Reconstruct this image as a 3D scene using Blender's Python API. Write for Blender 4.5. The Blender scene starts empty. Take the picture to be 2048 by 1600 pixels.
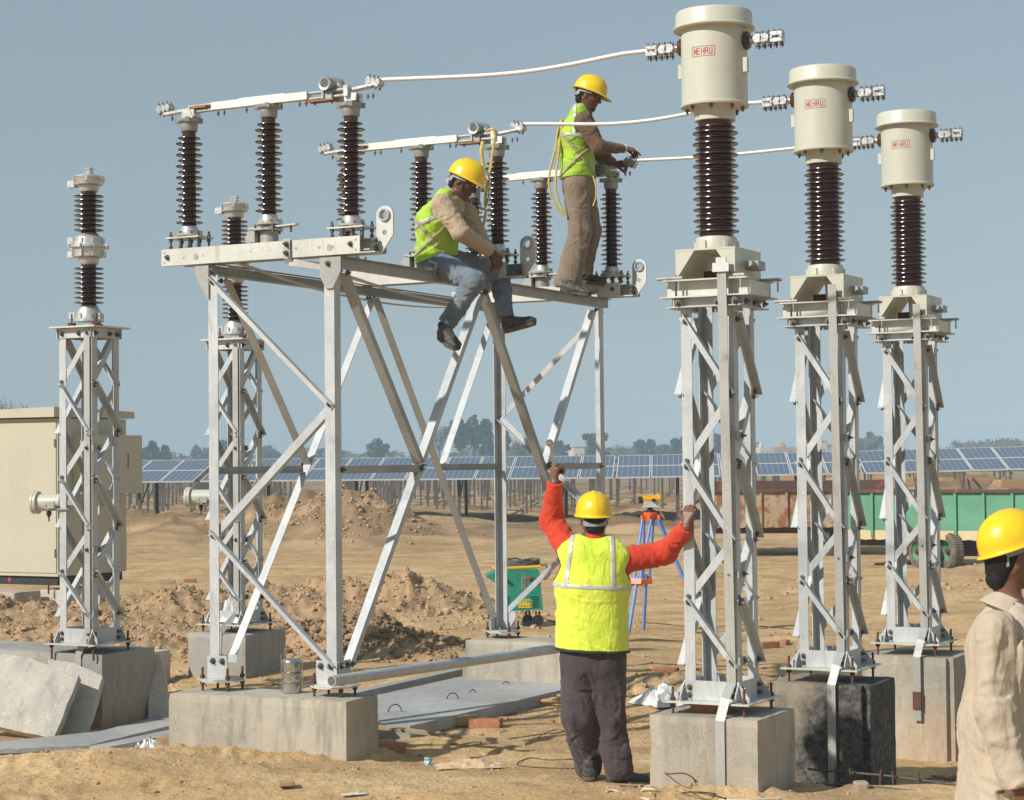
import bpy, bmesh, math, random
import numpy as np
from mathutils import Vector, Matrix, noise as mnoise

SC = bpy.context.scene
COL = SC.collection
random.seed(7)
RNG = np.random.default_rng(11)

# ------------------------------------------------------------------ camera
CAM_H, FPX, PITCH, ROLL = 1.916, 3926.5, 0.031, 0.0095
_cam = bpy.data.cameras.new('camera')
cam = bpy.data.objects.new('camera', _cam)
COL.objects.link(cam)
_cam.sensor_width = 36.0
_cam.sensor_fit = 'HORIZONTAL'
_cam.lens = FPX / 2048 * 36.0
_cam.clip_start = 0.1
_cam.clip_end = 6000.0
_f = Vector((0, math.cos(PITCH), math.sin(PITCH)))
_r0 = Vector((1, 0, 0))
_u0 = Vector((0, -math.sin(PITCH), math.cos(PITCH)))
_r = _r0 * math.cos(ROLL) - _u0 * math.sin(ROLL)
_u = _u0 * math.cos(ROLL) + _r0 * math.sin(ROLL)
_m = Matrix(((_r.x, _u.x, -_f.x, 0), (_r.y, _u.y, -_f.y, 0), (_r.z, _u.z, -_f.z, CAM_H), (0, 0, 0, 1)))
cam.matrix_world = _m
SC.camera = cam
SC.render.resolution_x, SC.render.resolution_y = 1024, 800

# ------------------------------------------------------------------ world, sun, exposure
SUN_DIR = Vector((-0.70, -0.52, 0.62)).normalized()      # from the ground towards the sun
_el = math.asin(SUN_DIR.z)
_az = math.atan2(SUN_DIR.x, SUN_DIR.y)
world = bpy.data.worlds.new('World')
SC.world = world
world.use_nodes = True
_nt = world.node_tree
_nt.nodes.clear()
_out = _nt.nodes.new('ShaderNodeOutputWorld')
_bg = _nt.nodes.new('ShaderNodeBackground')
_sky = _nt.nodes.new('ShaderNodeTexSky')
_sky.sky_type = 'NISHITA'
_sky.sun_disc = False
_sky.sun_elevation = _el
_sky.sun_rotation = _az
_sky.altitude = 0
_sky.air_density = 1.0
_sky.dust_density = 0.5
_sky.ozone_density = 1.2
_hs = _nt.nodes.new('ShaderNodeHueSaturation')
_hs.inputs['Saturation'].default_value = 0.62
_hs.inputs['Hue'].default_value = 0.488
_nt.links.new(_sky.outputs[0], _hs.inputs['Color'])
_mx = _nt.nodes.new('ShaderNodeMix')              # an even veil of high haze over the whole sky
_mx.data_type = 'RGBA'
_mx.inputs[0].default_value = 0.68
_mx.inputs[7].default_value = (2.45, 3.22, 3.72, 1)
_sn = _nt.nodes.new('ShaderNodeTexNoise')            # faint unevenness of the veil
_sn.inputs['Scale'].default_value = 3.0
_sn.inputs['Detail'].default_value = 4
_sv = _nt.nodes.new('ShaderNodeMapping')
_sv.inputs['Scale'].default_value = (1, 1, 5)
_sg = _nt.nodes.new('ShaderNodeTexCoord')
_nt.links.new(_sg.outputs['Generated'], _sv.inputs['Vector'])
_nt.links.new(_sv.outputs[0], _sn.inputs['Vector'])
_sm = _nt.nodes.new('ShaderNodeMapRange')
_sm.inputs['From Min'].default_value = .3
_sm.inputs['From Max'].default_value = .7
_sm.inputs['To Min'].default_value = .64
_sm.inputs['To Max'].default_value = .74
_nt.links.new(_sn.outputs['Fac'], _sm.inputs['Value'])
_nt.links.new(_sm.outputs[0], _mx.inputs[0])
_nt.links.new(_hs.outputs[0], _mx.inputs[6])
_nt.links.new(_mx.outputs[2], _bg.inputs[0])
_bg.inputs[1].default_value = 0.103
_nt.links.new(_bg.outputs[0], _out.inputs[0])

_sl = bpy.data.lights.new('sun', 'SUN')
_sl.energy = 4.3
_sl.angle = math.radians(0.9)
_sl.color = (1.0, 0.955, 0.885)
sun = bpy.data.objects.new('sun', _sl)
COL.objects.link(sun)
sun.rotation_euler = SUN_DIR.to_track_quat('Z', 'Y').to_euler()
sun.location = (0, 0, 50)

SC.view_settings.view_transform = 'Standard'
SC.view_settings.look = 'None'
SC.view_settings.exposure = 0.14
SC.view_settings.gamma = 1.0
SC.view_settings.use_curve_mapping = False
SC.render.engine = 'CYCLES'
SC.cycles.max_bounces = 6
SC.cycles.volume_bounces = 0
SC.cycles.transparent_max_bounces = 8
SC.cycles.use_denoising = True

# ------------------------------------------------------------------ measuring helpers
AZ = 0.4859
ORG = np.array([1.218, 11.569])
PV = np.array([math.cos(AZ), -math.sin(AZ)])
RV = np.array([math.sin(AZ), math.cos(AZ)])
STEP = 1.9716


def W(a, b, z=0.0):
    """yard frame (a along the switchgear, b along the row of phases) -> world"""
    q = ORG + a * PV + b * RV
    return Vector((float(q[0]), float(q[1]), z))


def _ray(px, py):
    u2, v2 = px - 1024, 800 - py
    c, s = math.cos(ROLL), math.sin(ROLL)
    u, v = c * u2 + s * v2, -s * u2 + c * v2
    cp, sp = math.cos(PITCH), math.sin(PITCH)
    d = (u / FPX, 1.0, v / FPX)
    return (d[0], d[1] * cp - d[2] * sp, d[1] * sp + d[2] * cp)


def atz(px, py, z=0.0):
    d = _ray(px, py)
    t = (z - CAM_H) / d[2]
    return Vector((d[0] * t, d[1] * t, z))


def aty(px, py, y):
    d = _ray(px, py)
    t = y / d[1]
    return Vector((d[0] * t, y, CAM_H + d[2] * t))


# ------------------------------------------------------------------ mesh builder
class MB:
    def __init__(self):
        self.v, self.f, self.s = [], [], []

    def add(self, vs, fs, smooth=False):
        n = len(self.v)
        self.v.extend([tuple(x) for x in vs])
        for q in fs:
            self.f.append(tuple(i + n for i in q))
            self.s.append(smooth)
        return self

    def box(self, c, s, R=None):
        c = Vector(c)
        vs = []
        for dx in (-.5, .5):
            for dy in (-.5, .5):
                for dz in (-.5, .5):
                    o = Vector((dx * s[0], dy * s[1], dz * s[2]))
                    if R is not None:
                        o = R @ o
                    vs.append(c + o)
        return self.add(vs, [(0, 1, 3, 2), (4, 6, 7, 5), (0, 4, 5, 1), (2, 3, 7, 6), (0, 2, 6, 4), (1, 5, 7, 3)])

    def box2(self, lo, hi):
        return self.box([(a + b) / 2 for a, b in zip(lo, hi)], [b - a for a, b in zip(lo, hi)])

    def ext(self, p0, p1, prof, xa, ya=None):
        p0, p1 = Vector(p0), Vector(p1)
        d = (p1 - p0).normalized()
        xa = Vector(xa)
        xa = (xa - d * xa.dot(d)).normalized()
        if ya is None:
            ya = d.cross(xa)
        else:
            ya = Vector(ya)
            ya = (ya - d * ya.dot(d) - xa * ya.dot(xa)).normalized()
        n = len(prof)
        vs = [p0 + xa * x + ya * y for x, y in prof] + [p1 + xa * x + ya * y for x, y in prof]
        flip = d.cross(xa).dot(ya) < 0
        fs = [(i, (i + 1) % n, n + (i + 1) % n, n + i) for i in range(n)]
        fs.append(tuple(range(n - 1, -1, -1)))
        fs.append(tuple(range(n, 2 * n)))
        if flip:
            fs = [tuple(reversed(q)) for q in fs]
        return self.add(vs, fs)

    def flat(self, p0, p1, w, t, nrm):
        """flat bar: width w, thickness t, broad side facing nrm"""
        p0, p1 = Vector(p0), Vector(p1)
        d = (p1 - p0).normalized()
        nrm = Vector(nrm)
        side = d.cross(nrm).normalized()
        return self.ext(p0, p1, [(-w / 2, -t / 2), (w / 2, -t / 2), (w / 2, t / 2), (-w / 2, t / 2)], side, nrm)

    def lathe(self, prof, o=(0, 0, 0), ax=(0, 0, 1), n=28, smooth=True):
        o, ax = Vector(o), Vector(ax).normalized()
        h = Vector((1, 0, 0)) if abs(ax.x) < .9 else Vector((0, 1, 0))
        x = (h - ax * h.dot(ax)).normalized()
        y = ax.cross(x)
        vs, fs = [], []
        cs = [(math.cos(2 * math.pi * i / n), math.sin(2 * math.pi * i / n)) for i in range(n)]
        for r, z in prof:
            for c, s in cs:
                vs.append(o + ax * z + (x * c + y * s) * r)
        m = len(prof)
        for j in range(m - 1):
            for i in range(n):
                k = (i + 1) % n
                fs.append((j * n + i, j * n + k, (j + 1) * n + k, (j + 1) * n + i))
        if tuple(prof[0]) != tuple(prof[-1]):
            fs.append(tuple(range(n - 1, -1, -1)))
            fs.append(tuple((m - 1) * n + i for i in range(n)))
        return self.add(vs, fs, smooth)

    def cyl(self, p0, p1, r, n=16, r1=None, smooth=True):
        p0, p1 = Vector(p0), Vector(p1)
        d = p1 - p0
        return self.lathe([(r, 0), (r if r1 is None else r1, d.length)], p0, d, n, smooth)

    def tube(self, pts, r, n=8, close=False):
        pts = [Vector(p) for p in pts]
        m = len(pts)
        vs, fs = [], []
        prev = None
        for i, p in enumerate(pts):
            a = pts[max(i - 1, 0)] if not close else pts[i - 1]
            b = pts[min(i + 1, m - 1)] if not close else pts[(i + 1) % m]
            d = (b - a).normalized()
            if prev is None:
                h = Vector((0, 0, 1)) if abs(d.z) < .9 else Vector((1, 0, 0))
                x = (h - d * h.dot(d)).normalized()
            else:
                x = (prev - d * prev.dot(d)).normalized()
            prev = x
            y = d.cross(x)
            rr = r[i] if isinstance(r, (list, tuple)) else r
            for k in range(n):
                t = 2 * math.pi * k / n
                vs.append(p + (x * math.cos(t) + y * math.sin(t)) * rr)
        for j in range(m if close else m - 1):
            j2 = (j + 1) % m
            for i in range(n):
                k = (i + 1) % n
                fs.append((j * n + i, j * n + k, j2 * n + k, j2 * n + i))
        if not close:
            fs.append(tuple(range(n - 1, -1, -1)))
            fs.append(tuple((m - 1) * n + i for i in range(n)))
        return self.add(vs, fs, True)

    def bolt(self, p, d, r=.011, h=.009, stud=.018):
        p, d = Vector(p), Vector(d).normalized()
        self.cyl(p, p + d * .003, r * 1.5, 10, smooth=False)
        self.cyl(p + d * .003, p + d * (.003 + h), r, 6, smooth=False)
        if stud:
            self.cyl(p + d * h, p + d * (h + stud), r * .55, 6, smooth=False)
        return self

    def poly(self, pts, nrm, t):
        """flat plate from an outline, thickness t towards nrm"""
        nrm = Vector(nrm).normalized() * t
        n = len(pts)
        pts = [Vector(p) for p in pts]
        vs = pts + [p + nrm for p in pts]
        fs = [(i, (i + 1) % n, n + (i + 1) % n, n + i) for i in range(n)] + [tuple(range(n - 1, -1, -1)), tuple(range(n, 2 * n))]
        return self.add(vs, fs)

    def mesh(self, name, fix=True):
        me = bpy.data.meshes.new(name)
        me.from_pydata(self.v, [], self.f)
        me.polygons.foreach_set('use_smooth', self.s)
        if fix and len(self.f) < 60000:
            bm = bmesh.new()
            bm.from_mesh(me)
            bmesh.ops.recalc_face_normals(bm, faces=bm.faces)
            bm.to_mesh(me)
            bm.free()
        me.update()
        if any(self.s):
            me.set_sharp_from_angle(angle=math.radians(38))
        return me


def obj(name, mb, m, parent=None, fix=True, **props):
    me = mb.mesh(name, fix) if isinstance(mb, MB) else mb
    if m is not None and not me.materials:
        me.materials.append(m)
    o = bpy.data.objects.new(name, me)
    COL.objects.link(o)
    if parent is not None:
        o.parent = parent
    for k, v in props.items():
        o[k] = v
    return o


def thing(name, label, cat, loc=(0, 0, 0), rz=0.0, group=None):
    o = bpy.data.objects.new(name, None)
    o.empty_display_size = .1
    COL.objects.link(o)
    o.location = loc
    o.rotation_euler = (0, 0, rz)
    o['label'] = label
    o['category'] = cat
    if group:
        o['group'] = group
    return o


def tag(o, label, cat, group=None):
    o['label'] = label
    o['category'] = cat
    if group:
        o['group'] = group
    return o


def place(o, loc, rz=0.0):
    """moves mesh data so that the object's origin lies at loc (world-built meshes keep their place)"""
    M = Matrix.Translation(Vector(loc)) @ Matrix.Rotation(rz, 4, 'Z')
    o.data.transform(M.inverted())
    o.matrix_world = M
    return o


def copy_tree(o, parent=None):
    c = o.copy()
    COL.objects.link(c)
    c.parent = parent
    for ch in list(o.children):
        copy_tree(ch, c)
    return c


# ------------------------------------------------------------------ materials
def lin(r, g, b):
    f = lambda c: (c / 255 / 12.92) if c / 255 <= .04045 else ((c / 255 + .055) / 1.055) ** 2.4
    return (f(r), f(g), f(b))


class NT:
    def __init__(self, name):
        self.m = bpy.data.materials.new(name)
        self.m.use_nodes = True
        self.t = self.m.node_tree
        self.t.nodes.clear()
        self.o = self.t.nodes.new('ShaderNodeOutputMaterial')
        self.b = self.t.nodes.new('ShaderNodeBsdfPrincipled')
        self.t.links.new(self.b.outputs[0], self.o.inputs[0])
        self.pos = self.t.nodes.new('ShaderNodeNewGeometry').outputs['Position']
        self.objc = self.t.nodes.new('ShaderNodeTexCoord').outputs['Object']

    def n(self, kind, **kw):
        x = self.t.nodes.new(kind)
        for k, v in kw.items():
            setattr(x, k, v)
        return x

    def l(self, a, b):
        self.t.links.new(a, b)

    def scaled(self, vec, s):
        mp = self.n('ShaderNodeMapping')
        mp.inputs['Scale'].default_value = s if isinstance(s, (tuple, list)) else (s, s, s)
        self.l(vec, mp.inputs['Vector'])
        return mp.outputs[0]

    def noise(self, scale, detail=5, rough=.6, vec=None, dist=0.0):
        x = self.n('ShaderNodeTexNoise')
        x.inputs['Scale'].default_value = scale
        x.inputs['Detail'].default_value = detail
        x.inputs['Roughness'].default_value = rough
        x.inputs['Distortion'].default_value = dist
        self.l(vec or self.pos, x.inputs['Vector'])
        return x.outputs['Fac']

    def voro(self, scale, vec=None, feat='F1'):
        x = self.n('ShaderNodeTexVoronoi', feature=feat)
        x.inputs['Scale'].default_value = scale
        self.l(vec or self.pos, x.inputs['Vector'])
        return x.outputs['Distance']

    def ramp(self, fac, stops):
        x = self.n('ShaderNodeValToRGB')
        e = x.color_ramp.elements
        while len(e) < len(stops):
            e.new(.5)
        for i, (p, c) in enumerate(stops):
            e[i].position = p
            e[i].color = (c, c, c, 1) if isinstance(c, (int, float)) else (*c, 1)
        self.l(fac, x.inputs[0])
        return x.outputs[0]

    def mix(self, fac, a, b, mode='MIX'):
        x = self.n('ShaderNodeMix', data_type='RGBA', blend_type=mode)
        for sock, v in ((x.inputs[0], fac), (x.inputs[6], a), (x.inputs[7], b)):
            if isinstance(v, (int, float)):
                sock.default_value = v
            elif isinstance(v, tuple):
                sock.default_value = (*v, 1)
            else:
                self.l(v, sock)
        return x.outputs[2]

    def math(self, op, a, b=0.0):
        x = self.n('ShaderNodeMath', operation=op)
        for sock, v in ((x.inputs[0], a), (x.inputs[1], b)):
            if isinstance(v, (int, float)):
                sock.default_value = v
            else:
                self.l(v, sock)
        return x.outputs[0]

    def bump(self, h, strength, dist=.01, prev=None):
        x = self.n('ShaderNodeBump')
        x.inputs['Strength'].default_value = strength
        x.inputs['Distance'].default_value = dist
        self.l(h, x.inputs['Height'])
        if prev is not None:
            self.l(prev, x.inputs['Normal'])
        return x.outputs[0]

    def fin(self, col, rough=.6, metal=0.0, normal=None, **kw):
        for key, v in (('Base Color', col), ('Roughness', rough), ('Metallic', metal)):
            s = self.b.inputs[key]
            if isinstance(v, (int, float)):
                s.default_value = v
            elif isinstance(v, tuple):
                s.default_value = (*v, 1)
            else:
                self.l(v, s)
        if normal is not None:
            self.l(normal, self.b.inputs['Normal'])
        for k, v in kw.items():
            self.b.inputs[k.replace('_', ' ')].default_value = v
        return self.m


def basic(name, c1, c2=None, scale=8.0, rough=.6, metal=0.0, bump=0.0, bscale=60.0, bdist=.004, lo=.35, hi=.65, dirt=None, dirt_amt=.5, **kw):
    t = NT(name)
    c2 = c2 or tuple(x * .8 for x in c1)
    col = t.mix(t.ramp(t.noise(scale, 6), [(lo, 0.0), (hi, 1.0)]), c1, c2)
    if dirt:
        col = t.mix(t.ramp(t.noise(scale * 2.7, 8, .7, vec=t.scaled(t.pos, (1, 1, .45))), [(.52, 0.0), (.72, dirt_amt)]), col, dirt)
    nrm = t.bump(t.noise(bscale, 5), bump, bdist) if bump else None
    rg = t.ramp(t.noise(scale * 1.7, 4), [(.3, max(rough - .08, 0.02)), (.7, min(rough + .1, 1.0))])
    return t.fin(col, rg, metal, nrm, **kw)


M = {}
# hot-dip galvanised steel: mottled spangle, a few dirty runs
def galv(name, c1, c2, rust=.0, dirtc=(.30, .24, .16)):
    t = NT(name)
    a = t.ramp(t.noise(3.5, 8, .65), [(.35, 0.0), (.65, 1.0)])
    b = t.ramp(t.voro(70), [(.0, 0.0), (.6, 1.0)])
    col = t.mix(a, c1, c2)
    col = t.mix(t.math('MULTIPLY', b, .35), col, tuple(x * .66 for x in c2))
    col = t.mix(t.ramp(t.noise(.9, 6, .6), [(.4, .0), (.6, .35)]), col, tuple(x * 1.15 for x in c1))
    run = t.ramp(t.noise(22, 6, .7, vec=t.scaled(t.pos, (1, 1, .18))), [(.54, 0.0), (.72, .55)])
    col = t.mix(run, col, dirtc)
    if rust:
        rs = t.ramp(t.noise(9, 9, .75), [(.60, 0.0), (.70, rust)])
        col = t.mix(rs, col, (.22, .085, .03))
    rg = t.ramp(t.noise(12, 5), [(.3, .42), (.7, .62)])
    return t.fin(col, rg, .25, t.bump(t.noise(90, 4), .12, .002))


M['galv'] = galv('galvanised_steel', (.60, .62, .62), (.42, .44, .45), .25)
M['galv_old_shade'] = galv('weathered_or_shaded_galvanised_steel', (.42, .43, .41), (.31, .30, .27), .5)  # worn steel; also the painted shade of the falling gantry diagonals
M['cream_steel'] = galv('pale_galvanised_beam', (.66, .66, .61), (.54, .53, .47), .3, (.34, .27, .15))
M['strap'] = galv('earthing_strap_zinc', (.46, .46, .43), (.39, .38, .35), .5, (.30, .2, .1))
M['strap_dirty'] = galv('dirty_strap_zinc', (.36, .31, .22), (.30, .24, .15), .6, (.18, .12, .06))
M['bolt'] = basic('bolt_steel', (.20, .19, .17), (.11, .10, .09), 60, .45, .6)
M['rust'] = basic('rusty_iron', (.15, .065, .035), (.085, .04, .025), 30, .85, 0, .4, 90)
M['alu'] = basic('cast_aluminium', (.68, .68, .66), (.52, .52, .50), 25, .38, .55, .2, 60)
M['alu_bright'] = basic('bright_aluminium', (.60, .60, .58), (.40, .40, .39), 30, .32, .75, .3, 60)
M['castgrey'] = basic('cast_grey_metal', (.40, .41, .39), (.27, .28, .27), 22, .5, .3, .3, 70)
M['porc'] = NT('brown_porcelain').fin((.026, .011, .008), .16, 0.0, None, Coat_Weight=.6, Coat_Roughness=.08)
_t = NT('dusty_brown_porcelain')
_up = _t.n('ShaderNodeSeparateXYZ')
_t.l(_t.n('ShaderNodeNewGeometry').outputs['Normal'], _up.inputs[0])
_d = _t.math('MULTIPLY', _t.ramp(_up.outputs['Z'], [(.3, .0), (.95, 1.0)]), _t.ramp(_t.noise(16, 5), [(.3, .03), (.7, .16)]))
M['porc'] = _t.fin(_t.mix(_d, (.058, .020, .012), (.20, .12, .08)), _t.math('ADD', _t.math('MULTIPLY', _d, .8), .24), 0.0, None, Coat_Weight=.2, Coat_Roughness=.15)
M['ctpaint'] = basic('cream_grey_paint', (.55, .545, .45), (.52, .51, .42), 3, .38, 0, .05, 40, dirt=(.42, .36, .24), dirt_amt=.16)
M['cabpaint'] = basic('beige_cabinet_paint', (.52, .475, .36), (.49, .45, .34), 2, .5, 0, .05, 40, dirt=(.40, .33, .22), dirt_amt=.3)
M['redprint'] = basic('red_print', (.50, .05, .04), (.42, .05, .04), 40, .5)
M['black'] = basic('black_rubber', (.02, .02, .02), (.035, .033, .03), 20, .6)
M['ply'] = basic('grey_board', (.25, .2, .13), (.35, .28, .19), 9, .8, 0, .4, 50)


def concrete(name, c1, c2, c3, tone=1.0, tar=None, low_z=(-.10, .16)):
    t = NT(name)
    s = lambda c: tuple(x * tone for x in c)
    col = t.mix(t.ramp(t.noise(2.2, 8, .65), [(.35, 0.0), (.62, 1.0)]), s(c1), s(c2))
    col = t.mix(t.ramp(t.noise(5.5, 8, .7, vec=t.scaled(t.pos, (1, 1, .35))), [(.5, 0.0), (.68, .75)]), col, s(c3))
    col = t.mix(t.ramp(t.noise(95, 6, .75), [(.46, .0), (.66, .8)]), col, s(tuple(x * .55 for x in c1)))
    sep = t.n('ShaderNodeSeparateXYZ')
    t.l(t.pos, sep.inputs[0])
    if low_z:
        zz = t.math('ADD', t.math('SUBTRACT', sep.outputs['Z'], low_z[0]), t.math('MULTIPLY', t.math('SUBTRACT', t.noise(4, 7, .7), .5), .35))
        low = t.ramp(t.math('DIVIDE', zz, low_z[1] - low_z[0]), [(.0, .75), (1.0, 0.0)])
        col = t.mix(low, col, (.44, .29, .165))
    col = t.mix(t.ramp(t.noise(1.1, 7, .6), [(.42, .0), (.58, .7)]), col, s(tuple(x * 1.25 for x in c1)))
    col = t.mix(t.ramp(t.noise(17, 8, .75), [(.30, .55), (.42, .0)]), col, s(tuple(x * .62 for x in c2)))
    col = t.mix(t.ramp(t.noise(9, 7, .7, vec=t.scaled(t.pos, (1, 1, .12))), [(.52, .0), (.66, .6)]), col, s(tuple(x * .72 for x in c3)))
    col = t.mix(t.ramp(t.noise(13, 7, .7, vec=t.scaled(t.pos, (1, 1, .2))), [(.56, .0), (.70, .6)]), col, s(tuple(x * 1.3 for x in c1)))
    if tar:
        so = t.n('ShaderNodeSeparateXYZ')
        t.l(t.objc, so.inputs[0])
        side = t.math('ADD', t.math('MULTIPLY', so.outputs['X'], 2.6), t.math('MULTIPLY', t.math('ADD', so.outputs['Z'], .05), -.55))
        k = t.ramp(t.math('ADD', side, t.math('MULTIPLY', t.noise(3.1, 9, .72), 1.3)), [(.10, 0.0), (.50, 1.0)])
        k2 = t.ramp(t.noise(22, 8, .72), [(.34, .45), (.56, 1.0)])
        col = t.mix(t.math('MULTIPLY', k, k2), col, tar)
    pores = t.ramp(t.voro(55), [(.0, 0.0), (.16, 1.0)])
    col = t.mix(t.ramp(t.voro(38), [(.0, .75), (.10, 0.0)]), col, s(tuple(x * .38 for x in c1)))
    h = t.mix(.5, t.noise(40, 8, .7), pores, 'MULTIPLY')
    nb = t.bump(h, .55, .006)
    nb = t.bump(t.noise(7, 5), .4, .02, nb)
    return t.fin(col, .9, 0.0, nb)


M['conc'] = concrete('formed_concrete', (.42, .37, .29), (.33, .305, .26), (.27, .255, .225))
M['conc_light'] = concrete('pale_concrete', (.50, .46, .38), (.44, .40, .33), (.37, .34, .28))
M['conc_grey'] = concrete('grey_concrete', (.34, .325, .29), (.27, .26, .235), (.38, .33, .26))
M['conc_tar'] = concrete('tar_stained_concrete', (.27, .225, .165), (.19, .16, .12), (.15, .13, .10), 1, (.042, .042, .042))
M['slab'] = concrete('bluish_precast_slab', (.36, .36, .35), (.27, .28, .285), (.46, .43, .37), low_z=None)
M['brick'] = basic('fired_brick', (.42, .17, .075), (.33, .15, .08), 14, .9, 0, .6, 70, .006, dirt=(.46, .33, .2), dirt_amt=.8)
M['brick_pale'] = basic('pale_mortared_brick', (.46, .33, .21), (.38, .24, .13), 14, .9, 0, .6, 70, .006, dirt=(.45, .37, .27), dirt_amt=.8)
M['plastic_white'] = basic('white_plastic_film', (.70, .70, .68), (.55, .54, .52), 18, .35, 0, .5, 25)
M['card'] = basic('cardboard', (.43, .27, .145), (.37, .225, .12), 8, .85, 0, .2, 50)
M['wood'] = basic('weathered_wood', (.42, .32, .2), (.32, .235, .14), 25, .85, 0, .3, 80)
M['steel'] = basic('stainless_steel', (.62, .60, .57), (.50, .48, .45), 12, .22, .9)
M['rope_y'] = basic('yellow_polypropylene_rope', (.66, .50, .12), (.48, .35, .08), 60, .6, 0, .6, 300, .002)
M['rope_tan'] = basic('straw_rope', (.50, .34, .17), (.36, .23, .11), 50, .9, 0, .7, 120)
M['cream'] = basic('cream_cable', (.70, .60, .42), (.62, .52, .36), 20, .6)
M['wire_dark'] = basic('dark_wire', (.09, .075, .055), (.05, .045, .035), 30, .6)

# ------------------------------------------------------------------ ground
def _hash(ix, iy, seed):
    n = (ix.astype(np.int64) * 374761393 + iy.astype(np.int64) * 668265263 + seed * 974634777) & 0x7fffffff
    n = ((n ^ (n >> 13)) * 1274126177) & 0x7fffffff
    n = (n ^ (n >> 16)) & 0x7fffffff
    return n / 0x7fffffff * 2 - 1


def vnoise(x, y, seed=0):
    ix, iy = np.floor(x), np.floor(y)
    fx, fy = x - ix, y - iy
    fx, fy = fx * fx * (3 - 2 * fx), fy * fy * (3 - 2 * fy)
    a, b = _hash(ix, iy, seed), _hash(ix + 1, iy, seed)
    c, d = _hash(ix, iy + 1, seed), _hash(ix + 1, iy + 1, seed)
    return (a * (1 - fx) + b * fx) * (1 - fy) + (c * (1 - fx) + d * fx) * fy


def fbm(x, y, oct=4, seed=0, g=.5):
    r, a = 0, 1.0
    for o in range(oct):
        r = r + a * vnoise(x * 2 ** o + 17.3 * o, y * 2 ** o - 9.1 * o, seed + o)
        a *= g
    return r


#          x      y     h    sx   sy  rough
MOUNDS = [(-2.2, 23.9, .38, 1.15, 1.1, .9), (-1.0, 24.2, .28, .9, .8, .8), (-3.6, 23.2, .20, .9, 1.0, .9), (-4.6, 22.3, .30, 1.2, 1.3, .9), (-5.9, 20.6, .28, 1.2, 1.1, .8),
          (-4.2, 19.6, .24, 1.0, .9, .8), (-7.3, 21.6, .30, 1.6, 1.1, .8), (-3.75, 48.6, .92, 1.5, 1.9, .7), (-9.5, 50.5, .55, 2.6, 1.6, .5),
          (-5.6, 49.5, .55, 1.6, 1.6, .6), (-1.2, 18.75, .22, .75, .42, 1.1), (-2.0, 19.0, .16, .5, .4, 1.1), (-2.6, 12.0, .19, 1.3, .42, .1), (-1.75, 12.38, .10, .55, .13, .5), (-.98, 12.75, .08, .2, .25, .5), (1.1, 11.2, .05, .5, .12, .4), (-1.5, 11.5, .05, 1.2, .4, .1),
          (7.9, 30.0, .34, 1.5, 1.0, .35), (6.6, 27.5, .10, 2.6, 1.2, .3), (13.5, 70, 1.25, 6.5, 9.0, .15), (1.55, 16.0, .12, 1.1, .5, .7), (3.35, 13.25, .10, .35, .3, .6)]


def smooth(e0, e1, x):
    t = np.clip((x - e0) / (e1 - e0), 0, 1)
    return t * t * (3 - 2 * t)


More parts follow.
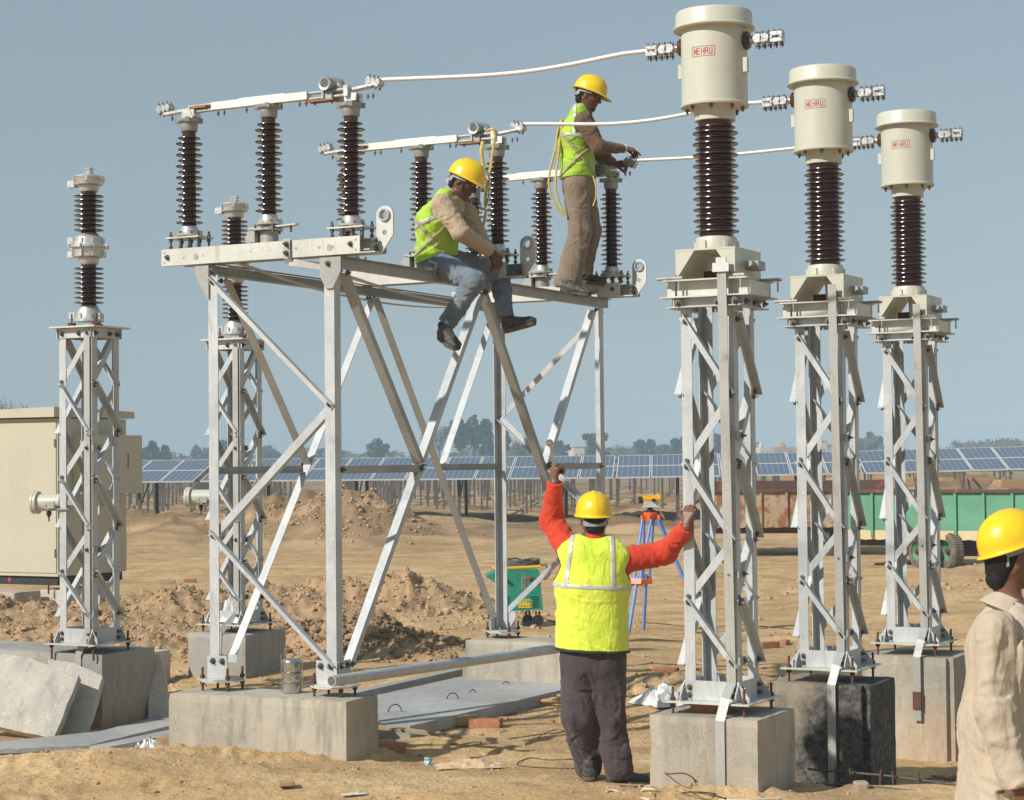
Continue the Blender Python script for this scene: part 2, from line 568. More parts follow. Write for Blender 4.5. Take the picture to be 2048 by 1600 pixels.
def ground_h(x, y):
    x, y = np.asarray(x, float), np.asarray(y, float)
    h = np.zeros_like(x)
    near = 1 - smooth(45, 90, y)
    h += near * (.025 * fbm(x * .6, y * .6, 3, 3) + .010 * fbm(x * 3.1, y * 3.1, 3, 9))
    trench = smooth(-2.1, -2.6, x) * smooth(12.75, 13.15, y + .12 * vnoise(x * 2, y * 2, 4)) * (1 - smooth(15.9, 16.4, y))
    h -= .15 * trench
    h += .10 * smooth(15.6, 17.4, y) * (1 - smooth(19, 24, y)) * smooth(-3.4, -2.4, x) * (1 - smooth(1.0, 2.4, x))
    pit = smooth(1.62, 1.9, x + .06 * vnoise(x * 5, y * 5, 6)) * smooth(11.62, 12.15, y + .10 * vnoise(x * 4, y * 4, 5)) * (1 - smooth(14.7, 15.6, y)) * (1 - smooth(3.6, 4.2, x))
    h -= .33 * pit
    r1 = fbm(x * 2.3, y * 2.3, 5, 21, .6)
    r2 = np.abs(vnoise(x * 9, y * 9, 31)) + .6 * np.abs(vnoise(x * 19, y * 19, 32))
    for mx, my, mh, sx, sy, rg in MOUNDS:
        q = ((x - mx) / sx) ** 2 + ((y - my) / sy) ** 2
        g = np.exp(-q * 1.1)
        h += mh * g * (1 + rg * .35 * r1) + rg * .055 * r2 * smooth(.08, .4, g) * (1 if my < 40 else 1.6)
    for yc, sl_, dp in ((27.5, .04, .035), (29.2, .04, .035), (33.0, -.03, .05), (34.9, -.03, .05), (20.6, .10, .02)):
        q = (y - yc - sl_ * x - .15 * vnoise(x * .3, y * 0, 7)) / (.10 + .004 * yc)
        h += dp * (-np.exp(-q * q) + .7 * np.exp(-((np.abs(q) - 1.5) / .6) ** 2)) * (.6 + .4 * vnoise(x * .8, y * .2, 8))
    sel = (y > 10.8) & (y < 19) & (np.abs(x) < 5)
    if sel.any():
        xs, ys, hs = x[sel], y[sel], np.zeros(int(sel.sum()))
        rgf = np.random.default_rng(77)
        for _ in range(150):
            fx, fy, fa = rgf.uniform(-3.4, 3.2), rgf.uniform(11, 18.5), rgf.uniform(0, 3.1)
            u_ = (xs - fx) * math.cos(fa) + (ys - fy) * math.sin(fa)
            v_ = -(xs - fx) * math.sin(fa) + (ys - fy) * math.cos(fa)
            q = (u_ / .13) ** 2 + (v_ / .055) ** 2
            m_ = q < 9
            hs[m_] += -.014 * np.exp(-q[m_] ** 2) + .006 * np.exp(-(q[m_] - 1.8) ** 2)
        h[sel] += hs
    fld = smooth(40, 47, y) * (1 - smooth(150, 200, y))
    wob = 1.6 * vnoise(x * .12, y * .05, 41) + .5 * vnoise(x * .5, y * .2, 42)
    per = 2.6
    ph = (y + wob) / per
    fr = np.abs(ph - np.floor(ph) - .5) * 2
    bund = np.clip(fr - .52, 0, 1) / .48
    h += fld * (.30 * bund ** .8 * (1 + .5 * vnoise(x * .7, y * .7, 44)) + .03 * fbm(x * 1.5, y * 1.5, 3, 45))
    return h


def gz(x, y):
    return float(ground_h(np.array([x]), np.array([y]))[0])


def make_ground():
    ang_d = np.radians(np.arange(-20.5, 20.51, .088))
    ang_c = np.radians(np.concatenate([np.arange(23, 180, 4.5)]))
    ang = np.concatenate([-ang_c[::-1], ang_d, ang_c])
    rr = [2.0, 4.0, 6.0, 8.0, 9.5]
    r = 10.2
    while r < 1000:
        rr.append(r)
        r *= 1.0027 if r < 30 else (1.0042 if r < 110 else 1.04)
    rr = np.array(rr)
    A, R = np.meshgrid(ang, rr)
    X, Y = R * np.sin(A), R * np.cos(A)
    Z = ground_h(X, Y)
    Z *= (R < 400)
    nr, na = X.shape
    vs = np.stack([X.ravel(), Y.ravel(), Z.ravel()], 1)
    i = np.arange(nr - 1)[:, None] * na
    j = np.arange(na)[None, :]
    j2 = (j + 1) % na
    q = np.stack([(i + j), (i + na + j), (i + na + j2), (i + j2)], -1).reshape(-1, 4)
    n0 = len(vs)
    vs = np.vstack([vs, [[0, 0, 0]]])
    tri = np.stack([np.arange(na), (np.arange(na) + 1) % na, np.full(na, n0)], 1)
    me = bpy.data.meshes.new('ground')
    me.vertices.add(len(vs))
    me.vertices.foreach_set('co', vs.astype(np.float32).ravel())
    nl = q.size + tri.size
    me.loops.add(nl)
    me.loops.foreach_set('vertex_index', np.concatenate([q.ravel(), tri.ravel()]).astype(np.int32))
    me.polygons.add(len(q) + len(tri))
    st = np.concatenate([np.arange(len(q)) * 4, q.size + np.arange(len(tri)) * 3]).astype(np.int32)
    me.polygons.foreach_set('loop_start', st)
    me.polygons.foreach_set('use_smooth', np.ones(len(st), bool))
    me.update(calc_edges=True)
    me.validate()
    return me


def ground_mat():
    t = NT('dry_sandy_earth')
    p = t.pos
    sand, sand2, brown, dark, clay = (.67, .455, .235), (.57, .375, .18), (.41, .265, .13), (.22, .145, .08), (.50, .30, .145)
    col = t.mix(t.ramp(t.noise(.35, 7, .6), [(.40, 0.0), (.58, 1.0)]), sand, sand2)
    col = t.mix(t.ramp(t.noise(1.3, 9, .68), [(.43, 0.0), (.60, .85)]), col, brown)
    col = t.mix(t.ramp(t.noise(6.5, 9, .75, vec=t.scaled(p, (.7, 1.3, 1))), [(.52, 0.0), (.62, .65)]), col, (.33, .22, .12))
    col = t.mix(t.ramp(t.noise(2.9, 7, .7), [(.56, 0.0), (.70, .55)]), col, clay)
    col = t.mix(t.ramp(t.noise(.8, 8, .7, vec=t.scaled(p, (.5, 1.7, 1))), [(.52, 0.0), (.68, .5)]), col, (.74, .56, .34))
    # steeper, freshly dug heaps are darker, moister soil
    sep = t.n('ShaderNodeSeparateXYZ')
    t.l(p, sep.inputs[0])
    hz = t.math('ADD', sep.outputs['Z'], t.math('MULTIPLY', t.noise(3.0, 6), .22))
    yk = t.ramp(t.math('DIVIDE', sep.outputs['Y'], 100.0), [(.12, 0.0), (.18, 1.0), (.30, 1.0), (.44, .45)])
    col = t.mix(t.math('MULTIPLY', t.ramp(hz, [(.17, 0.0), (.28, .95)]), yk), col, t.mix(t.ramp(t.noise(9, 6, .7), [(.35, 0.0), (.65, 1.0)]), (.50, .335, .19), (.35, .225, .125)))
    # tilled field further back: browner, thin weed tint
    fy = t.ramp(t.math('DIVIDE', sep.outputs['Y'], 100.0), [(.38, 0.0), (.50, .85)])
    fld = t.mix(t.ramp(t.noise(.45, 6, .65, vec=t.scaled(p, (.28, 2.6, 1))), [(.43, 0.0), (.56, 1.0)]), (.46, .31, .18), (.17, .11, .06))
    fld = t.mix(t.ramp(t.noise(.22, 5, .6), [(.60, 0.0), (.68, .6)]), fld, (.13, .15, .05))
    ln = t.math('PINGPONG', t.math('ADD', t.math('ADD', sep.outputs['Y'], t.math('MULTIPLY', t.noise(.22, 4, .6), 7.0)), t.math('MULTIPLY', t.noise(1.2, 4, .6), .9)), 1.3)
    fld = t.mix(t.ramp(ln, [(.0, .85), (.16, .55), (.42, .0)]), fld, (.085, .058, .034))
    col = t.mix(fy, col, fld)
    # grit
    col = t.mix(t.ramp(t.noise(38, 8, .75), [(.36, .5), (.52, 0.0)]), col, dark)
    col = t.mix(t.ramp(t.voro(26), [(.0, .6), (.085, 0.0)]), col, (.64, .52, .37))
    col = t.mix(t.ramp(t.noise(120, 4, .7), [(.60, .0), (.75, .4)]), col, (.68, .53, .36))
    nb = t.bump(t.noise(1.8, 9, .7), .45, .09)
    nb = t.bump(t.noise(14, 8, .72), .65, .02, nb)
    nb = t.bump(t.voro(30), .5, .008, nb)
    return t.fin(col, .96, 0.0, nb, Specular_IOR_Level=.15)


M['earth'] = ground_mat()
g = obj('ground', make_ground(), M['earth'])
g['kind'] = 'structure'


def rocks(name, pts, sizes, mat, seed=1, flat=.75):
    """many small angular lumps as one object (nobody could count them)"""
    rg = np.random.default_rng(seed)
    t = (1 + 5 ** .5) / 2
    bv = np.array([(-1, t, 0), (1, t, 0), (-1, -t, 0), (1, -t, 0), (0, -1, t), (0, 1, t), (0, -1, -t), (0, 1, -t), (t, 0, -1), (t, 0, 1), (-t, 0, -1), (-t, 0, 1)]) / 1.9
    bf = np.array([(0, 11, 5), (0, 5, 1), (0, 1, 7), (0, 7, 10), (0, 10, 11), (1, 5, 9), (5, 11, 4), (11, 10, 2), (10, 7, 6), (7, 1, 8), (3, 9, 4), (3, 4, 2), (3, 2, 6), (3, 6, 8), (3, 8, 9), (4, 9, 5), (2, 4, 11), (6, 2, 10), (8, 6, 7), (9, 8, 1)])
    n = len(pts)
    V = np.repeat(bv[None], n, 0) * (1 + .62 * rg.uniform(-1, 1, (n, 12, 1)))
    V *= rg.uniform(.55, 1.2, (n, 1, 3)) * np.array([1, 1, flat])
    th = rg.uniform(0, 6.28, n)
    c, s = np.cos(th)[:, None], np.sin(th)[:, None]
    x, y = V[..., 0] * c - V[..., 1] * s, V[..., 0] * s + V[..., 1] * c
    V = np.stack([x, y, V[..., 2]], -1) * np.asarray(sizes)[:, None, None] + np.asarray(pts)[:, None, :]
    F = (bf[None] + (np.arange(n) * 12)[:, None, None]).reshape(-1, 3)
    me = bpy.data.meshes.new(name)
    me.vertices.add(n * 12)
    me.vertices.foreach_set('co', V.astype(np.float32).ravel())
    me.loops.add(F.size)
    me.loops.foreach_set('vertex_index', F.astype(np.int32).ravel())
    me.polygons.add(len(F))
    me.polygons.foreach_set('loop_start', (np.arange(len(F)) * 3).astype(np.int32))
    me.update(calc_edges=True)
    o = obj(name, me, mat)
    o['kind'] = 'stuff'
    return o


def scatter(n, cx, cy, sx, sy, smin, smax, seed):
    rg = np.random.default_rng(seed)
    x, y = rg.normal(cx, sx, n), rg.normal(cy, sy, n)
    s = smin + (smax - smin) * rg.uniform(0, 1, n) ** 3
    return np.stack([x, y, ground_h(x, y) + s * .1], 1), s


def clod_field(name, specs, mat, seed):
    P, S = zip(*[scatter(*sp, seed + i) for i, sp in enumerate(specs)])
    return rocks(name, np.vstack(P), np.concatenate(S), mat, seed)


M['clod'] = basic('broken_soil', (.52, .35, .20), (.40, .26, .145), 12, .97, 0, .7, 60, .01)
M['clod_dark'] = basic('moist_dug_soil', (.33, .215, .12), (.21, .135, .075), 12, .97, 0, .8, 50, .012)
M['chip'] = basic('brick_rubble_chips', (.42, .19, .09), (.33, .15, .075), 30, .95)
M['pebble'] = basic('grey_gravel', (.52, .42, .31), (.38, .30, .22), 30, .95, 0, .4, 60)
clod_field('soil_clods', [(2400, -2.2, 23.6, 1.1, .9, .003, .030), (1200, -3.6, 23.0, .9, .9, .003, .030), (2200, -4.6, 21.9, 1.0, 1.2, .003, .032), (1500, -6.3, 20.7, 1.3, 1.0, .003, .032),
                          (800, -4.2, 19.4, 1.0, .8, .006, .045), (1500, -3.75, 47.9, 1.3, 1.5, .008, .07), (600, -5.6, 48.6, 1.4, 1.3, .008, .06), (500, -1.0, 24.0, .8, .7, .008, .05),
                          (160, 1.6, 16.0, 1.0, .5, .01, .05), (160, 6.5, 28.0, 3.0, 1.5, .02, .07), (120, 0.6, 20.5, 2.2, 1.6, .01, .05)], M['clod'], 50)
clod_field('dug_soil', [(1500, -1.25, 18.65, .62, .30, .008, .045), (600, -1.95, 18.9, .42, .30, .008, .05), (90, 3.3, 13.2, .35, .4, .02, .07), (130, 2.9, 12.3, .6, .25, .01, .05), (60, -2.6, 12.9, .4, .15, .01, .05)], M['clod_dark'], 80)
clod_field('gravel', [(1500, 0.2, 13.8, 1.6, 1.4, .002, .011), (1200, -2.0, 11.9, 1.3, .5, .002, .011), (900, 1.3, 14.8, 1.6, 1.6, .003, .014), (260, -2.8, 17.0, .5, .5, .006, .025),
                      (500, 0, 22, 5, 4, .006, .03), (200, 1.0, 11.4, .8, .3, .004, .014), (120, -3.1, 14.2, .5, .6, .006, .025)], M['pebble'], 120)


clod_field('brick_chips', [(160, 0.3, 14.2, 1.4, 1.3, .006, .028), (120, 1.6, 17.5, 1.6, 1.4, .008, .035), (90, 2.6, 19.5, 1.6, 1.6, .01, .04), (80, -2.2, 12.0, 1.2, .5, .005, .018), (120, -3.4, 21.0, 2.2, 1.5, .01, .04)], M['chip'], 160)


def straw():
    rg = np.random.default_rng(31)
    n = 900
    x = np.concatenate([rg.normal(.2, 1.3, 400), rg.normal(1.6, 1.2, 250), rg.normal(-2.2, 1.2, 250)])
    y = np.concatenate([rg.normal(13.4, 1.2, 400), rg.normal(15.5, 1.5, 250), rg.normal(12.2, .6, 250)])
    y = np.maximum(y, 10.9)
    z = ground_h(x, y) + .003
    a, L = rg.uniform(0, 6.28, n), rg.uniform(.015, .06, n)
    dx, dy = np.cos(a) * L, np.sin(a) * L
    nx, ny = -np.sin(a) * .0016, np.cos(a) * .0016
    P0 = np.stack([x, y, z], 1)
    d = np.stack([dx, dy, rg.uniform(-.003, .008, n)], 1)
    m = np.stack([nx, ny, np.zeros(n)], 1)
    V = np.stack([P0 - m, P0 + d - m, P0 + d + m, P0 + m], 1).reshape(-1, 3)
    me = bpy.data.meshes.new('straw_litter')
    me.from_pydata(V.tolist(), [], np.arange(4 * n).reshape(-1, 4).tolist())
    o = obj('straw_litter', me, M['wood'])
    o['kind'] = 'stuff'


straw()


# ------------------------------------------------------------------ foundations
def block_mb(w, d, h, z0, seed, amp=.006, n=14, chamfer=0.0, batter=0.0):
    """cast block, local frame, walls slightly wavy and corners chipped"""
    bm = bmesh.new()
    bmesh.ops.create_cube(bm, size=1)
    bmesh.ops.subdivide_edges(bm, edges=bm.edges[:], cuts=n, use_grid_fill=True)
    for v in bm.verts:
        x, y, z = v.co
        cx, cy, cz = abs(x) > .499, abs(y) > .499, abs(z) > .499
        p = Vector((x * w, y * d, z * h))
        k = mnoise.noise(p * 3 + Vector((seed, 0, 0))) + .5 * mnoise.noise(p * 14 + Vector((seed, 0, 0)))
        off = Vector((math.copysign(1, x) if cx else 0, math.copysign(1, y) if cy else 0, math.copysign(1, z) if cz else 0))
        if off.length:
            m_ = (cx + cy + cz)
            chip = .004 + .012 * max(0, mnoise.noise(p * 9 + Vector((seed, 5, 0)))) if m_ >= 2 else 0
            if chamfer and cx and cy:
                chip = chamfer
            p += off.normalized() * (amp * k) - off * chip
        s = 1 + batter * (.5 - z)
        p.x *= s
        p.y *= s
        p.z += z0 + h / 2
        v.co = p
    me = bpy.data.meshes.new('foundation_block')
    bm.to_mesh(me)
    bm.free()
    return me


def block(label, a, b, w, d, top, bot, mat, seed, group='concrete foundation blocks of the yard', rz=-AZ, chamfer=0.0, pos=None, cat='concrete block'):
    o = obj('foundation_block', block_mb(w, d, top - bot, bot, seed, chamfer=chamfer), mat)
    o.location = pos or W(a, b, 0)
    o.rotation_euler = (0, 0, rz)
    return tag(o, label, cat, group)


TOPZ = .44
block('pale concrete block under the nearest current transformer tower', 0, 0, .674, .622, TOPZ, -.25, M['conc'], 1)
block('concrete block with black tar stains under the middle transformer tower', 0, STEP + .02, .70, .64, TOPZ - .02, -.55, M['conc_tar'], 2, chamfer=.05)
block('worn concrete block under the farthest current transformer tower', 0, 2 * STEP + .03, .74, .66, TOPZ - .02, -.55, M['conc'], 3, chamfer=.04)
block('wide concrete block carrying the two front legs of the gantry', -3.03, -.235, 1.33, .42, TOPZ - .015, -.35, M['conc'], 4, rz=-AZ + .06)
block('long concrete block carrying the rear legs of the gantry', -3.05, 3.70, 1.26, .44, TOPZ, -.05, M['conc'], 5)
block('grey concrete block under the left surge arrester tower', -6.50, 1.60, 1.64, .66, TOPZ, -.35, M['conc_grey'], 6)
block('grey concrete block under the surge arrester tower behind the gantry', -5.96, 3.44, .62, .62, TOPZ, -.2, M['conc_grey'], 7)
block('low pale concrete block left of the rear arrester foundation', -6.55, 2.75, .40, .5, .30, -.2, M['conc_light'], 8)


# ------------------------------------------------------------------ lattice towers
def angle_prof(w, t):
    return [(0, 0), (w, 0), (w, t), (t, t), (t, w), (0, w)]


def lattice_tower(label, a, b, h, zs, first, ztop, plate_half, strap_pts, group, block_half):
    t = thing('lattice_tower', label, 'steel tower', W(a, b, 0), -AZ, group)
    z0 = .505
    for sx in (-1, 1):
        for sy in (-1, 1):
            mb = MB()
            mb.ext((sx * h, sy * h, z0 + .011), (sx * h, sy * h, ztop), angle_prof(.066, .006), (-sx, 0, 0), (0, -sy, 0))
            obj('post', mb, M['galv'], t)
    bolts = MB()
    for k in range(4):
        R = Matrix.Rotation(k * math.pi / 2, 3, 'Z')
        out, lf = R @ Vector((0, -1, 0)), R @ Vector((-1, 0, 0))
        q = lambda s, z, o=0.0: lf * s + out * (h + o) + Vector((0, 0, z))
        e = h - .028
        for i in range(len(zs) - 1):
            za, zb = zs[i] - .012, zs[i + 1] + .018
            typ = (i + first) % 2
            mb = MB()
            if typ == 0:
                p0, p1 = q(e, za, .001), q(-e, zb, .001)
                d = (p1 - p0).normalized()
                side = d.cross(out).normalized()
                p0, p1 = p0 - d * .035, p1 + d * .035
                mb.ext(p0 - side * .022, p1 - side * .022, angle_prof(.044, .005), side, out)
                obj('brace', mb, M['galv'], t)
                for s, z in ((e, za), (-e, zb)):
                    bolts.bolt(q(s, z, .006), out, .012, .01)
            else:
                p0, p1 = q(-e, za, -.007), q(e, zb, -.007)
                d = (p1 - p0).normalized()
                side = d.cross(out).normalized()
                p0, p1 = p0 - d * .03, p1 + d * .03
                mb.ext(p0 + side * .022, p1 + side * .022, angle_prof(.046, .005), -side, -out)
                obj('brace', mb, M['galv'], t)
                for s, z in ((-e, za), (e, zb)):
                    bolts.bolt(q(s, z, .0005), out, .012, .01)
        # foot gusset
        mb = MB()
        wb = plate_half - .03
        pts = [q(wb, z0 + .012, .0012), q(-wb, z0 + .012, .0012), q(-wb, z0 + .035, .0012), q(-h + .0, z0 + .125, .0012), q(h - .0, z0 + .125, .0012), q(wb, z0 + .035, .0012)]
        mb.poly(pts, out, .006)
        obj('gusset', mb, M['galv'], t)
        for s in (-1, 1):
            for z in (.04, .085):
                bolts.bolt(q(s * (h - .03), z0 + z, .008), out, .012, .01)
    mb = MB()
    mb.box((0, 0, z0 + .005), (plate_half * 2, plate_half * 2, .010))
    obj('base_plate', mb, M['cream_steel'], t)
    for sx in (-1, 1):
        for sy in (-1, 1):
            an = MB()
            x, y = sx * (plate_half - .045), sy * (plate_half - .045)
            an.cyl((x, y, TOPZ - .05), (x, y, .592), .0085, 8)
            an.cyl((x, y, z0 - .024), (x, y, z0 - .006), .018, 6, smooth=False)
            an.cyl((x, y, z0 + .011), (x, y, z0 + .029), .018, 6, smooth=False)
            obj('anchor_bolt', an, M['rust'], t)
    if strap_pts:
        mb = MB()
        for p0, p1, nr in strap_pts:
            mb.flat(p0, p1, .056, .006, nr)
        obj('earthing_strap', mb, M['strap'], t)
        for z in (2.05, 1.25, .75):
            if z < ztop:
                bolts.bolt((strap_pts[0][0][0], -h - .0155, z), (0, -1, 0), .012, .01)
                cl = MB()
                cl.box((h + .008, -h + .045, z + .0), (.014, .10, .048))
                obj('strap_clamp', cl, M['galv_old_shade'], t)
                bolts.bolt((h + .016, -h + .07, z), (1, 0, 0), .012, .01)
    bo = obj('bolts', bolts, M['bolt'], t, fix=False)
    bo['kind'] = 'stuff'
    return t


def ct_head_frame(t):
    """channels on top of a transformer tower"""
    mb = MB()
    for sy in (-1, 1):
        mb.ext((-.21, sy * .180, 2.80), (.235, sy * .180, 2.80), angle_prof(.055, .006), (0, 0, 1), (0, sy, 0))
    for sx in (-1, 1):
        mb.ext((sx * .180, -.225, 2.798), (sx * .180, .235, 2.798), angle_prof(.055, .006), (0, 0, 1), (sx, 0, 0))
    obj('head_angle', mb, M['galv'], t)
    for s in (-1, 1):
        mb = MB()
        y = s * .20
        mb.box((.012, y - s * .035, 2.911), (.52, .007, .088))
        mb.box((.012, y, 2.862), (.555, .085, .009))
        mb.box((.012, y - s * .003, 2.960), (.52, .072, .008))
        obj('cross_channel', mb, M['cream_steel'], t)
    for parts_ in ((((.262, 0, 2.910), (.008, .33, .080)), ((.2385, 0, 2.8710), (.038, .32, .007))), (((-.24, 0, 2.910), (.008, .33, .080)),)):
        mb = MB()
        for c_, s_ in parts_:
            mb.box(c_, s_)
        obj('end_channel', mb, M['cream_steel'], t)
    for x0, x1, y in ((-.285, -.125, -.225), (.13, .26, -.225), (.17, .33, .20), (-.28, -.1, .225)):
        r_ = MB()
        r_.cyl((x0, y, 2.974), (x1, y, 2.974), .0105, 10)
        r_.cyl((x1 - .025, y, 2.985), (x1 - .025, y, 2.90), .006, 8)
        obj('clamp_rod', r_, M['strap'], t)
    mb = MB()
    for x in (-.155, .09, .2):
        mb.bolt((x, -.232, 2.827), (0, -1, 0), .015, .012)
    for y in (-.15, -.02, .14):
        mb.bolt((.236, y, 2.827), (1, 0, 0), .015, .012)
    for x in (-.17, .17):
        for y in (-.22, .22):
            mb.cyl((x, y, 2.84), (x, y, 2.99), .007, 8)
            mb.cyl((x, y, 2.966), (x, y, 2.978), .013, 6, smooth=False)
    b_ = obj('head_bolts', mb, M['bolt'], t, fix=False)
    b_['kind'] = 'stuff'


def ct_strap(h, bh, zend):
    x, yf, yb = .128, -h - .0125, -bh - .008
    return [((x, -.252, 3.07), (x, yf, .62), (0, -1, 0)), ((x, yf, .622), (x, -.275, .545), (0, -1, -.6)), ((x, -.273, .548), (x - .018, yb, .42), (0, -1, -.35)), ((x - .018, yb, .422), (x - .018, yb, zend), (0, -1, 0))]


CT_Z = [2.735, 2.295, 1.885, 1.45, 1.095, .715]
ct_labels = ['nearest of the three lattice towers carrying current transformers',
             'middle lattice tower, on the tar stained block',
             'farthest of the three lattice towers carrying current transformers']
for k in range(3):
    tw = lattice_tower(ct_labels[k], 0, k * STEP, .165, CT_Z, 0, 2.86, .266, ct_strap(.165, .311 + (.01 * (k > 0)), (-.1, -.30, -.05)[k]), 'lattice towers under the current transformers', .31)
    ct_head_frame(tw)
    if k:
        wp = MB()
        wp.box((.110, -.3375, (-.27, .10)[k - 1]), (.062, .012, (.05, .13)[k - 1]))
        obj('weld_patch', wp, M['rust'], tw)
    if k == 0:
        tape = MB()
        tape.box((.128, -.253, 3.045), (.062, .014, .066))
        tape.box((.128, -.263, 3.02), (.100, .006, .052))
        obj('strap_tape', tape, M['plastic_white'], tw)

LA_Z = [2.96, 2.555, 2.165, 1.80, 1.42, 1.06, .715]
la_labels = ['lattice tower of the left surge arrester beside the beige cabinet', 'lattice tower of the rear surge arrester seen through the gantry']
for k in range(2):
    st = [((.125, -.178, 3.02), (.125, -.178, .66), (0, -1, 0)), ((.125, -.178, .662), (.125, -.178, .60), (0, -1, 0)), ((.125, -.178, .602), (.03, -.3, .45), (0, -1, -.5)), ((.03, -.3, .452), (.01, -.30, -.1), (0, -1, 0))]
    if k == 0:
        st = [((.125, -.178, 3.02), (.125, -.178, .60), (0, -1, 0)), ((.125, -.178, .602), (.045, -.193, .43), (0, -1, -.3)), ((.045, -.193, .432), (.04, -.193, .1), (0, -1, 0))]
    tw = lattice_tower(la_labels[k], -5.955, 1.455 + k * STEP, .165, LA_Z, 1, 2.985, .255, st, 'lattice towers under the surge arresters', .31)
    mb = MB()
    mb.box((.01, 0, 3.006), (.45, .45, .012))
    obj('top_plate', mb, M['cream_steel'], tw)
    for kk in range(4):
        R = Matrix.Rotation(kk * math.pi / 2, 3, 'Z')
        mb = MB()
        mb.ext(R @ Vector((-.19, -.166, 2.92)), R @ Vector((.19, -.166, 2.92)), [(0, 0), (.075, 0), (.075, .006), (0, .006)], (0, 0, 1), R @ Vector((0, -1, 0)))
        obj('head_angle', mb, M['galv'], tw)
    mb = MB()
    for kk in range(4):
        R = Matrix.Rotation(kk * math.pi / 2, 3, 'Z')
        for s in (-.13, .13, .04):
            mb.bolt(R @ Vector((s, -.173, 2.955)), R @ Vector((0, -1, 0)), .014, .012)
    b_ = obj('head_bolts', mb, M['bolt'], tw, fix=False)
    b_['kind'] = 'stuff'


# ------------------------------------------------------------------ porcelain
def shed_profile(z0, z1, rc, rb, rs, pitch, neck=.03):
    """profile of a ribbed insulator between heights z0 < z1: big and small sheds alternate"""
    pr = [(rc * 1.05, z0), (rc * 1.05, z0 + neck)]
    n = int((z1 - z0 - 2 * neck) / pitch)
    p = (z1 - z0 - 2 * neck) / n
    for i in range(n):
        zb = z0 + neck + i * p
        for k, (rr, off) in enumerate(((rb, .0), (rs, .5))):
            if rs is None and k:
                continue
            q = zb + off * p
            hgt = p * (.5 if rs is not None else 1)
            pr += [(rc, q + .004), (rc + .004, q + .008), (rr - .004, q + .0065), (rr, q + .009), (rr - .001, q + .0125), (rc + (rr - rc) * .4, q + .0165), (rc, q + .023)]
    pr += [(rc * 1.05, z1 - neck), (rc * 1.05, z1)]
    return pr


def round_plate(label_poly):
    pass


# ------------------------------------------------------------------ current transformers
def text_mesh(txt, size, bold=0.0):
    cu = bpy.data.curves.new('txt', 'FONT')
    cu.body = txt
    cu.size = size
    cu.align_x = 'CENTER'
    cu.align_y = 'CENTER'
    cu.offset = bold
    cu.resolution_u = 3
    o = bpy.data.objects.new('txt', cu)
    COL.objects.link(o)
    bpy.context.view_layer.update()
    me = bpy.data.meshes.new_from_object(o.evaluated_get(bpy.context.evaluated_depsgraph_get()))
    bpy.data.objects.remove(o)
    me.materials.clear()
    return me


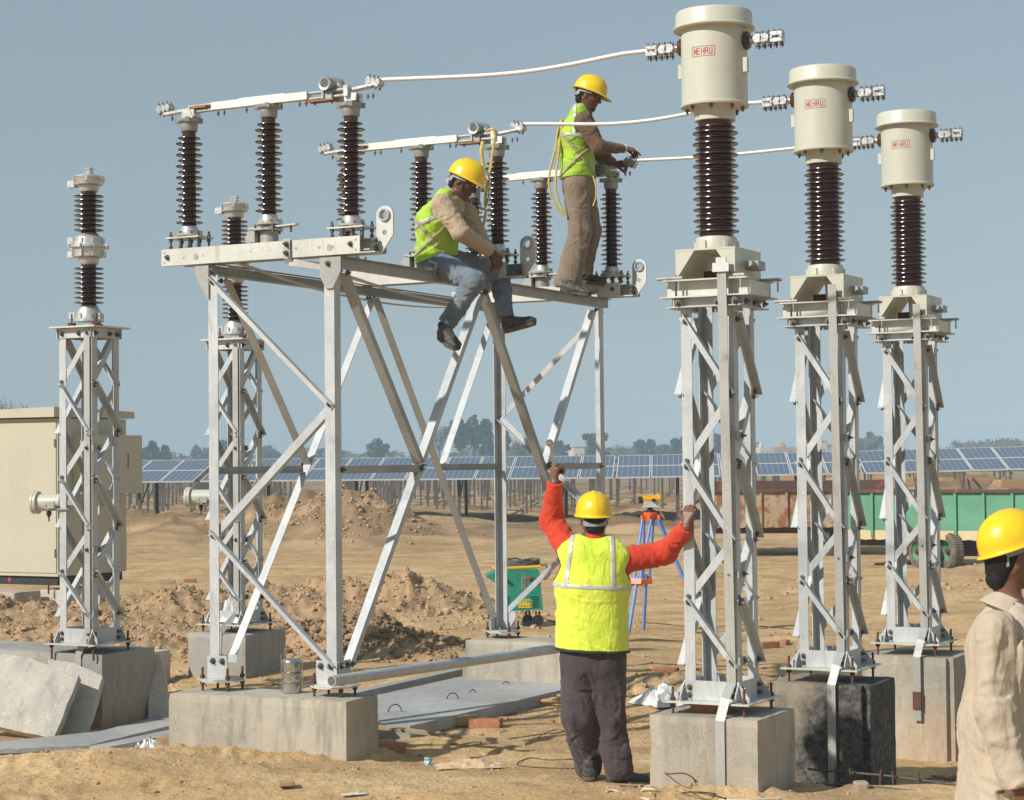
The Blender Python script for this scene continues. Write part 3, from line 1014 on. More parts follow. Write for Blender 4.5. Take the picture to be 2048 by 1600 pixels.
def make_ct(label):
    t = thing('current_transformer', label, 'current transformer', W(0, 0, 0), -AZ, 'current transformers on lattice towers')
    P = M['ctpaint']
    mb = MB()
    R_, H0, H1 = .196, 3.995, 4.475
    mb.lathe([(.125, 3.985), (.128, H0 - .004), (R_ + .006, H0), (R_ + .008, H0 + .012), (R_, H0 + .018), (R_, H1)], n=56)
    obj('tank', mb, P, t)
    mb = MB()
    mb.lathe([(R_ - .01, 4.452), (.236, 4.452), (.242, 4.456), (.242, 4.464), (.231, 4.470), (.228, 4.478), (.226, 4.548), (.218, 4.560), (.12, 4.568), (.0, 4.570)], n=56)
    obj('cap', mb, P, t)
    mb = MB()
    mb.lathe([(.116, 3.912), (.122, 3.914), (.122, 3.972), (.126, 3.99)], n=40)
    obj('neck_collar', mb, P, t)
    mb = MB()
    mb.lathe(shed_profile(3.225, 3.918, .096, .136, .120, .0622, .022), n=40)
    obj('insulator', mb, M['porc'], t)
    mb = MB()
    mb.lathe([(.118, 3.150), (.121, 3.152), (.121, 3.212), (.116, 3.222), (.10, 3.226)], n=40)
    for a in range(6):
        th = a * math.pi / 3 + .3
        mb.box((.122 * math.cos(th), .122 * math.sin(th), 3.175), (.022, .022, .045), Matrix.Rotation(th, 3, 'Z'))
    obj('base_collar', mb, P, t)
    # stand
    mb = MB()
    mb.box((.006, .01, 3.138), (.375, .42, .010))
    obj('stand_top', mb, P, t)
    for s in (-1, 1):
        mb = MB()
        mb.box((.006 + s * .182, .01, 3.050), (.008, .42, .166))
        obj('stand_side', mb, P, t)
        mb = MB()
        x = .006 + s * .178
        mb.poly([(x, -.199, 3.132), (x - s * .11, -.199, 3.132), (x, -.199, 2.975)], (0, 1, 0), .4)
        obj('stand_gusset', mb, P, t)
    mb = MB()
    mb.cyl((.05, .03, 2.97), (.035, .03, 3.133), .055, 24, .05)
    obj('cable_pipe', mb, P, t)
    mb = MB()
    mb.box((-.06, .10, 3.01), (.1, .08, .05))
    obj('packing_block', mb, M['rust'], t)
    mb = MB()
    mb.box((.225, .03, 3.045), (.09, .12, .05))
    mb.cyl((.24, -.10, 3.05), (.24, .12, 3.05), .018, 14)
    obj('terminal_box', mb, M['castgrey'], t)
    # side lugs
    for s, y in ((-1, -.01), (1, -.03)):
        mb = MB()
        mb.box((s * (R_ + .012), y, 4.225), (.028, .030, .085))
        obj('lug', mb, P, t)
    # label
    wm_ = MB()
    GL = {'M': [[(0, 0), (0, 1)], [(0, 1), (.5, .25)], [(.5, .25), (1, 1)], [(1, 1), (1, 0)]], 'E': [[(0, 0), (0, 1)], [(0, 1), (.9, 1)], [(0, .52), (.8, .52)], [(0, 0), (.9, 0)]],
          'H': [[(0, 0), (0, 1)], [(1, 0), (1, 1)], [(0, .5), (1, .5)]], 'R': [[(0, 0), (0, 1)], [(0, 1), (.75, 1)], [(.75, 1), (.95, .76)], [(.95, .76), (.75, .5)], [(.75, .5), (0, .5)], [(.5, .5), (1, 0)]],
          'U': [[(0, 1), (0, .2)], [(0, .2), (.25, 0)], [(.25, 0), (.75, 0)], [(.75, 0), (1, .2)], [(1, .2), (1, 1)]]}
    for i_, ch_ in enumerate('MEHRU'):
        for p_, q_ in GL[ch_]:
            f_ = lambda c: Vector((-.0575 + i_ * .0240 + c[0] * .0165, -.0175 + c[1] * .035, 0))
            A_, B_ = f_(p_), f_(q_)
            d_ = (B_ - A_).normalized() * .0018
            n_ = Vector((-d_.y, d_.x, 0)) * 1.15
            A_, B_ = A_ - d_, B_ + d_
            wm_.add([A_ - n_, B_ - n_, B_ + n_, A_ + n_], [(0, 1, 2, 3)])
    word = wm_.mesh('label_print')
    fr = MB()
    n0 = 40
    wv, hh = .072, .030
    path = []
    for cx, cy, a0 in ((wv - .008, hh - .008, 0), (-wv + .008, hh - .008, 90), (-wv + .008, -hh + .008, 180), (wv - .008, -hh + .008, 270)):
        for k in range(4):
            th = math.radians(a0 + k * 30)
            path.append((cx + .008 * math.cos(th), cy + .008 * math.sin(th)))
    dense = []
    for i in range(len(path)):
        p, q = Vector(path[i]), Vector(path[(i + 1) % len(path)])
        m_ = max(1, int((q - p).length / .012))
        dense += [p.lerp(q, j / m_) for j in range(m_)]
    m_ = len(dense)
    vs = []
    for sc in (1.0, None):
        for p in dense:
            if sc:
                vs.append((p.x, p.y, 0))
            else:
                vs.append((p.x - math.copysign(.0026, p.x), p.y - math.copysign(.0026, p.y), 0))
    fr.add(vs, [(i, (i + 1) % m_, m_ + (i + 1) % m_, m_ + i) for i in range(m_)])
    frm = fr.mesh('label_frame')
    th0 = math.radians(-88)
    for me in (word, frm):
        for v in me.vertices:
            x, y = v.co.x * 1.0, v.co.y
            a = th0 + x / R_
            rr = R_ + .0014
            v.co = (rr * math.cos(a), rr * math.sin(a), 4.298 + y)
        me.update()
    obj('label_print', word, M['redprint'], t)
    obj('label_frame', frm, M['redprint'], t)
    # primary terminals
    for s in (-1, 1):
        z = 4.373
        mb = MB()
        x = s * (R_ - .004)
        mb.lathe([(.030, 0), (.052, .006), (.055, .018), (.048, .030), (.030, .036)], (x, 0, z), (s, 0, 0), 28)
        obj('bushing', mb, M['porc'] if s > 0 else M['rustporc'], t)
        mb = MB()
        mb.cyl((x, 0, z), (s * (R_ + .055), 0, z), .021, 20)
        mb.cyl((s * (R_ + .05), 0, z), (s * (R_ + .115), 0, z), .014, 16)
        mb.lathe([(.014, 0), (.026, .002), (.026, .012), (.014, .014)], (s * (R_ + .042), 0, z), (s, 0, 0), 6, False)
        obj('stud', mb, M['alu_bright'], t)
        mb = MB()
        L0 = R_ + .085
        for i in range(2):
            cx = s * (L0 + i * .042)
            mb.box((cx, 0, z + .004), (.030, .052, .046))
            mb.box((cx, 0, z - .018), (.024, .066, .010))
            mb.cyl((cx, -.03, z), (cx, .03, z), .028, 14)
        cx = s * (L0 + .115)
        mb.box((cx, 0, z + .019), (.072, .056, .022))
        mb.box((cx, 0, z - .019), (.072, .056, .022))
        mb.box((cx - .030, 0, z), (.012, .056, .030))
        mb.box((cx + .030, 0, z), (.012, .056, .030))
        obj('clamp', mb, M['alu_bright'], t)
        mb = MB()
        for i in range(5):
            for yy in (-.022, .022):
                cx = s * (L0 - .006 + i * .036)
                mb.cyl((cx, yy, z - .058), (cx, yy, z + .046), .0045, 6)
                mb.cyl((cx, yy, z - .048), (cx, yy, z - .034), .009, 6, smooth=False)
                mb.cyl((cx, yy, z + .030), (cx, yy, z + .040), .009, 6, smooth=False)
        b_ = obj('clamp_bolts', mb, M['bolt'], t, fix=False)
        b_['kind'] = 'stuff'
    mb = MB()
    for a in range(8):
        th = a * math.pi / 4 + .25
        mb.cyl((.165 * math.cos(th), .165 * math.sin(th), 3.965), (.165 * math.cos(th), .165 * math.sin(th), 3.997), .008, 8)
        mb.cyl((.165 * math.cos(th), .165 * math.sin(th), 3.98), (.165 * math.cos(th), .165 * math.sin(th), 3.99), .013, 6, smooth=False)
    b_ = obj('flange_bolts', mb, M['bolt'], t, fix=False)
    b_['kind'] = 'stuff'
    return t


M['rustporc'] = basic('red_brown_bushing', (.13, .05, .02), (.08, .03, .012), 20, .3)
ct = make_ct('nearest and largest looking cream current transformer at the top of the picture')
for k, lb in ((1, 'middle cream current transformer, with a small tan scuff below its print'), (2, 'farthest cream current transformer, at the right end of the row')):
    c = copy_tree(ct)
    c.location = W(0, k * STEP, 0)
    c['label'] = lb


# ------------------------------------------------------------------ surge arresters
def make_arrester(label):
    t = thing('surge_arrester', label, 'surge arrester', W(-5.955, 1.455, 0), -AZ, 'surge arresters on lattice towers')
    Al = M['alu']
    for z0, z1 in ((3.165, 3.545), (3.745, 4.125)):
        mb = MB()
        mb.lathe(shed_profile(z0, z1, .056, .118, None, .0365, .035), n=36)
        obj('insulator', mb, M['porc'], t)
    mb = MB()
    mb.lathe([(.085, 3.055), (.118, 3.058), (.118, 3.078), (.102, 3.085), (.10, 3.125), (.078, 3.165), (.066, 3.185)], n=36)
    for a in range(8):
        th = a * math.pi / 4
        mb.box((.105 * math.cos(th), .105 * math.sin(th), 3.10), (.02, .02, .045), Matrix.Rotation(th, 3, 'Z'))
    mb.box((-.135, -.03, 3.11), (.07, .03, .05))
    obj('base_casting', mb, Al, t)
    for a in range(3):
        th = a * 2 * math.pi / 3 + math.radians(215)
        mb = MB()
        x, y = .135 * math.cos(th), .135 * math.sin(th)
        mb.lathe([(.02, 3.013), (.034, 3.02), (.034, 3.044), (.02, 3.052)], (x, y, 0), n=16)
        mb.cyl((x, y, 3.05), (x, y, 3.12), .007, 8)
        obj('insulating_foot', mb, M['rustporc'], t)
    mb = MB()
    mb.lathe([(.066, 3.51), (.078, 3.528), (.082, 3.56), (.118, 3.575), (.125, 3.640), (.148, 3.648), (.148, 3.666), (.125, 3.672), (.115, 3.73), (.082, 3.745), (.07, 3.765)], n=36)
    for a in range(8):
        th = a * math.pi / 4 + .2
        mb.box((.128 * math.cos(th), .128 * math.sin(th), 3.60), (.02, .018, .05), Matrix.Rotation(th, 3, 'Z'))
        mb.box((.12 * math.cos(th), .12 * math.sin(th), 3.70), (.02, .018, .045), Matrix.Rotation(th, 3, 'Z'))
        mb.box((.15 * math.cos(th), .15 * math.sin(th), 3.657), (.025, .02, .03), Matrix.Rotation(th, 3, 'Z'))
    for z in (3.60, 3.71):
        mb.box((-.145, -.03, z), (.06, .05, .05))
    obj('middle_casting', mb, Al, t)
    mb = MB()
    mb.lathe([(.068, 4.095), (.078, 4.11), (.08, 4.14), (.112, 4.152), (.118, 4.205), (.124, 4.213), (.118, 4.222), (.02, 4.226)], n=36)
    for a in range(6):
        th = a * math.pi / 3
        mb.box((.12 * math.cos(th), .12 * math.sin(th), 4.195), (.02, .022, .04), Matrix.Rotation(th, 3, 'Z'))
    mb.box((-.14, -.03, 4.165), (.07, .05, .055))
    obj('top_casting', mb, Al, t)
    mb = MB()
    mb.cyl((0, 0, 4.22), (0, 0, 4.29), .016, 14)
    mb.box((0, 0, 4.265), (.055, .03, .055))
    for s in (-.02, .02):
        mb.cyl((s, -.028, 4.25), (s, .028, 4.25), .007, 8)
        mb.cyl((s, -.028, 4.278), (s, .028, 4.278), .007, 8)
    obj('line_terminal', mb, M['alu_bright'], t)
    return t


la = make_arrester('left surge arrester standing free against the sky')
c = copy_tree(la)
c.location = W(-5.955, 1.455 + STEP, 0)
c['label'] = 'surge arrester half hidden behind the beam of the gantry'

# surge counters hanging on the tower sides
def make_counter(label, loc):
    t = thing('surge_counter', label, 'surge counter', loc, -AZ, 'cream surge counters on brackets')
    d = Vector((-.95, -.3, 0)).normalized()
    mb = MB()
    mb.lathe([(.0, -.10), (.066, -.10), (.068, -.03), (.068, .09), (.090, .093), (.092, .102), (.090, .112), (.084, .114), (.090, .120), (.090, .138), (.08, .145), (.0, .147)], (0, 0, 0), d, 36)
    obj('drum', mb, M['ctpaint'], t)
    mb = MB()
    mb.box((.06, -.075, -.02), (.10, .012, .05))
    mb.box((.16, -.03, -.05), (.14, .05, .01))
    mb.cyl((.06, -.03, -.055), (.06, -.095, -.055), .006, 8)
    mb.cyl((.03, -.03, -.02), (.03, -.095, -.02), .006, 8)
    mb.box((.2, .0, 0), (.12, .04, .04))
    obj('bracket', mb, M['galv_old_shade'], t)
    mb = MB()
    mb.lathe([(.012, 0), (.026, -.012), (.016, -.018), (.026, -.030), (.014, -.036), (.012, -.05), (.006, -.052), (.006, -.085)], (-.01, 0, -.066), n=16)
    obj('bushing', mb, M['porc'], t)
    return t


cn = make_counter('cream surge counter drum beside the left arrester tower', W(-6.245, 1.32, 1.62))
c = copy_tree(cn)
c.location = W(-6.25, 1.32 + STEP + .03, 1.62)
c['label'] = 'cream surge counter drum just left of the front gantry leg'

# ------------------------------------------------------------------ gantry under the disconnectors
GA, GB = -3.04, 1.77
gan = thing('steel_gantry', 'galvanised four legged steel gantry carrying the three disconnector switches', 'steel gantry', W(GA, GB, 0), -AZ)
G = lambda a, b, z: Vector((a - GA, b - GB, z))
X_, Y_, Z_ = Vector((1, 0, 0)), Vector((0, 1, 0)), Vector((0, 0, 1))
LEG0, LEG1 = .515, 3.165
legs = [(-3.515, -.25, X_, Y_), (-2.525, -.25, -X_, Y_), (-3.515, 3.79, X_, -Y_), (-2.525, 3.79, -X_, -Y_)]
for a, b, fx, fy in legs:
    mb = MB()
    mb.ext(G(a, b, LEG0), G(a, b, LEG1), angle_prof(.075, .007), fx, fy)
    obj('leg', mb, M['galv'], gan)
gb = MB()


def gdiag(p0, p1, inpl, outst, w1=.048, w2=.06, m='galv'):
    mb = MB()
    d = (p1 - p0).normalized()
    mb.ext(p0, p1, [(0, 0), (w1, 0), (w1, .006), (.006, .006), (.006, w2), (0, w2)], inpl, outst)
    obj('diagonal', mb, M[m], gan)


for b, flip, s in ((-.25, False, -1), (3.79, True, 1)):
    zs = [3.12, 2.28, 1.44, .62]
    al, ar = -3.478, -2.562
    for i in range(3):
        x0, x1 = ((al, ar) if (i % 2 == 0) != flip else (ar, al))
        p0, p1 = G(x0, b + s * (.002 if i % 2 == 0 else -.016), zs[i]), G(x1, b + s * (.002 if i % 2 == 0 else -.016), zs[i + 1] + .012)
        d = (p1 - p0).normalized()
        side = d.cross(Vector((0, s, 0)))
        if i % 2 == 0:
            gdiag(p0 - d * .035 - side * .02, p1 + d * .035 - side * .02, side, Vector((0, s, 0)), .045, .042)
        else:
            gdiag(p0 - d * .0 - side * .026, p1 - side * .026, side, Vector((0, -s, 0)), .052, .045)
        for p in (p0, p1):
            gb.bolt(p + Vector((0, s * .008, 0)), (0, s, 0), .013, .011)
for a, s in ((-2.525, 1), (-3.515, -1)):
    for (b0, z0, b1, z1) in ((-.10, 3.14, .85, 1.90), (-.07, .62, 1.74, 3.15), (1.78, 3.15, 3.60, .62), (3.64, 3.14, 2.77, 1.90)):
        p0, p1 = G(a - s * .01, b0, z0), G(a - s * .01, b1, z1)
        d = (p1 - p0).normalized()
        nrm = d.cross(Vector((1, 0, 0)))
        if nrm.y > 0:
            nrm = -nrm
        # broad flange faces along the row, the other lies in the side plane
        off = -nrm * .0 + Vector((0, 0, 0))
        gdiag(p0 + off, p1 + off, Vector((-1 if a > -3 else 1, 0, 0)), -nrm, .062, .045, 'galv' if (z1 - z0) * (b1 - b0) > 0 else 'galv_old_shade')  # falling diagonals take the darker steel: shade painted into their colour
        gb.bolt(p0 + Vector((s * .012, 0, 0)), (s, 0, 0), .013, .011)
        gb.bolt(p1 + Vector((s * .012, 0, 0)), (s, 0, 0), .013, .011)
    for b0, b1 in ((-.20, .86), (2.74, 3.76)):
        mb = MB()
        mb.ext(G(a - s * .002, b0, 1.845), G(a - s * .002, b1, 1.845), [(0, 0), (.05, 0), (.05, .006), (.006, .006), (.006, .05), (0, .05)], (0, 0, 1), (-s, 0, 0))
        obj('strut', mb, M['galv_old_shade'], gan)
        for bb in (b0 + .03, b1 - .03):
            gb.bolt(G(a + s * .004, bb, 1.87), (s, 0, 0), .013, .011)
    mb = MB()
    mb.ext(G(a + s * .008, -.24, 3.168), G(a + s * .008, 3.86, 3.168), [(0, 0), (.068, 0), (.068, .006), (0, .006)], (0, 0, 1), (s, 0, 0))
    mb.ext(G(a + s * .008, -.24, 3.168), G(a + s * .008, 3.86, 3.168), [(0, 0), (.05, 0), (.05, .006), (0, .006)], (-s, 0, 0), (0, 0, 1))
    obj('side_rail', mb, M['galv_old_shade'], gan)
    mb = MB()
    mb.ext(G(a + s * .0145, -.24, 3.2335), G(a + s * .0145, 3.86, 3.2335), [(0, 0), (.032, 0), (.032, .005), (0, .005)], (s, 0, 0), (0, 0, 1))
    mb.ext(G(a - s * .002, -.24, 3.2405), G(a - s * .002, 3.86, 3.2405), [(0, 0), (.04, 0), (.04, .004), (0, .004)], (-s, 0, 0), (0, 0, 1))
    obj('rail_flange', mb, M['strap_dirty'], gan)
# head gussets and feet
for i, (a, b, fx, fy) in enumerate(legs):
    sx, sy = -fx.x, -fy.y
    mb = MB()
    yy = b + sy * .0085
    c0 = G(a, yy, 0)
    if i in (0, 1):
        mb.poly([G(a + sx * .06, yy, 3.23), G(a - sx * .10, yy, 3.23), G(a - sx * .10, yy, 3.12), G(a - sx * .055, yy, 3.03), G(a, yy, 3.03), G(a + sx * .06, yy, 3.14)] if i == 1 else
                [G(a - .10, yy, 3.23), G(a + .012, yy, 3.23), G(a + .012, yy, 3.0), G(a - .09, yy, 3.15)], (0, sy, 0), .006)
        obj('head_gusset', mb, M['galv_old_shade'], gan)
        gb.bolt(G(a - fx.x * -.035, yy + sy * .006, 3.19), (0, sy, 0), .014, .012)
    mb = MB()
    for pn in ((0, sy), (sx, 0)):
        if pn[1]:
            yy = b + sy * .0075
            mb.poly([G(a + sx * .012, yy, .505), G(a - sx * .145, yy, .505), G(a - sx * .145, yy, .655), G(a + sx * .012, yy, .655)], (0, sy, 0), .007)
            for q in (-.035, -.11):
                gb.bolt(G(a + sx * q, yy + sy * .008, .62), (0, sy, 0), .015, .012)
            if i == 0:
                mb.box(G(a + .19, yy, .64), (.075, .006, .05))
        else:
            xx = a + sx * .0025
            mb.poly([G(xx, b - sy * .01, .506), G(xx, b - sy * .155, .506), G(xx, b - sy * .155, .652), G(xx, b - sy * .01, .652)], (sx, 0, 0), .007)
            for q in (-.045, -.11):
                gb.bolt(G(xx + sx * .008, b + sy * q, .62), (sx, 0, 0), .015, .012)
    obj('foot_gusset', mb, M['galv'], gan)
    mb = MB()
    cx, cy = a - sx * .055, b - sy * .055
    pts = []
    for k in range(8):
        th = math.pi / 8 + k * math.pi / 4
        pts.append(G(cx + .155 * math.cos(th), cy + .150 * math.sin(th), .484))
    mb.poly(pts, (0, 0, 1), .009)
    pts = [p + Vector((sx * .02, 0, .0105)) for p in pts]
    mb.poly(pts, (0, 0, 1), .009)
    obj('base_plate', mb, M['cream_steel'], gan)
    for dx, dy in ((-.105, -.07), (.10, -.075), (-.10, .09), (.10, .09)):
        an = MB()
        p = G(cx + dx, cy + dy, 0)
        an.cyl(p + Z_ * .38, p + Z_ * .575, .0085, 8)
        an.cyl(p + Z_ * .506, p + Z_ * .524, .018, 6, smooth=False)
        an.cyl(p + Z_ * .462, p + Z_ * .480, .018, 6, smooth=False)
        obj('anchor_bolt', an, M['rust'], gan)
b_ = obj('bolts', gb, M['bolt'], gan, fix=False)
b_['kind'] = 'stuff'


# ------------------------------------------------------------------ disconnector switches
DA, DB = -3.09, -.20
D = lambda a, y, z: Vector((a - DA, y, z))


def clamp_cluster(t, c, s=1, tilt=.12, m='alu_bright'):
    """bolted conductor clamp, axis along local x"""
    mb = MB()
    R = Matrix.Rotation(tilt * s, 3, 'Y')
    o = lambda x, y, z: Vector(c) + R @ Vector((x * s, y, z))
    for i in range(3):
        mb.cyl(o(.012 + i * .034, -.032, .005), o(.012 + i * .034, .032, .005), .021, 14)
        mb.box(o(.012 + i * .034, 0, .022), (.022, .062, .014), R)
        mb.box(o(.012 + i * .034, 0, -.014), (.022, .062, .014), R)
    obj('clamp', mb, M[m], t)
    mb = MB()
    for i in range(3):
        for y in (-.022, .024):
            mb.cyl(o(.012 + i * .034, y, -.040), o(.012 + i * .034, y, .050), .0042, 6)
            mb.cyl(o(.012 + i * .034, y, .028), o(.012 + i * .034, y, .038), .0085, 6, smooth=False)
            mb.cyl(o(.012 + i * .034, y, -.032), o(.012 + i * .034, y, -.02), .0085, 6, smooth=False)
    q = obj('clamp_bolts', mb, M['bolt'], t, fix=False)
    q['kind'] = 'stuff'


def make_disconnector(label):
    t = thing('disconnector_switch', label, 'disconnector switch', W(DA, DB, 0), -AZ, 'disconnector switches on the gantry')
    CS = M['cream_steel']
    mb = MB()
    mb.ext(D(-3.885, -.072, 3.243), D(-2.315, -.072, 3.243), [(0, 0), (.112, 0), (.112, .042), (.106, .042), (.106, .006), (.006, .006), (.006, .042), (0, .042)], (0, 0, 1), (0, 1, 0))
    obj('front_beam', mb, CS, t)
    mb = MB()
    mb.ext(D(-3.78, .075, 3.243), D(-2.205, .075, 3.243), [(0, 0), (.105, 0), (.105, .042), (.099, .042), (.099, .006), (.006, .006), (.006, .042), (0, .042)], (0, 0, 1), (0, -1, 0))
    mb.box(D(-2.26, .0, 3.247), (.11, .14, .008))
    obj('rear_beam', mb, M['galv'], t)
    hb = MB()
    for a, z, r in ((-3.86, 3.33, .008), (-3.86, 3.265, .008), (-3.70, 3.29, .008), (-3.54, 3.295, .008), (-3.16, 3.30, .005), (-3.0, 3.30, .005), (-2.80, 3.30, .008), (-2.62, 3.295, .009), (-2.52, 3.295, .010), (-2.345, 3.33, .008), (-2.345, 3.265, .008)):
        hb.cyl(D(a, -.0725, z), D(a, -.0735, z), r, 14)
    hb.cyl(D(-3.60, -.0725, 3.292), D(-3.60, -.0742, 3.292), .021, 20)
    hb.cyl(D(-2.545, -.0725, 3.290), D(-2.545, -.0742, 3.290), .021, 20)
    q = obj('hole_shade_discs', hb, M['castgrey'], t, fix=False)  # flat grey discs paint the shade of open holes in the beam
    q['kind'] = 'stuff'
    hb = MB()
    for a, z in ((-3.835, 3.30), (-2.385, 3.305)):
        hb.bolt(D(a, -.072, z), (0, -1, 0), .013, .012)
    for z in (3.265, 3.29, 3.325):
        hb.bolt(D(-2.235, -.004, z), (0, -1, 0), .012, .03)
    # right hand bearing bracket
    br = MB()
    cx, cz = -2.185, 3.487
    out = []
    for k in range(13):
        th = math.pi - k * math.pi / 12
        out.append((cx + .062 * math.cos(th), cz + .058 * math.sin(th)))
    out += [(cx + .062, 3.36), (cx - .03, 3.236), (cx - .062, 3.236)]
    inn = [(cx + .036 * math.cos(math.pi - k * math.pi / 8), cz + .036 * math.sin(math.pi - k * math.pi / 8)) for k in range(16)]
    y0, th_ = .02, .012
    bm = bmesh.new()
    def ring(pts, y):
        return [bm.verts.new(D(x, y, z)) for x, z in pts]
    for y in (y0, y0 + th_):
        vo, vi = ring(out, y), ring(inn, y)
        h2 = ring([(cx + .017 * math.cos(-k * math.pi / 5), 3.375 + .017 * math.sin(-k * math.pi / 5)) for k in range(10)], y)
        ed = []
        for L in (vo, vi, h2):
            for i in range(len(L)):
                ed.append(bm.edges.new((L[i], L[(i + 1) % len(L)])))
        bmesh.ops.triangle_fill(bm, use_beauty=True, use_dissolve=False, edges=ed)
        if y == y0:
            keep = (vo, vi, h2)
        else:
            for A_, B_ in zip(keep, (vo, vi, h2)):
                for i in range(len(A_)):
                    bm.faces.new((A_[i], A_[(i + 1) % len(A_)], B_[(i + 1) % len(A_)], B_[i]))
    bmesh.ops.recalc_face_normals(bm, faces=bm.faces)
    me = bpy.data.meshes.new('bearing_bracket')
    bm.to_mesh(me)
    bm.free()
    bro = obj('bearing_bracket', me, CS, t)
    rg = MB()
    pr = [(.030, -.022), (.040, -.022), (.042, -.018), (.042, .018), (.040, .022), (.030, .022)]
    n = 28
    vs, fs = [], []
    for j, (r, y) in enumerate(pr):
        for k in range(n):
            vs.append(D(cx + r * math.cos(2 * math.pi * k / n), y0 + .006 + y, cz + r * math.sin(2 * math.pi * k / n)))
    for j in range(6):
        for k in range(n):
            fs.append((j * n + k, j * n + (k + 1) % n, ((j + 1) % 6) * n + (k + 1) % n, ((j + 1) % 6) * n + k))
    rg.add(vs, fs, True)
    obj('bearing_ring', rg, M['alu_bright'], bro)

    for i, (a, zb, zt) in enumerate(((-3.705, 3.50, 4.150), (-3.058, 3.535, 4.185), (-2.420, 3.485, 4.135))):
        ins = MB()
        ins.lathe(shed_profile(zb, zt, .044, .091, .076, .0675, .022), D(a, 0, 0), n=36)
        io = obj('insulator', ins, M['porc'], t)
        cap = MB()
        cap.lathe([(.052, zt - .005), (.056, zt), (.060, zt + .05), (.074, zt + .056), (.078, zt + .062), (.078, zt + .080), (.06, zt + .084), (.0, zt + .085)], D(a, 0, 0), n=32)
        for k in range(4):
            th = k * math.pi / 2 + .5
            cap.box(D(a + .078 * math.cos(th), .078 * math.sin(th), zt + .068), (.03, .028, .032), Matrix.Rotation(th, 3, 'Z'))
        obj('top_fitting', cap, M['castgrey'], io)
        bs = MB()
        bs.lathe([(.092, zb - .062), (.094, zb - .052), (.068, zb - .040), (.060, zb - .034), (.055, zb + .006), (.047, zb + .010)], D(a, 0, 0), n=32)
        for k in range(4):
            th = k * math.pi / 2 + .6
            bs.box(D(a + .068 * math.cos(th), .068 * math.sin(th), zb - .035), (.035, .016, .03), Matrix.Rotation(th, 3, 'Z'))
        obj('base_fitting', bs, M['alu'], io)
        if i != 1:
            pl = MB()
            zz = zb - .072
            pl.box(D(a, 0, zz), (.27, .17, .010))
            obj('levelling_plate', pl, CS, t)
            for dx in (-.11, -.03, .04, .115):
                for y in (-.06, .06):
                    hb.cyl(D(a + dx, y, 3.35), D(a + dx, y, zz + .045), .0075, 8)
                    hb.cyl(D(a + dx, y, zz + .006), D(a + dx, y, zz + .022), .015, 6, smooth=False)
                    hb.cyl(D(a + dx, y, zz - .024), D(a + dx, y, zz - .007), .015, 6, smooth=False)
                    hb.cyl(D(a + dx, y, 3.355), D(a + dx, y, 3.372), .015, 6, smooth=False)
        else:
            pl = MB()
            pl.lathe([(.06, 3.355), (.06, 3.43), (.048, 3.435)], D(a, 0, 0), n=28)
            pl.box(D(a - .095, -.01, 3.395), (.06, .13, .072))
            pl.cyl(D(a - .13, -.05, 3.39), D(a - .13, .05, 3.39), .028, 16)
            obj('rotating_bearing', pl, M['galv_old_shade'], t)
            pl = MB()
            pl.lathe([(.0, 3.437), (.098, 3.437), (.10, 3.447), (.0, 3.449)], D(a - .01, 0, 0), n=28)
            pl.poly([D(a + .02, -.06, 3.45), D(a + .22, -.022, 3.462), D(a + .235, 0, 3.462), D(a + .22, .022, 3.462), D(a + .02, .06, 3.45)], (0, 0, 1), .010)
            pl.poly([D(a - .02, -.06, 3.45), D(a - .13, -.05, 3.45), D(a - .15, 0, 3.45), D(a - .13, .05, 3.45), D(a - .02, .06, 3.45)], (0, 0, 1), .009)
            obj('operating_lever', pl, CS, t)
            for dx, dy in ((-.07, -.06), (.07, -.06), (.04, .06), (-.05, .06), (.17, 0)):
                hb.cyl(D(a + dx, dy, 3.42), D(a + dx, dy, 3.475), .009, 6)
    # current path
    mb = MB()
    z0 = 4.262
    mb.box(D(-3.115, -.008, z0 + .032), (.76, .058, .050))
    mb.box(D(-3.10, -.008, z0 + .060), (.36, .034, .010))
    obj('blade_arm', mb, M['alubeam'], t)
    for i in range(2):
        mb = MB()
        zz = z0 + .008 + i * .038
        mb.cyl(D(-3.70, -.012, zz + .002), D(-3.48, -.012, zz + .004), .011, 10)
        obj('contact_tube', mb, M['strap'], t)
        mb = MB()
        mb.cyl(D(-2.74, -.012, zz), D(-2.46, -.012, zz + .002), .011, 10)
        obj('contact_tube', mb, M['strap'], t)
    mb = MB()
    mb.box(D(-3.79, 0, 4.286), (.22, .06, .016), Matrix.Rotation(-.06, 3, 'Y'))
    mb.box(D(-3.685, 0, 4.262), (.10, .08, .05))
    mb.poly([D(-3.74, -.045, 4.225), D(-3.64, -.045, 4.225), D(-3.665, -.045, 4.29), D(-3.71, -.045, 4.29)], (0, 1, 0), .01)
    obj('left_terminal', mb, M['alu'], t)
    mb = MB()
    mb.box(D(-3.60, -.01, 4.300), (.12, .06, .016))
    obj('contact_shoe', mb, M['copper'], t)
    mb = MB()
    mb.box(D(-2.62, -.02, 4.247), (.20, .075, .009))
    obj('contact_shoe', mb, M['copper'], t)
    mb = MB()
    mb.box(D(-2.40, 0, 4.252), (.09, .08, .05))
    mb.box(D(-2.315, 0, 4.310), (.21, .065, .015), Matrix.Rotation(-.10, 3, 'Y'))
    mb.box(D(-2.42, -.04, 4.29), (.03, .05, .07))
    obj('right_terminal', mb, M['alu'], t)
    # elbow shaped corona horn
    mb = MB()
    ex, ez = -2.578, 4.352
    pts, rr = [], []
    for k in range(9):
        th = k / 8 * math.pi / 2
        pts.append(D(ex + .012 + .010 * k / 8 * 3, .075 - .05 * math.cos(th) + .0, ez + .006 - .06 * (1 - math.cos(th)) * 0))
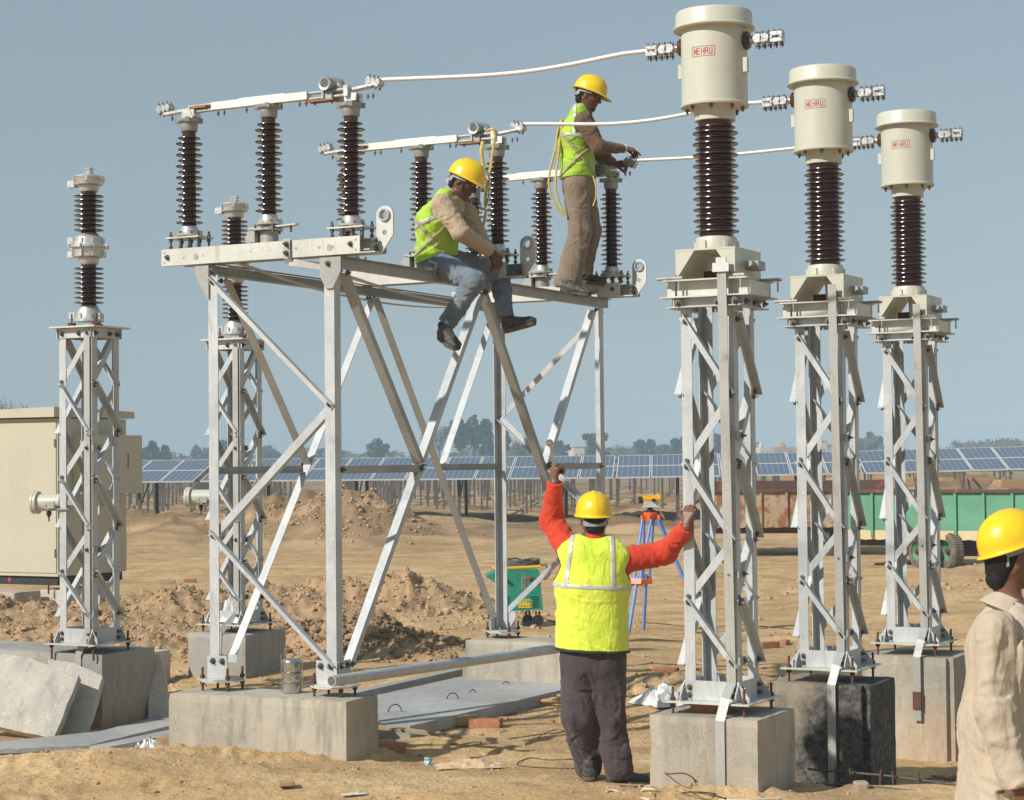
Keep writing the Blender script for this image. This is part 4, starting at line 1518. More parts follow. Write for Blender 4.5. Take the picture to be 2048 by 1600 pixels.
    path = [D(ex, -.062, ez), D(ex + .002, -.01, ez + .003), D(ex + .010, .025, ez + .006), D(ex + .028, .045, ez + .0), D(ex + .040, .050, ez - .03), D(ex + .042, .050, ez - .10)]
    mb.tube(path, [.040, .041, .047, .052, .052, .050], 24)
    obj('elbow_casting', mb, M['castgrey'], t)
    mb = MB()
    vs, fs = [], []
    pr = [(.031, -.066), (.044, -.068), (.046, -.062), (.046, -.052), (.043, -.05), (.031, -.055)]
    for j, (r, y) in enumerate(pr):
        for k in range(n):
            vs.append(D(ex + r * math.cos(2 * math.pi * k / n), y, ez + r * math.sin(2 * math.pi * k / n)))
    for j in range(6):
        for k in range(n):
            fs.append((j * n + k, j * n + (k + 1) % n, ((j + 1) % 6) * n + (k + 1) % n, ((j + 1) % 6) * n + k))
    mb.add(vs, fs, True)
    obj('elbow_rim', mb, M['alu_bright'], t)
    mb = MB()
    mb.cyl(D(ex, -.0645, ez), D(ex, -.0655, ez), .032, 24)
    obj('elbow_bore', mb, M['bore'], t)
    mb = MB()
    mb.box(D(ex + .01, .0, 4.282), (.05, .07, .05))
    mb.box(D(ex - .03, -.03, 4.285), (.018, .03, .05))
    obj('elbow_foot', mb, M['castgrey'], t)
    clamp_cluster(t, D(-3.855, 0, 4.318), -1, .12)
    clamp_cluster(t, D(-2.285, 0, 4.345), 1, .3)
    for a in (-3.83, -3.66, -3.45, -3.40, -2.80, -2.75, -2.35, -2.28, -2.24, -2.55, -2.68, -3.22, -2.95):
        hb.cyl(D(a, -.02, 4.225), D(a, -.02, 4.262), .006, 6)
        hb.cyl(D(a, -.02, 4.24), D(a, -.02, 4.25), .011, 6, smooth=False)
    q = obj('bolts', hb, M['bolt'], t, fix=False)
    q['kind'] = 'stuff'
    return t


M['alubeam'] = basic('matt_aluminium_arm', (.78, .77, .70), (.70, .69, .62), 6, .45, .15, .05, 50, dirt=(.5, .43, .3), dirt_amt=.25)
M['copper'] = basic('oxidised_copper', (.34, .15, .07), (.26, .13, .07), 30, .6, .5)
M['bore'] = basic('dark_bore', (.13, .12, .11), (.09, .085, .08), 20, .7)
dis = make_disconnector('front disconnector switch, nearest to the camera, with nobody beside it')
for k, lb in ((1, 'middle disconnector switch with a yellow rope hanging from its elbow'), (2, 'rear disconnector switch with a worker standing at its right end')):
    c = copy_tree(dis)
    c.location = W(DA, DB + k * STEP, 0)
    c['label'] = lb

# round conductors from the switches to the transformers
for k, lb in ((0, 'nearest round conductor, highest against the sky'), (1, 'middle round conductor passing the chest of the standing worker'), (2, 'farthest round conductor leading from the hands of the standing worker')):
    p0, p1 = W(-2.245, -.20 + k * STEP, 4.350), W(-.345, k * STEP, 4.373)
    mb = MB()
    pts = []
    for i in range(33):
        s = i / 32
        z = -.042 * math.sin(math.pi * min(1, s * 1.15)) + (.010 if k == 1 else .006) * math.sin(s * 8 + k)
        if k == 2:
            z *= .35
        pts.append(p0.lerp(p1, s) + Vector((0, 0, z)))
    mb.tube(pts, .0135, 12)
    o = obj('busbar', mb, M['alu_dull'] if False else M['alubeam'])
    place(o, p0)
    tag(o, lb, 'conductor rod', 'aluminium conductors between switches and transformers')

# loose earthing straps below the switch beams
def ribbon(pts, w, t, up=Vector((0, 0, 1))):
    mb = MB()
    vs, fs = [], []
    m = len(pts)
    for i, p in enumerate(pts):
        d = (pts[min(i + 1, m - 1)] - pts[max(i - 1, 0)]).normalized()
        s = d.cross(up).normalized()
        n = s.cross(d).normalized()
        for x, y in ((-w / 2, -t / 2), (w / 2, -t / 2), (w / 2, t / 2), (-w / 2, t / 2)):
            vs.append(p + s * x + n * y)
    for i in range(m - 1):
        for k in range(4):
            fs.append((i * 4 + k, i * 4 + (k + 1) % 4, (i + 1) * 4 + (k + 1) % 4, (i + 1) * 4 + k))
    fs += [(3, 2, 1, 0), tuple((m - 1) * 4 + k for k in range(4))]
    return mb.add(vs, fs)


def catenary(p0, p1, sag, n=24):
    return [p0.lerp(p1, i / n) + Vector((0, 0, -sag * 4 * (i / n) * (1 - i / n))) for i in range(n + 1)]


for p0, p1, sag, lb in ((W(-3.30, -.17, 3.235), W(-3.70, 3.72, 3.225), .10, 'sagging zinc strap under the gantry starting left of its front right leg'),
                        (W(-2.60, -.12, 3.150), W(-3.66, 3.70, 3.222), .035, 'sagging zinc strap starting at the head of the front right leg')):
    o = obj('earthing_strap', ribbon(catenary(p0, p1, sag), .05, .006), M['strap'])
    place(o, p0)
    tag(o, lb, 'metal strap', 'loose earthing straps under the gantry')
pts = [W(-2.862, -.285, 3.365), W(-2.862, -.287, 3.30), W(-2.860, -.287, 3.235), W(-2.85, -.275, 3.212), W(-2.80, -.26, 3.205), W(-2.62, -.20, 3.175)]
mb = MB()
for a_, b_ in zip(pts[:-1], pts[1:]):
    mb.flat(a_, b_, .05, .006, (-RV[0], -RV[1], .3))
o = obj('earthing_strap', mb, M['strap'])
place(o, pts[0])
tag(o, 'short zinc strap bolted over the front face of the nearest switch beam', 'metal strap', 'loose earthing straps under the gantry')
mb = MB()
for z in (3.33, 3.272):
    mb.bolt(W(-2.862, -.29, z), (-RV[0], -RV[1], 0), .013, .02)
q = obj('bolts', mb, M['bolt'], o, fix=False)
q.matrix_parent_inverse = o.matrix_world.inverted()
q['kind'] = 'stuff'

# ------------------------------------------------------------------ haze
hz = MB()
hz.box2((-1060, -1060, -3), (1060, 1060, 22))
_h = NT('thin_morning_haze')
_h.t.nodes.remove(_h.b)
_vp = _h.n('ShaderNodeVolumePrincipled')
_vp.inputs['Color'].default_value = (.66, .86, 1.0, 1)
_vp.inputs['Density'].default_value = .0013
_vp.inputs['Anisotropy'].default_value = -.2
_h.l(_vp.outputs[0], _h.o.inputs['Volume'])
o = obj('haze', hz, _h.m)
o['kind'] = 'stuff'

# ------------------------------------------------------------------ solar field
def panel_mat():
    t = NT('blue_solar_cells')
    s = t.n('ShaderNodeSeparateXYZ')
    t.l(t.objc, s.inputs[0])
    def lines(sock, per, w):
        m = t.math('PINGPONG', t.math('ADD', sock, 50 * per), per / 2)
        return t.math('LESS_THAN', m, w)
    fine = t.math('MAXIMUM', lines(s.outputs['X'], .159, .007), lines(s.outputs['Y'], .159, .004))
    v = t.mix(t.noise(1.3, 3), (.050, .075, .125), (.072, .102, .158))
    col = t.mix(t.math('MULTIPLY', fine, .6), v, (.50, .54, .60))
    return t.fin(col, .22, 0.0, None, Coat_Weight=.4, Coat_Roughness=.15)


M['cells'] = panel_mat()
M['panel_frame'] = basic('white_panel_frame', (.72, .72, .70), (.62, .62, .60), 5, .4, .2)
M['panel_back'] = basic('panel_back_sheet', (.45, .45, .44), None, 5, .6)
M['tablesteel'] = basic('grey_table_steel', (.13, .12, .11), (.085, .075, .065), 6, .6, .2)
ROWD = Vector((math.cos(.079), -math.sin(.079), 0))
ROWN = Vector((math.sin(.079), math.cos(.079), 0))
PW, PL = .99, 1.51
TILT = math.asin(.63 / 3.03)


def panel_mesh():
    mb = MB()
    w, l, th = PW - .03, PL - .025, .038
    f = .028
    mb.box2((0, 0, 0), (w, f, th))
    mb.box2((0, l - f, 0), (w, l, th))
    mb.box2((0, f, 0), (f, l - f, th))
    mb.box2((w - f, f, 0), (w, l - f, th))
    n0 = len(mb.f)
    mb.box2((f, f, .006), (w - f, l - f, th - .006))
    me = mb.mesh('solar_panel')
    me.materials.append(M['panel_frame'])
    me.materials.append(M['cells'])
    for p in me.polygons:
        if p.index >= n0:
            p.material_index = 1
    return me


PANEL = panel_mesh()


def solar_table(label, x0, y0, zb, ncol, zslope=0.0, simple=False, gzv=None, group='solar panel tables of the far field'):
    rz = math.atan2(ROWD.y, ROWD.x)
    t = thing('solar_table', label, 'solar panel table' if not simple else 'panel frame', (x0, y0, 0), rz, group)
    ct_, st_ = math.cos(TILT), math.sin(TILT)
    zz = lambda u: zb + zslope * u
    if not simple:
        for i in range(ncol):
            for r in range(2):
                p = bpy.data.objects.new('solar_panel', PANEL)
                COL.objects.link(p)
                p.parent = t
                p.location = (i * PW, r * PL * ct_, zz(i * PW) + r * PL * st_)
                p.rotation_euler = (TILT, -math.atan(zslope), 0)
    else:
        for v in (.45, 2.55):
            mb = MB()
            mb.box((ncol * PW / 2, v * ct_, zb + v * st_ - .03), (ncol * PW, .05, .05))
            obj('purlin', mb, M['tablesteel'], t)
    mb = MB()
    for v in (.45, 2.55):
        mb.box2((0, v * ct_ - .03, -.0), (ncol * PW, v * ct_ + .03, .055))
        for q in range(8):
            i_ = len(mb.v) - 8 + q
            x, y, z = mb.v[i_]
            mb.v[i_] = (x, y, z + zz(x) - .06 + v * st_ - .0)
    if not simple:
        for k, v in enumerate((.45, 2.55)):
            m2 = MB()
            m2.v, m2.f, m2.s = mb.v[k * 8:(k + 1) * 8], [tuple(j for j in f) for f in mb.f[:6]], mb.s[:6]
            obj('purlin', m2, M['tablesteel'], t)
    n = max(2, int(ncol * PW / (2.75 if not simple else 1.45)))
    leg_me = {}
    for i in range(n):
        u = ncol * PW * (i + .5) / n
        for v, r in ((.5, .045), (2.45, .05)):
            wx = Vector((x0, y0, 0)) + ROWD * u + ROWN * v
            gl = gz(wx.x, wx.y) - .1
            mb = MB()
            lw = .045 if not simple else .032
            mb.box2((u - lw, v - lw, gl), (u + lw, v + lw, zz(u) + v / math.cos(TILT) * math.sin(TILT) - .02))
            obj('leg', mb, M['tablesteel'], t)
        mb = MB()
        mb.cyl((u, .52, zz(u) - .75), (u, 1.9, zz(u) + .28), .022, 6)
        obj('diagonal_brace', mb, M['tablesteel'], t)
        mb = MB()
        mb.box((u, 1.45, zz(u) + 1.45 * math.tan(TILT) - .05), (.05, 2.7, .05), Matrix.Rotation(TILT, 3, 'X'))
        obj('rafter', mb, M['tablesteel'], t)
    return t


labels = ['solar table at the left end of the front row, behind the beige cabinet', 'solar table of the front row seen between the gantry legs', 'solar table of the front row behind the tripod and the transformer towers', 'solar table at the right end of the front row above the green trailer']
solar_table(labels[0], -9.15 - 7 * PW, 57.1, 1.385, 7, .0)
solar_table(labels[1], -8.98, 56.45, 1.39, 12, -.0)
solar_table(labels[2], -8.98 + 12 * PW + .02, 56.45 - .94, 1.388, 7, .009)
solar_table(labels[3], -8.98 + 19 * PW + .04, 56.45 - 1.49, 1.45, 11, .019)
for k in range(1, 10):
    for j in range(3):
        xx = -18 - k * .9 + j * (12.3 + k * .35)
        yy = 58.8 + 6.1 * k - (xx + 9) * .079
        solar_table('bare steel solar table frame without panels in a rear row below the front row panels', xx, yy, 1.39, 12, 0, True, group='bare solar table frames of the rear rows')

# ------------------------------------------------------------------ trees and houses on the horizon
def leaf_mat(name, a, b):
    t = NT(name)
    col = t.mix(t.ramp(t.noise(.55, 4, .6), [(.35, 0.0), (.65, 1.0)]), a, b)
    return t.fin(col, .8, 0.0, None, Specular_IOR_Level=.2)


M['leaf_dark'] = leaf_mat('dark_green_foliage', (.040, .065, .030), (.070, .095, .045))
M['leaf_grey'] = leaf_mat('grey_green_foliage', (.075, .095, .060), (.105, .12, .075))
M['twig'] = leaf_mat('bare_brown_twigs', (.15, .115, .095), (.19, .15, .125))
M['bark'] = basic('tree_bark', (.12, .09, .065), (.08, .06, .045), 3, .9)


def tree(label, px, ytop, wpx, y, kind, seed, group='trees on the horizon'):
    rg = np.random.default_rng(seed)
    top = aty(px, ytop, y)
    H = top.z
    Rw = wpx / 2 * y / FPX
    t = thing('tree', label, 'tree', (top.x, y, 0), rg.uniform(0, 6), group)
    mb = MB()
    mb.tube([(0, 0, -.2), (.05 * H * .1, 0, H * .3), (0, .02 * H, H * .75)], [.035 * H * .6, .024 * H * .6, .008 * H], 6)
    tips = []
    nl = 9 if kind != 'bare' else 16
    for i in range(nl):
        a = rg.uniform(0, 6.28)
        z0 = H * rg.uniform(.18, .55)
        z1 = min(H * .97, z0 + H * rg.uniform(.15, .45))
        rr = Rw * rg.uniform(.35, .9) * (1 if kind != 'tall' else .8)
        p1 = Vector((rr * math.cos(a), rr * math.sin(a), z1))
        mb.tube([(0, 0, z0), Vector((rr * .45 * math.cos(a), rr * .45 * math.sin(a), (z0 + z1) / 2 + .04 * H)), p1], [.012 * H * .6, .008 * H * .6, .003 * H], 4)
        tips.append(p1)
    obj('trunk', mb, M['bark'], t)
    n = {'bare': 1100, 'green': 2000, 'tall': 2000, 'grey': 1500}[kind]
    cl = [(Vector((0, 0, H * .62)), .55)] + [(p, rg.uniform(.28, .5)) for p in tips] + [(Vector((rg.normal(0, .3) * Rw, rg.normal(0, .3) * Rw, H * rg.uniform(.65, .86))), .38) for _ in range(4)]
    P_ = []
    for i in range(n):
        c, r = cl[rg.integers(len(cl))]
        d = rg.normal(0, 1, 3)
        d /= np.linalg.norm(d)
        q = np.array(c) + d * (rg.uniform(.2, 1.25)) * r * np.array([Rw * .85, Rw * .85, H * .26])
        if q[2] < H * .1 or q[2] > H * 1.0:
            q[2] = np.clip(q[2], H * .12, H * rg.uniform(.8, 1.0))
        P_.append(q)
    P_ = np.array(P_)
    s = (.05 * y / 350 * 5) * rg.uniform(.4, 1.3, (n, 1))
    A = rg.normal(0, 1, (n, 3))
    A /= np.linalg.norm(A, axis=1, keepdims=True)
    Bv = np.cross(A, rg.normal(0, 1, (n, 3)))
    Bv /= np.linalg.norm(Bv, axis=1, keepdims=True)
    if kind == 'bare':
        A = A * 2.0 + [0, 0, .9]
        Bv = Bv * .16
    V = np.stack([P_ - A * s - Bv * s, P_ + A * s - Bv * s, P_ + A * s + Bv * s, P_ - A * s + Bv * s], 1).reshape(-1, 3)
    me = bpy.data.meshes.new('crown')
    me.vertices.add(len(V))
    me.vertices.foreach_set('co', V.astype(np.float32).ravel())
    me.loops.add(len(V))
    me.loops.foreach_set('vertex_index', np.arange(len(V), dtype=np.int32))
    me.polygons.add(n)
    me.polygons.foreach_set('loop_start', (np.arange(n) * 4).astype(np.int32))
    me.update(calc_edges=True)
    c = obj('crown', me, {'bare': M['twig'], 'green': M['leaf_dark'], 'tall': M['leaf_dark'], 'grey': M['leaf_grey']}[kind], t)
    c['kind'] = 'stuff'


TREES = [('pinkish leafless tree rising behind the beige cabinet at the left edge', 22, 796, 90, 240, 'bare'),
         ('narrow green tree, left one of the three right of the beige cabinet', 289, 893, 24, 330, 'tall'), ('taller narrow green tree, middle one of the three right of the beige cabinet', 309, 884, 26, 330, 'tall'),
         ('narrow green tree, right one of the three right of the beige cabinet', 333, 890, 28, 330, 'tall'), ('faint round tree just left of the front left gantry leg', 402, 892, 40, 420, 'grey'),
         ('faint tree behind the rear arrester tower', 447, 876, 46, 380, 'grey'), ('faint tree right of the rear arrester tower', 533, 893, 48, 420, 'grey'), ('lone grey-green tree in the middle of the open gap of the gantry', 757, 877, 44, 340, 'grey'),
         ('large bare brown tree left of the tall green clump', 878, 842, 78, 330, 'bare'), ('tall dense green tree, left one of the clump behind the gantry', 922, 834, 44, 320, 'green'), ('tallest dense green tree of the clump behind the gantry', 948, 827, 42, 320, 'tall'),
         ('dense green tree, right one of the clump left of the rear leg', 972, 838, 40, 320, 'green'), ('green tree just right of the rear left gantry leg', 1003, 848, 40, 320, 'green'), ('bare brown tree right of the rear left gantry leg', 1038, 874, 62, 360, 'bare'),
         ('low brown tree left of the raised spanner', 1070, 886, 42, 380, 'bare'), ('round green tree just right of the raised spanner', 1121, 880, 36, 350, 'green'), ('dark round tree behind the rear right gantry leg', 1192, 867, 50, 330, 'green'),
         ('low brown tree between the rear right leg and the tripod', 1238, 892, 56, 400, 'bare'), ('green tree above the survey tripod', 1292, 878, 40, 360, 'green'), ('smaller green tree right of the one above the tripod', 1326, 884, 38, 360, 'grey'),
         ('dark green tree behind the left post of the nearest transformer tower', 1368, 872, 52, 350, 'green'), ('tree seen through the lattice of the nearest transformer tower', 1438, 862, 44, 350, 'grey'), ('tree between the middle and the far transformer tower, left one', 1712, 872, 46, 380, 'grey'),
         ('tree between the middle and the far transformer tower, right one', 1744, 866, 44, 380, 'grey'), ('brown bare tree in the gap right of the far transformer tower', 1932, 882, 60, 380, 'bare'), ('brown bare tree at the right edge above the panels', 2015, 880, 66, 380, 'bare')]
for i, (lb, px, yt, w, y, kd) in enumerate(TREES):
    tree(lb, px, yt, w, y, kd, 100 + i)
# distant continuous scrub
rg = np.random.default_rng(5)
n = 17000
xx = rg.uniform(-190, 190, n)
yy = 430 + rg.uniform(-10, 60, n)
hh = (3.4 + 1.7 * vnoise(xx * .11, yy * 0, 3) + 1.0 * vnoise(xx * .4, yy * 0, 4)) * rg.uniform(.1, 1, n) ** .6
P_ = np.stack([xx, yy, np.maximum(hh, .2) + .4], 1)
A = rg.normal(0, 1, (n, 3))
A /= np.linalg.norm(A, axis=1, keepdims=True)
Bv = np.cross(A, rg.normal(0, 1, (n, 3)))
Bv /= np.linalg.norm(Bv, axis=1, keepdims=True)
V = np.stack([P_ - A * .5 - Bv * .5, P_ + A * .5 - Bv * .5, P_ + A * .5 + Bv * .5, P_ - A * .5 + Bv * .5], 1).reshape(-1, 3)
mb = bpy.data.meshes.new('treeline')
mb.from_pydata(V.tolist(), [], np.arange(len(V)).reshape(-1, 4).tolist())
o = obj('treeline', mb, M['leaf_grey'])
o['kind'] = 'stuff'

M['plaster'] = basic('pale_house_plaster', (.62, .55, .44), (.55, .48, .38), 1, .8)
M['plaster_red'] = basic('reddish_house_plaster', (.42, .26, .18), (.38, .24, .17), 1, .8)
M['window'] = basic('dark_window', (.05, .06, .07), None, 2, .3)


def house(label, px, ytop, wpx, y, m, dome=False):
    top = aty(px, ytop, y)
    w = wpx * y / FPX
    t = thing('house', label, 'house', (top.x, y, 0), .15, 'small houses on the horizon')
    H = top.z
    mb = MB()
    mb.box2((-w / 2, 0, 0), (w / 2, 6, H * (.8 if dome else .93)))
    obj('wall', mb, m, t)
    mb = MB()
    if dome:
        mb.lathe([(w * .22, H * .8), (w * .2, H * .88), (w * .12, H * .96), (.05, H)], (0, 3, 0), n=16)
    else:
        mb.box2((-w / 2 - .2, -.2, H * .93), (w / 2 + .2, 6.2, H))
    obj('roof', mb, m, t)
    for s in (-.25, .25):
        mb = MB()
        mb.box((s * w, -.02, H * .55), (w * .13, .06, H * .2))
        obj('window', mb, M['window'], t)


house('tiny yellowish house just right of the raised spanner', 1158, 890, 22, 390, M['plaster'])
house('tiny cream house with a small dome right of the nearest transformer tower', 1530, 884, 20, 390, M['plaster'], True)
house('reddish domed house left of the middle transformer tower', 1570, 884, 44, 420, M['plaster_red'], True)
house('white house showing through the middle transformer tower', 1642, 878, 24, 400, M['plaster'])
house('low reddish house right of the white house', 1660, 888, 34, 420, M['plaster_red'])
house('white house just left of the far transformer tower', 1722, 893, 40, 420, M['plaster'])

# ------------------------------------------------------------------ cabinet at the left
cab = thing('equipment_cabinet', 'large beige outdoor equipment cabinet on concrete plinths, cut by the left edge', 'cabinet', (-5.79, 25.0, 0), -AZ)
mb = MB()
mb.box2((-2.6, 0, .50), (0, 1.36, 2.515))
obj('body', mb, M['cabpaint'], cab)
mb = MB()
mb.box2((-1.32, -.012, .545), (-.02, -.002, 2.47))
obj('door', mb, M['cabpaint'], cab)
mb = MB()
mb.box2((-2.58, -.012, .545), (-1.335, -.002, 2.47))
obj('door', mb, M['cabpaint'], cab)
mb = MB()
mb.add([(-2.75, -.10, 2.53), (.03, -.10, 2.53), (.03, 1.50, 2.53), (-2.75, 1.50, 2.53), (-2.75, -.10, 2.60), (.03, -.10, 2.66), (.03, 1.50, 2.62), (-2.75, 1.50, 2.58)], [(0, 3, 2, 1), (4, 5, 6, 7), (0, 1, 5, 4), (1, 2, 6, 5), (2, 3, 7, 6), (3, 0, 4, 7)])
obj('roof', mb, M['cabpaint'], cab)
mb = MB()
mb.box2((.003, .28, 1.54), (.30, 1.32, 2.30))
ab = obj('side_box', mb, M['cabpaint'], cab)
mb = MB()
mb.box2((.300, .80, 1.86), (.304, .815, 2.06))
mb.box2((.300, 1.02, 1.86), (.304, 1.035, 2.06))
q = obj('slot', mb, M['black'], ab)
q['kind'] = 'stuff'
mb = MB()
mb.box2((-2.56, .04, .385), (-.04, 1.32, .495))
for z_ in (.8, 1.5, 2.2):
    hg = MB()
    hg.cyl((-.035, -.022, z_ - .05), (-.035, -.022, z_ + .05), .012, 8)
    obj('hinge', hg, M['galv_old_shade'], cab)

obj('base_frame', mb, M['black'], cab)
mb = MB()
mb.box2((-.86, .033, .42), (-.81, .039, .47))
obj('red_mark', mb, M['redprint'], cab)
for a_ in (-.95, -.12):
    mb = MB()
    mb.cyl((a_, -.04, .28), (a_, -.04, .42), .012, 8)
    obj('anchor_rod', mb, M['rust'], cab)
block('low concrete plinth under the cabinet at the left edge', 0, 0, .95, .5, .33, -.2, M['conc'], 9, pos=(-6.55, 25.05, 0))
block('low concrete plinth under the near corner of the cabinet', 0, 0, .36, .8, .33, -.2, M['conc_light'], 10, pos=(-5.72, 25.45, 0))

# ------------------------------------------------------------------ trailers
def rusty(name, base, base2, amt):
    t = NT(name)
    col = t.mix(t.ramp(t.noise(2.0, 6), [(.4, 0.0), (.6, 1.0)]), base, base2)
    k = t.ramp(t.noise(5, 9, .72, vec=t.scaled(t.pos, (1, 1, .55))), [(.60 - amt * .25, 0.0), (.68 - amt * .25, 1.0)])
    col = t.mix(k, col, t.mix(t.noise(11, 6), (.36, .14, .04), (.20, .075, .03)))
    return t.fin(col, .75, 0.0, t.bump(t.noise(30, 5), .3, .004))


M['rustpanel'] = rusty('rust_eaten_cream_panel', (.42, .33, .21), (.36, .27, .17), .55)
M['rustdark'] = rusty('dark_rusty_board', (.12, .06, .04), (.09, .05, .035), .1)
M['greenpanel'] = rusty('green_painted_panel', (.13, .34, .21), (.105, .28, .175), -.12)
M['creamband'] = rusty('cream_painted_band', (.66, .56, .33), (.62, .5, .28), -.15)
M['tyre'] = basic('dusty_tyre', (.20, .16, .11), (.12, .10, .075), 8, .95, 0, .4, 40)
M['hubgreen'] = basic('green_wheel_rim', (.09, .30, .15), (.07, .25, .12), 8, .6)
M['hubyellow'] = basic('yellow_hub_ring', (.55, .42, .12), (.5, .35, .1), 8, .6)


def wheel(t, c, ax, r=.42, w=.22, rim='hubgreen'):
    c, ax = Vector(c), Vector(ax).normalized()
    mb = MB()
    mb.lathe([(r * .58, -w / 2), (r * .9, -w / 2), (r * .985, -w * .36), (r, -w * .25), (r, w * .25), (r * .985, w * .36), (r * .9, w / 2), (r * .58, w / 2), (r * .56, 0), (r * .58, -w / 2)], c, ax, 40)
    h = Vector((0, 0, 1))
    x = (h - ax * h.dot(ax)).normalized()
    y = ax.cross(x)
    for k in range(40):
        a = 2 * math.pi * k / 40
        d = x * math.cos(a) + y * math.sin(a)
        R = Matrix((ax, ax.cross(d), d)).transposed()
        for s in (-1, 1):
            mb.box(c + d * (r + .004) + ax * s * w * .17, (w * .28, .032, .016), R)
    ty = obj('wheel', mb, M['tyre'], t)
    mb = MB()
    mb.lathe([(0, w * .22), (.09, w * .22), (.10, w * .05), (r * .45, w * .02), (r * .55, w * .30), (r * .60, w * .44), (r * .60, w * .40), (r * .5, -w * .1), (0, -w * .1)], c, ax, 32)
    obj('rim', mb, M[rim], ty)
    if abs(ax.x) > .1:
        mb = MB()
        mb.lathe([(r * .58, w * .44), (r * .66, w * .50), (r * .68, w * .48), (r * .60, w * .42), (r * .58, w * .44)], c, ax, 32)
        obj('rim_ring', mb, M['hubyellow'], ty)
    mb = MB()
    mb.lathe([(0, w * .5), (.05, w * .48), (.06, w * .2), (0, w * .2)], c, ax, 16)
    obj('hub', mb, M['rust'], ty)


def trailer(label, p0, p1, depth, zb, zt, pm, band, nrib, wheels, zfar, rib_m):
    p0, p1 = Vector((*p0, 0)), Vector((*p1, 0))
    d = (p1 - p0)
    L = d.length
    rz = math.atan2(d.y, d.x)
    t = thing('farm_trailer', label, 'farm trailer', p0, rz, 'farm trailers parked on the field')
    mb = MB()
    n = 60
    vs, fs = [], []
    for i in range(n + 1):
        x = L * i / n
        vs += [(x, 0, zb - .022 * abs(math.sin(x * 13))), (x, 0, zt), (x, .03, zt), (x, .03, zb)]
    for i in range(n):
        a, b = i * 4, i * 4 + 4
        fs += [(a, b, b + 1, a + 1), (a + 1, b + 1, b + 2, a + 2), (a + 2, b + 2, b + 3, a + 3), (a + 3, b + 3, b, a)]
    fs += [(0, 1, 2, 3), (n * 4 + 3, n * 4 + 2, n * 4 + 1, n * 4)]
    mb.add(vs, fs)
    obj('side_wall', mb, pm, t)
    if band:
        mb = MB()
        vs2 = [(x, y - .006 if y < .02 else y, z) for x, y, z in vs]
        vs2 = [(x, y, z if z < zb + .01 else zb + .145) for x, y, z in vs2]
        mb.add([(x, min(y, -.002) if y < .02 else .001, z) for x, y, z in vs2], fs)
        obj('lower_band', mb, M['creamband'], t)
    for i in range(nrib + 1):
        x = L * i / nrib
        mb = MB()
        mb.box2((x - .022, -.045, zb + .02), (x + .022, -.007, zt - .01))
        obj('rib', mb, rib_m, t)
    mb = MB()
    mb.box2((-.04, -.06, zt + .001), (L + .04, .05, zt + .055))
    obj('top_rail', mb, M['rustdark'], t)
    mb = MB()
    mb.box2((0, depth - .04, zb), (L, depth, zfar))
    obj('far_wall', mb, M['rustdark'], t)
    for x in (0.0, L - .03):
        mb = MB()
        mb.box2((x, .035, zb), (x + .03, depth - .045, zt))
        obj('end_wall', mb, M['rustdark'], t)
    mb = MB()
    mb.box2((.03, .04, zb + .0), (L - .03, depth - .05, zb + .05))
    obj('floor', mb, M['rustdark'], t)
    if band:
        mb = MB()
        mb.box2((L * .42, .30, .20), (L * .80, depth - .3, zb - .145))
        obj('undercarriage', mb, M['rustdark'], t)
    for y in (.35, depth - .35):
        mb = MB()
        mb.box2((.1, y - .05, zb - .14), (L - .1, y + .05, zb - .005))
        obj('chassis_beam', mb, M['rustdark'], t)
    for wx, wy, ax, r in wheels:
        wheel(t, (wx, wy, r - .02), ax, r, .22, 'hubgreen' if band else 'rustdark')
    mb = MB()
    for wx, wy, ax, r in wheels[:1]:
        mb.cyl((wx, .0, .42), (wx, depth, .42), .04, 10)
    obj('axle', mb, M['rustdark'], t)
    return t


trailer('rust eaten farm trailer behind the nearest transformer tower', (3.85, 38.6), (7.35, 38.2), 1.8, .58, 1.26, M['rustpanel'], False, 7, [(2.30, .25, (0, -1, 0), .52), (2.30, 1.6, (0, 1, 0), .52)], 1.46, M['rustpanel'])
trailer('green farm trailer with a cream lower band behind the far transformer tower', (5.85, 34.6), (9.75, 32.57), 1.8, .50, 1.30, M['greenpanel'], True, 9, [(1.34, .02, (-.80, -.65, 0), .31), (1.40, 1.5, (0, 1, 0), .31), (1.86, .06, (-.80, -.65, 0), .31)], 1.28, M['greenpanel'])

# carton stacks under the panels at the right
M['carton'] = basic('brown_carton', (.47, .29, .155), (.41, .245, .12), 2, .85)
for i, (x0, x1, yt, yb, yy, lb) in enumerate(((1562, 1600, 950, 968, 60, 'small brown carton behind the rusty trailer'), (1725, 1800, 948, 963, 61, 'brown carton stack left of the far transformer tower'),
                                              (1806, 1862, 955, 972, 60, 'open brown carton stack seen through the far transformer tower'), (1884, 1908, 955, 972, 60, 'brown carton just right of the far transformer tower'),
                                              (1928, 1990, 956, 973, 59, 'long brown carton between two panel legs'), (2002, 2060, 959, 978, 58.5, 'long brown carton at the right edge below the panels'))):
    for yy in np.arange(57.5, 80, .5):
        gp = aty((x0 + x1) / 2, yb, float(yy))
        if gp.z < gz(gp.x, gp.y) + .02:
            break
    yy = float(yy)
    a, b = aty(x0, yb, yy), aty(x1, yt, yy)
    t = thing('carton', lb, 'carton', ((a.x + b.x) / 2, yy, a.z), .05 * (i - 2), 'brown cartons below the right hand panels')
    w = b.x - a.x
    h = b.z - a.z
    m_ = max(1, round(h / .14))
    for k in range(m_):
        mb = MB()
        o_ = .03 * ((k * 7) % 3 - 1)
        mb.box2((-w / 2 + o_, 0, k * h / m_ + .004), (w / 2 + o_, .9, (k + 1) * h / m_))
        mb.box2((-w / 2 + o_ - .003, -.004, (k + .45) * h / m_), (w / 2 + o_ + .003, .5, (k + .5) * h / m_))
        obj('box', mb, M['carton'], t)

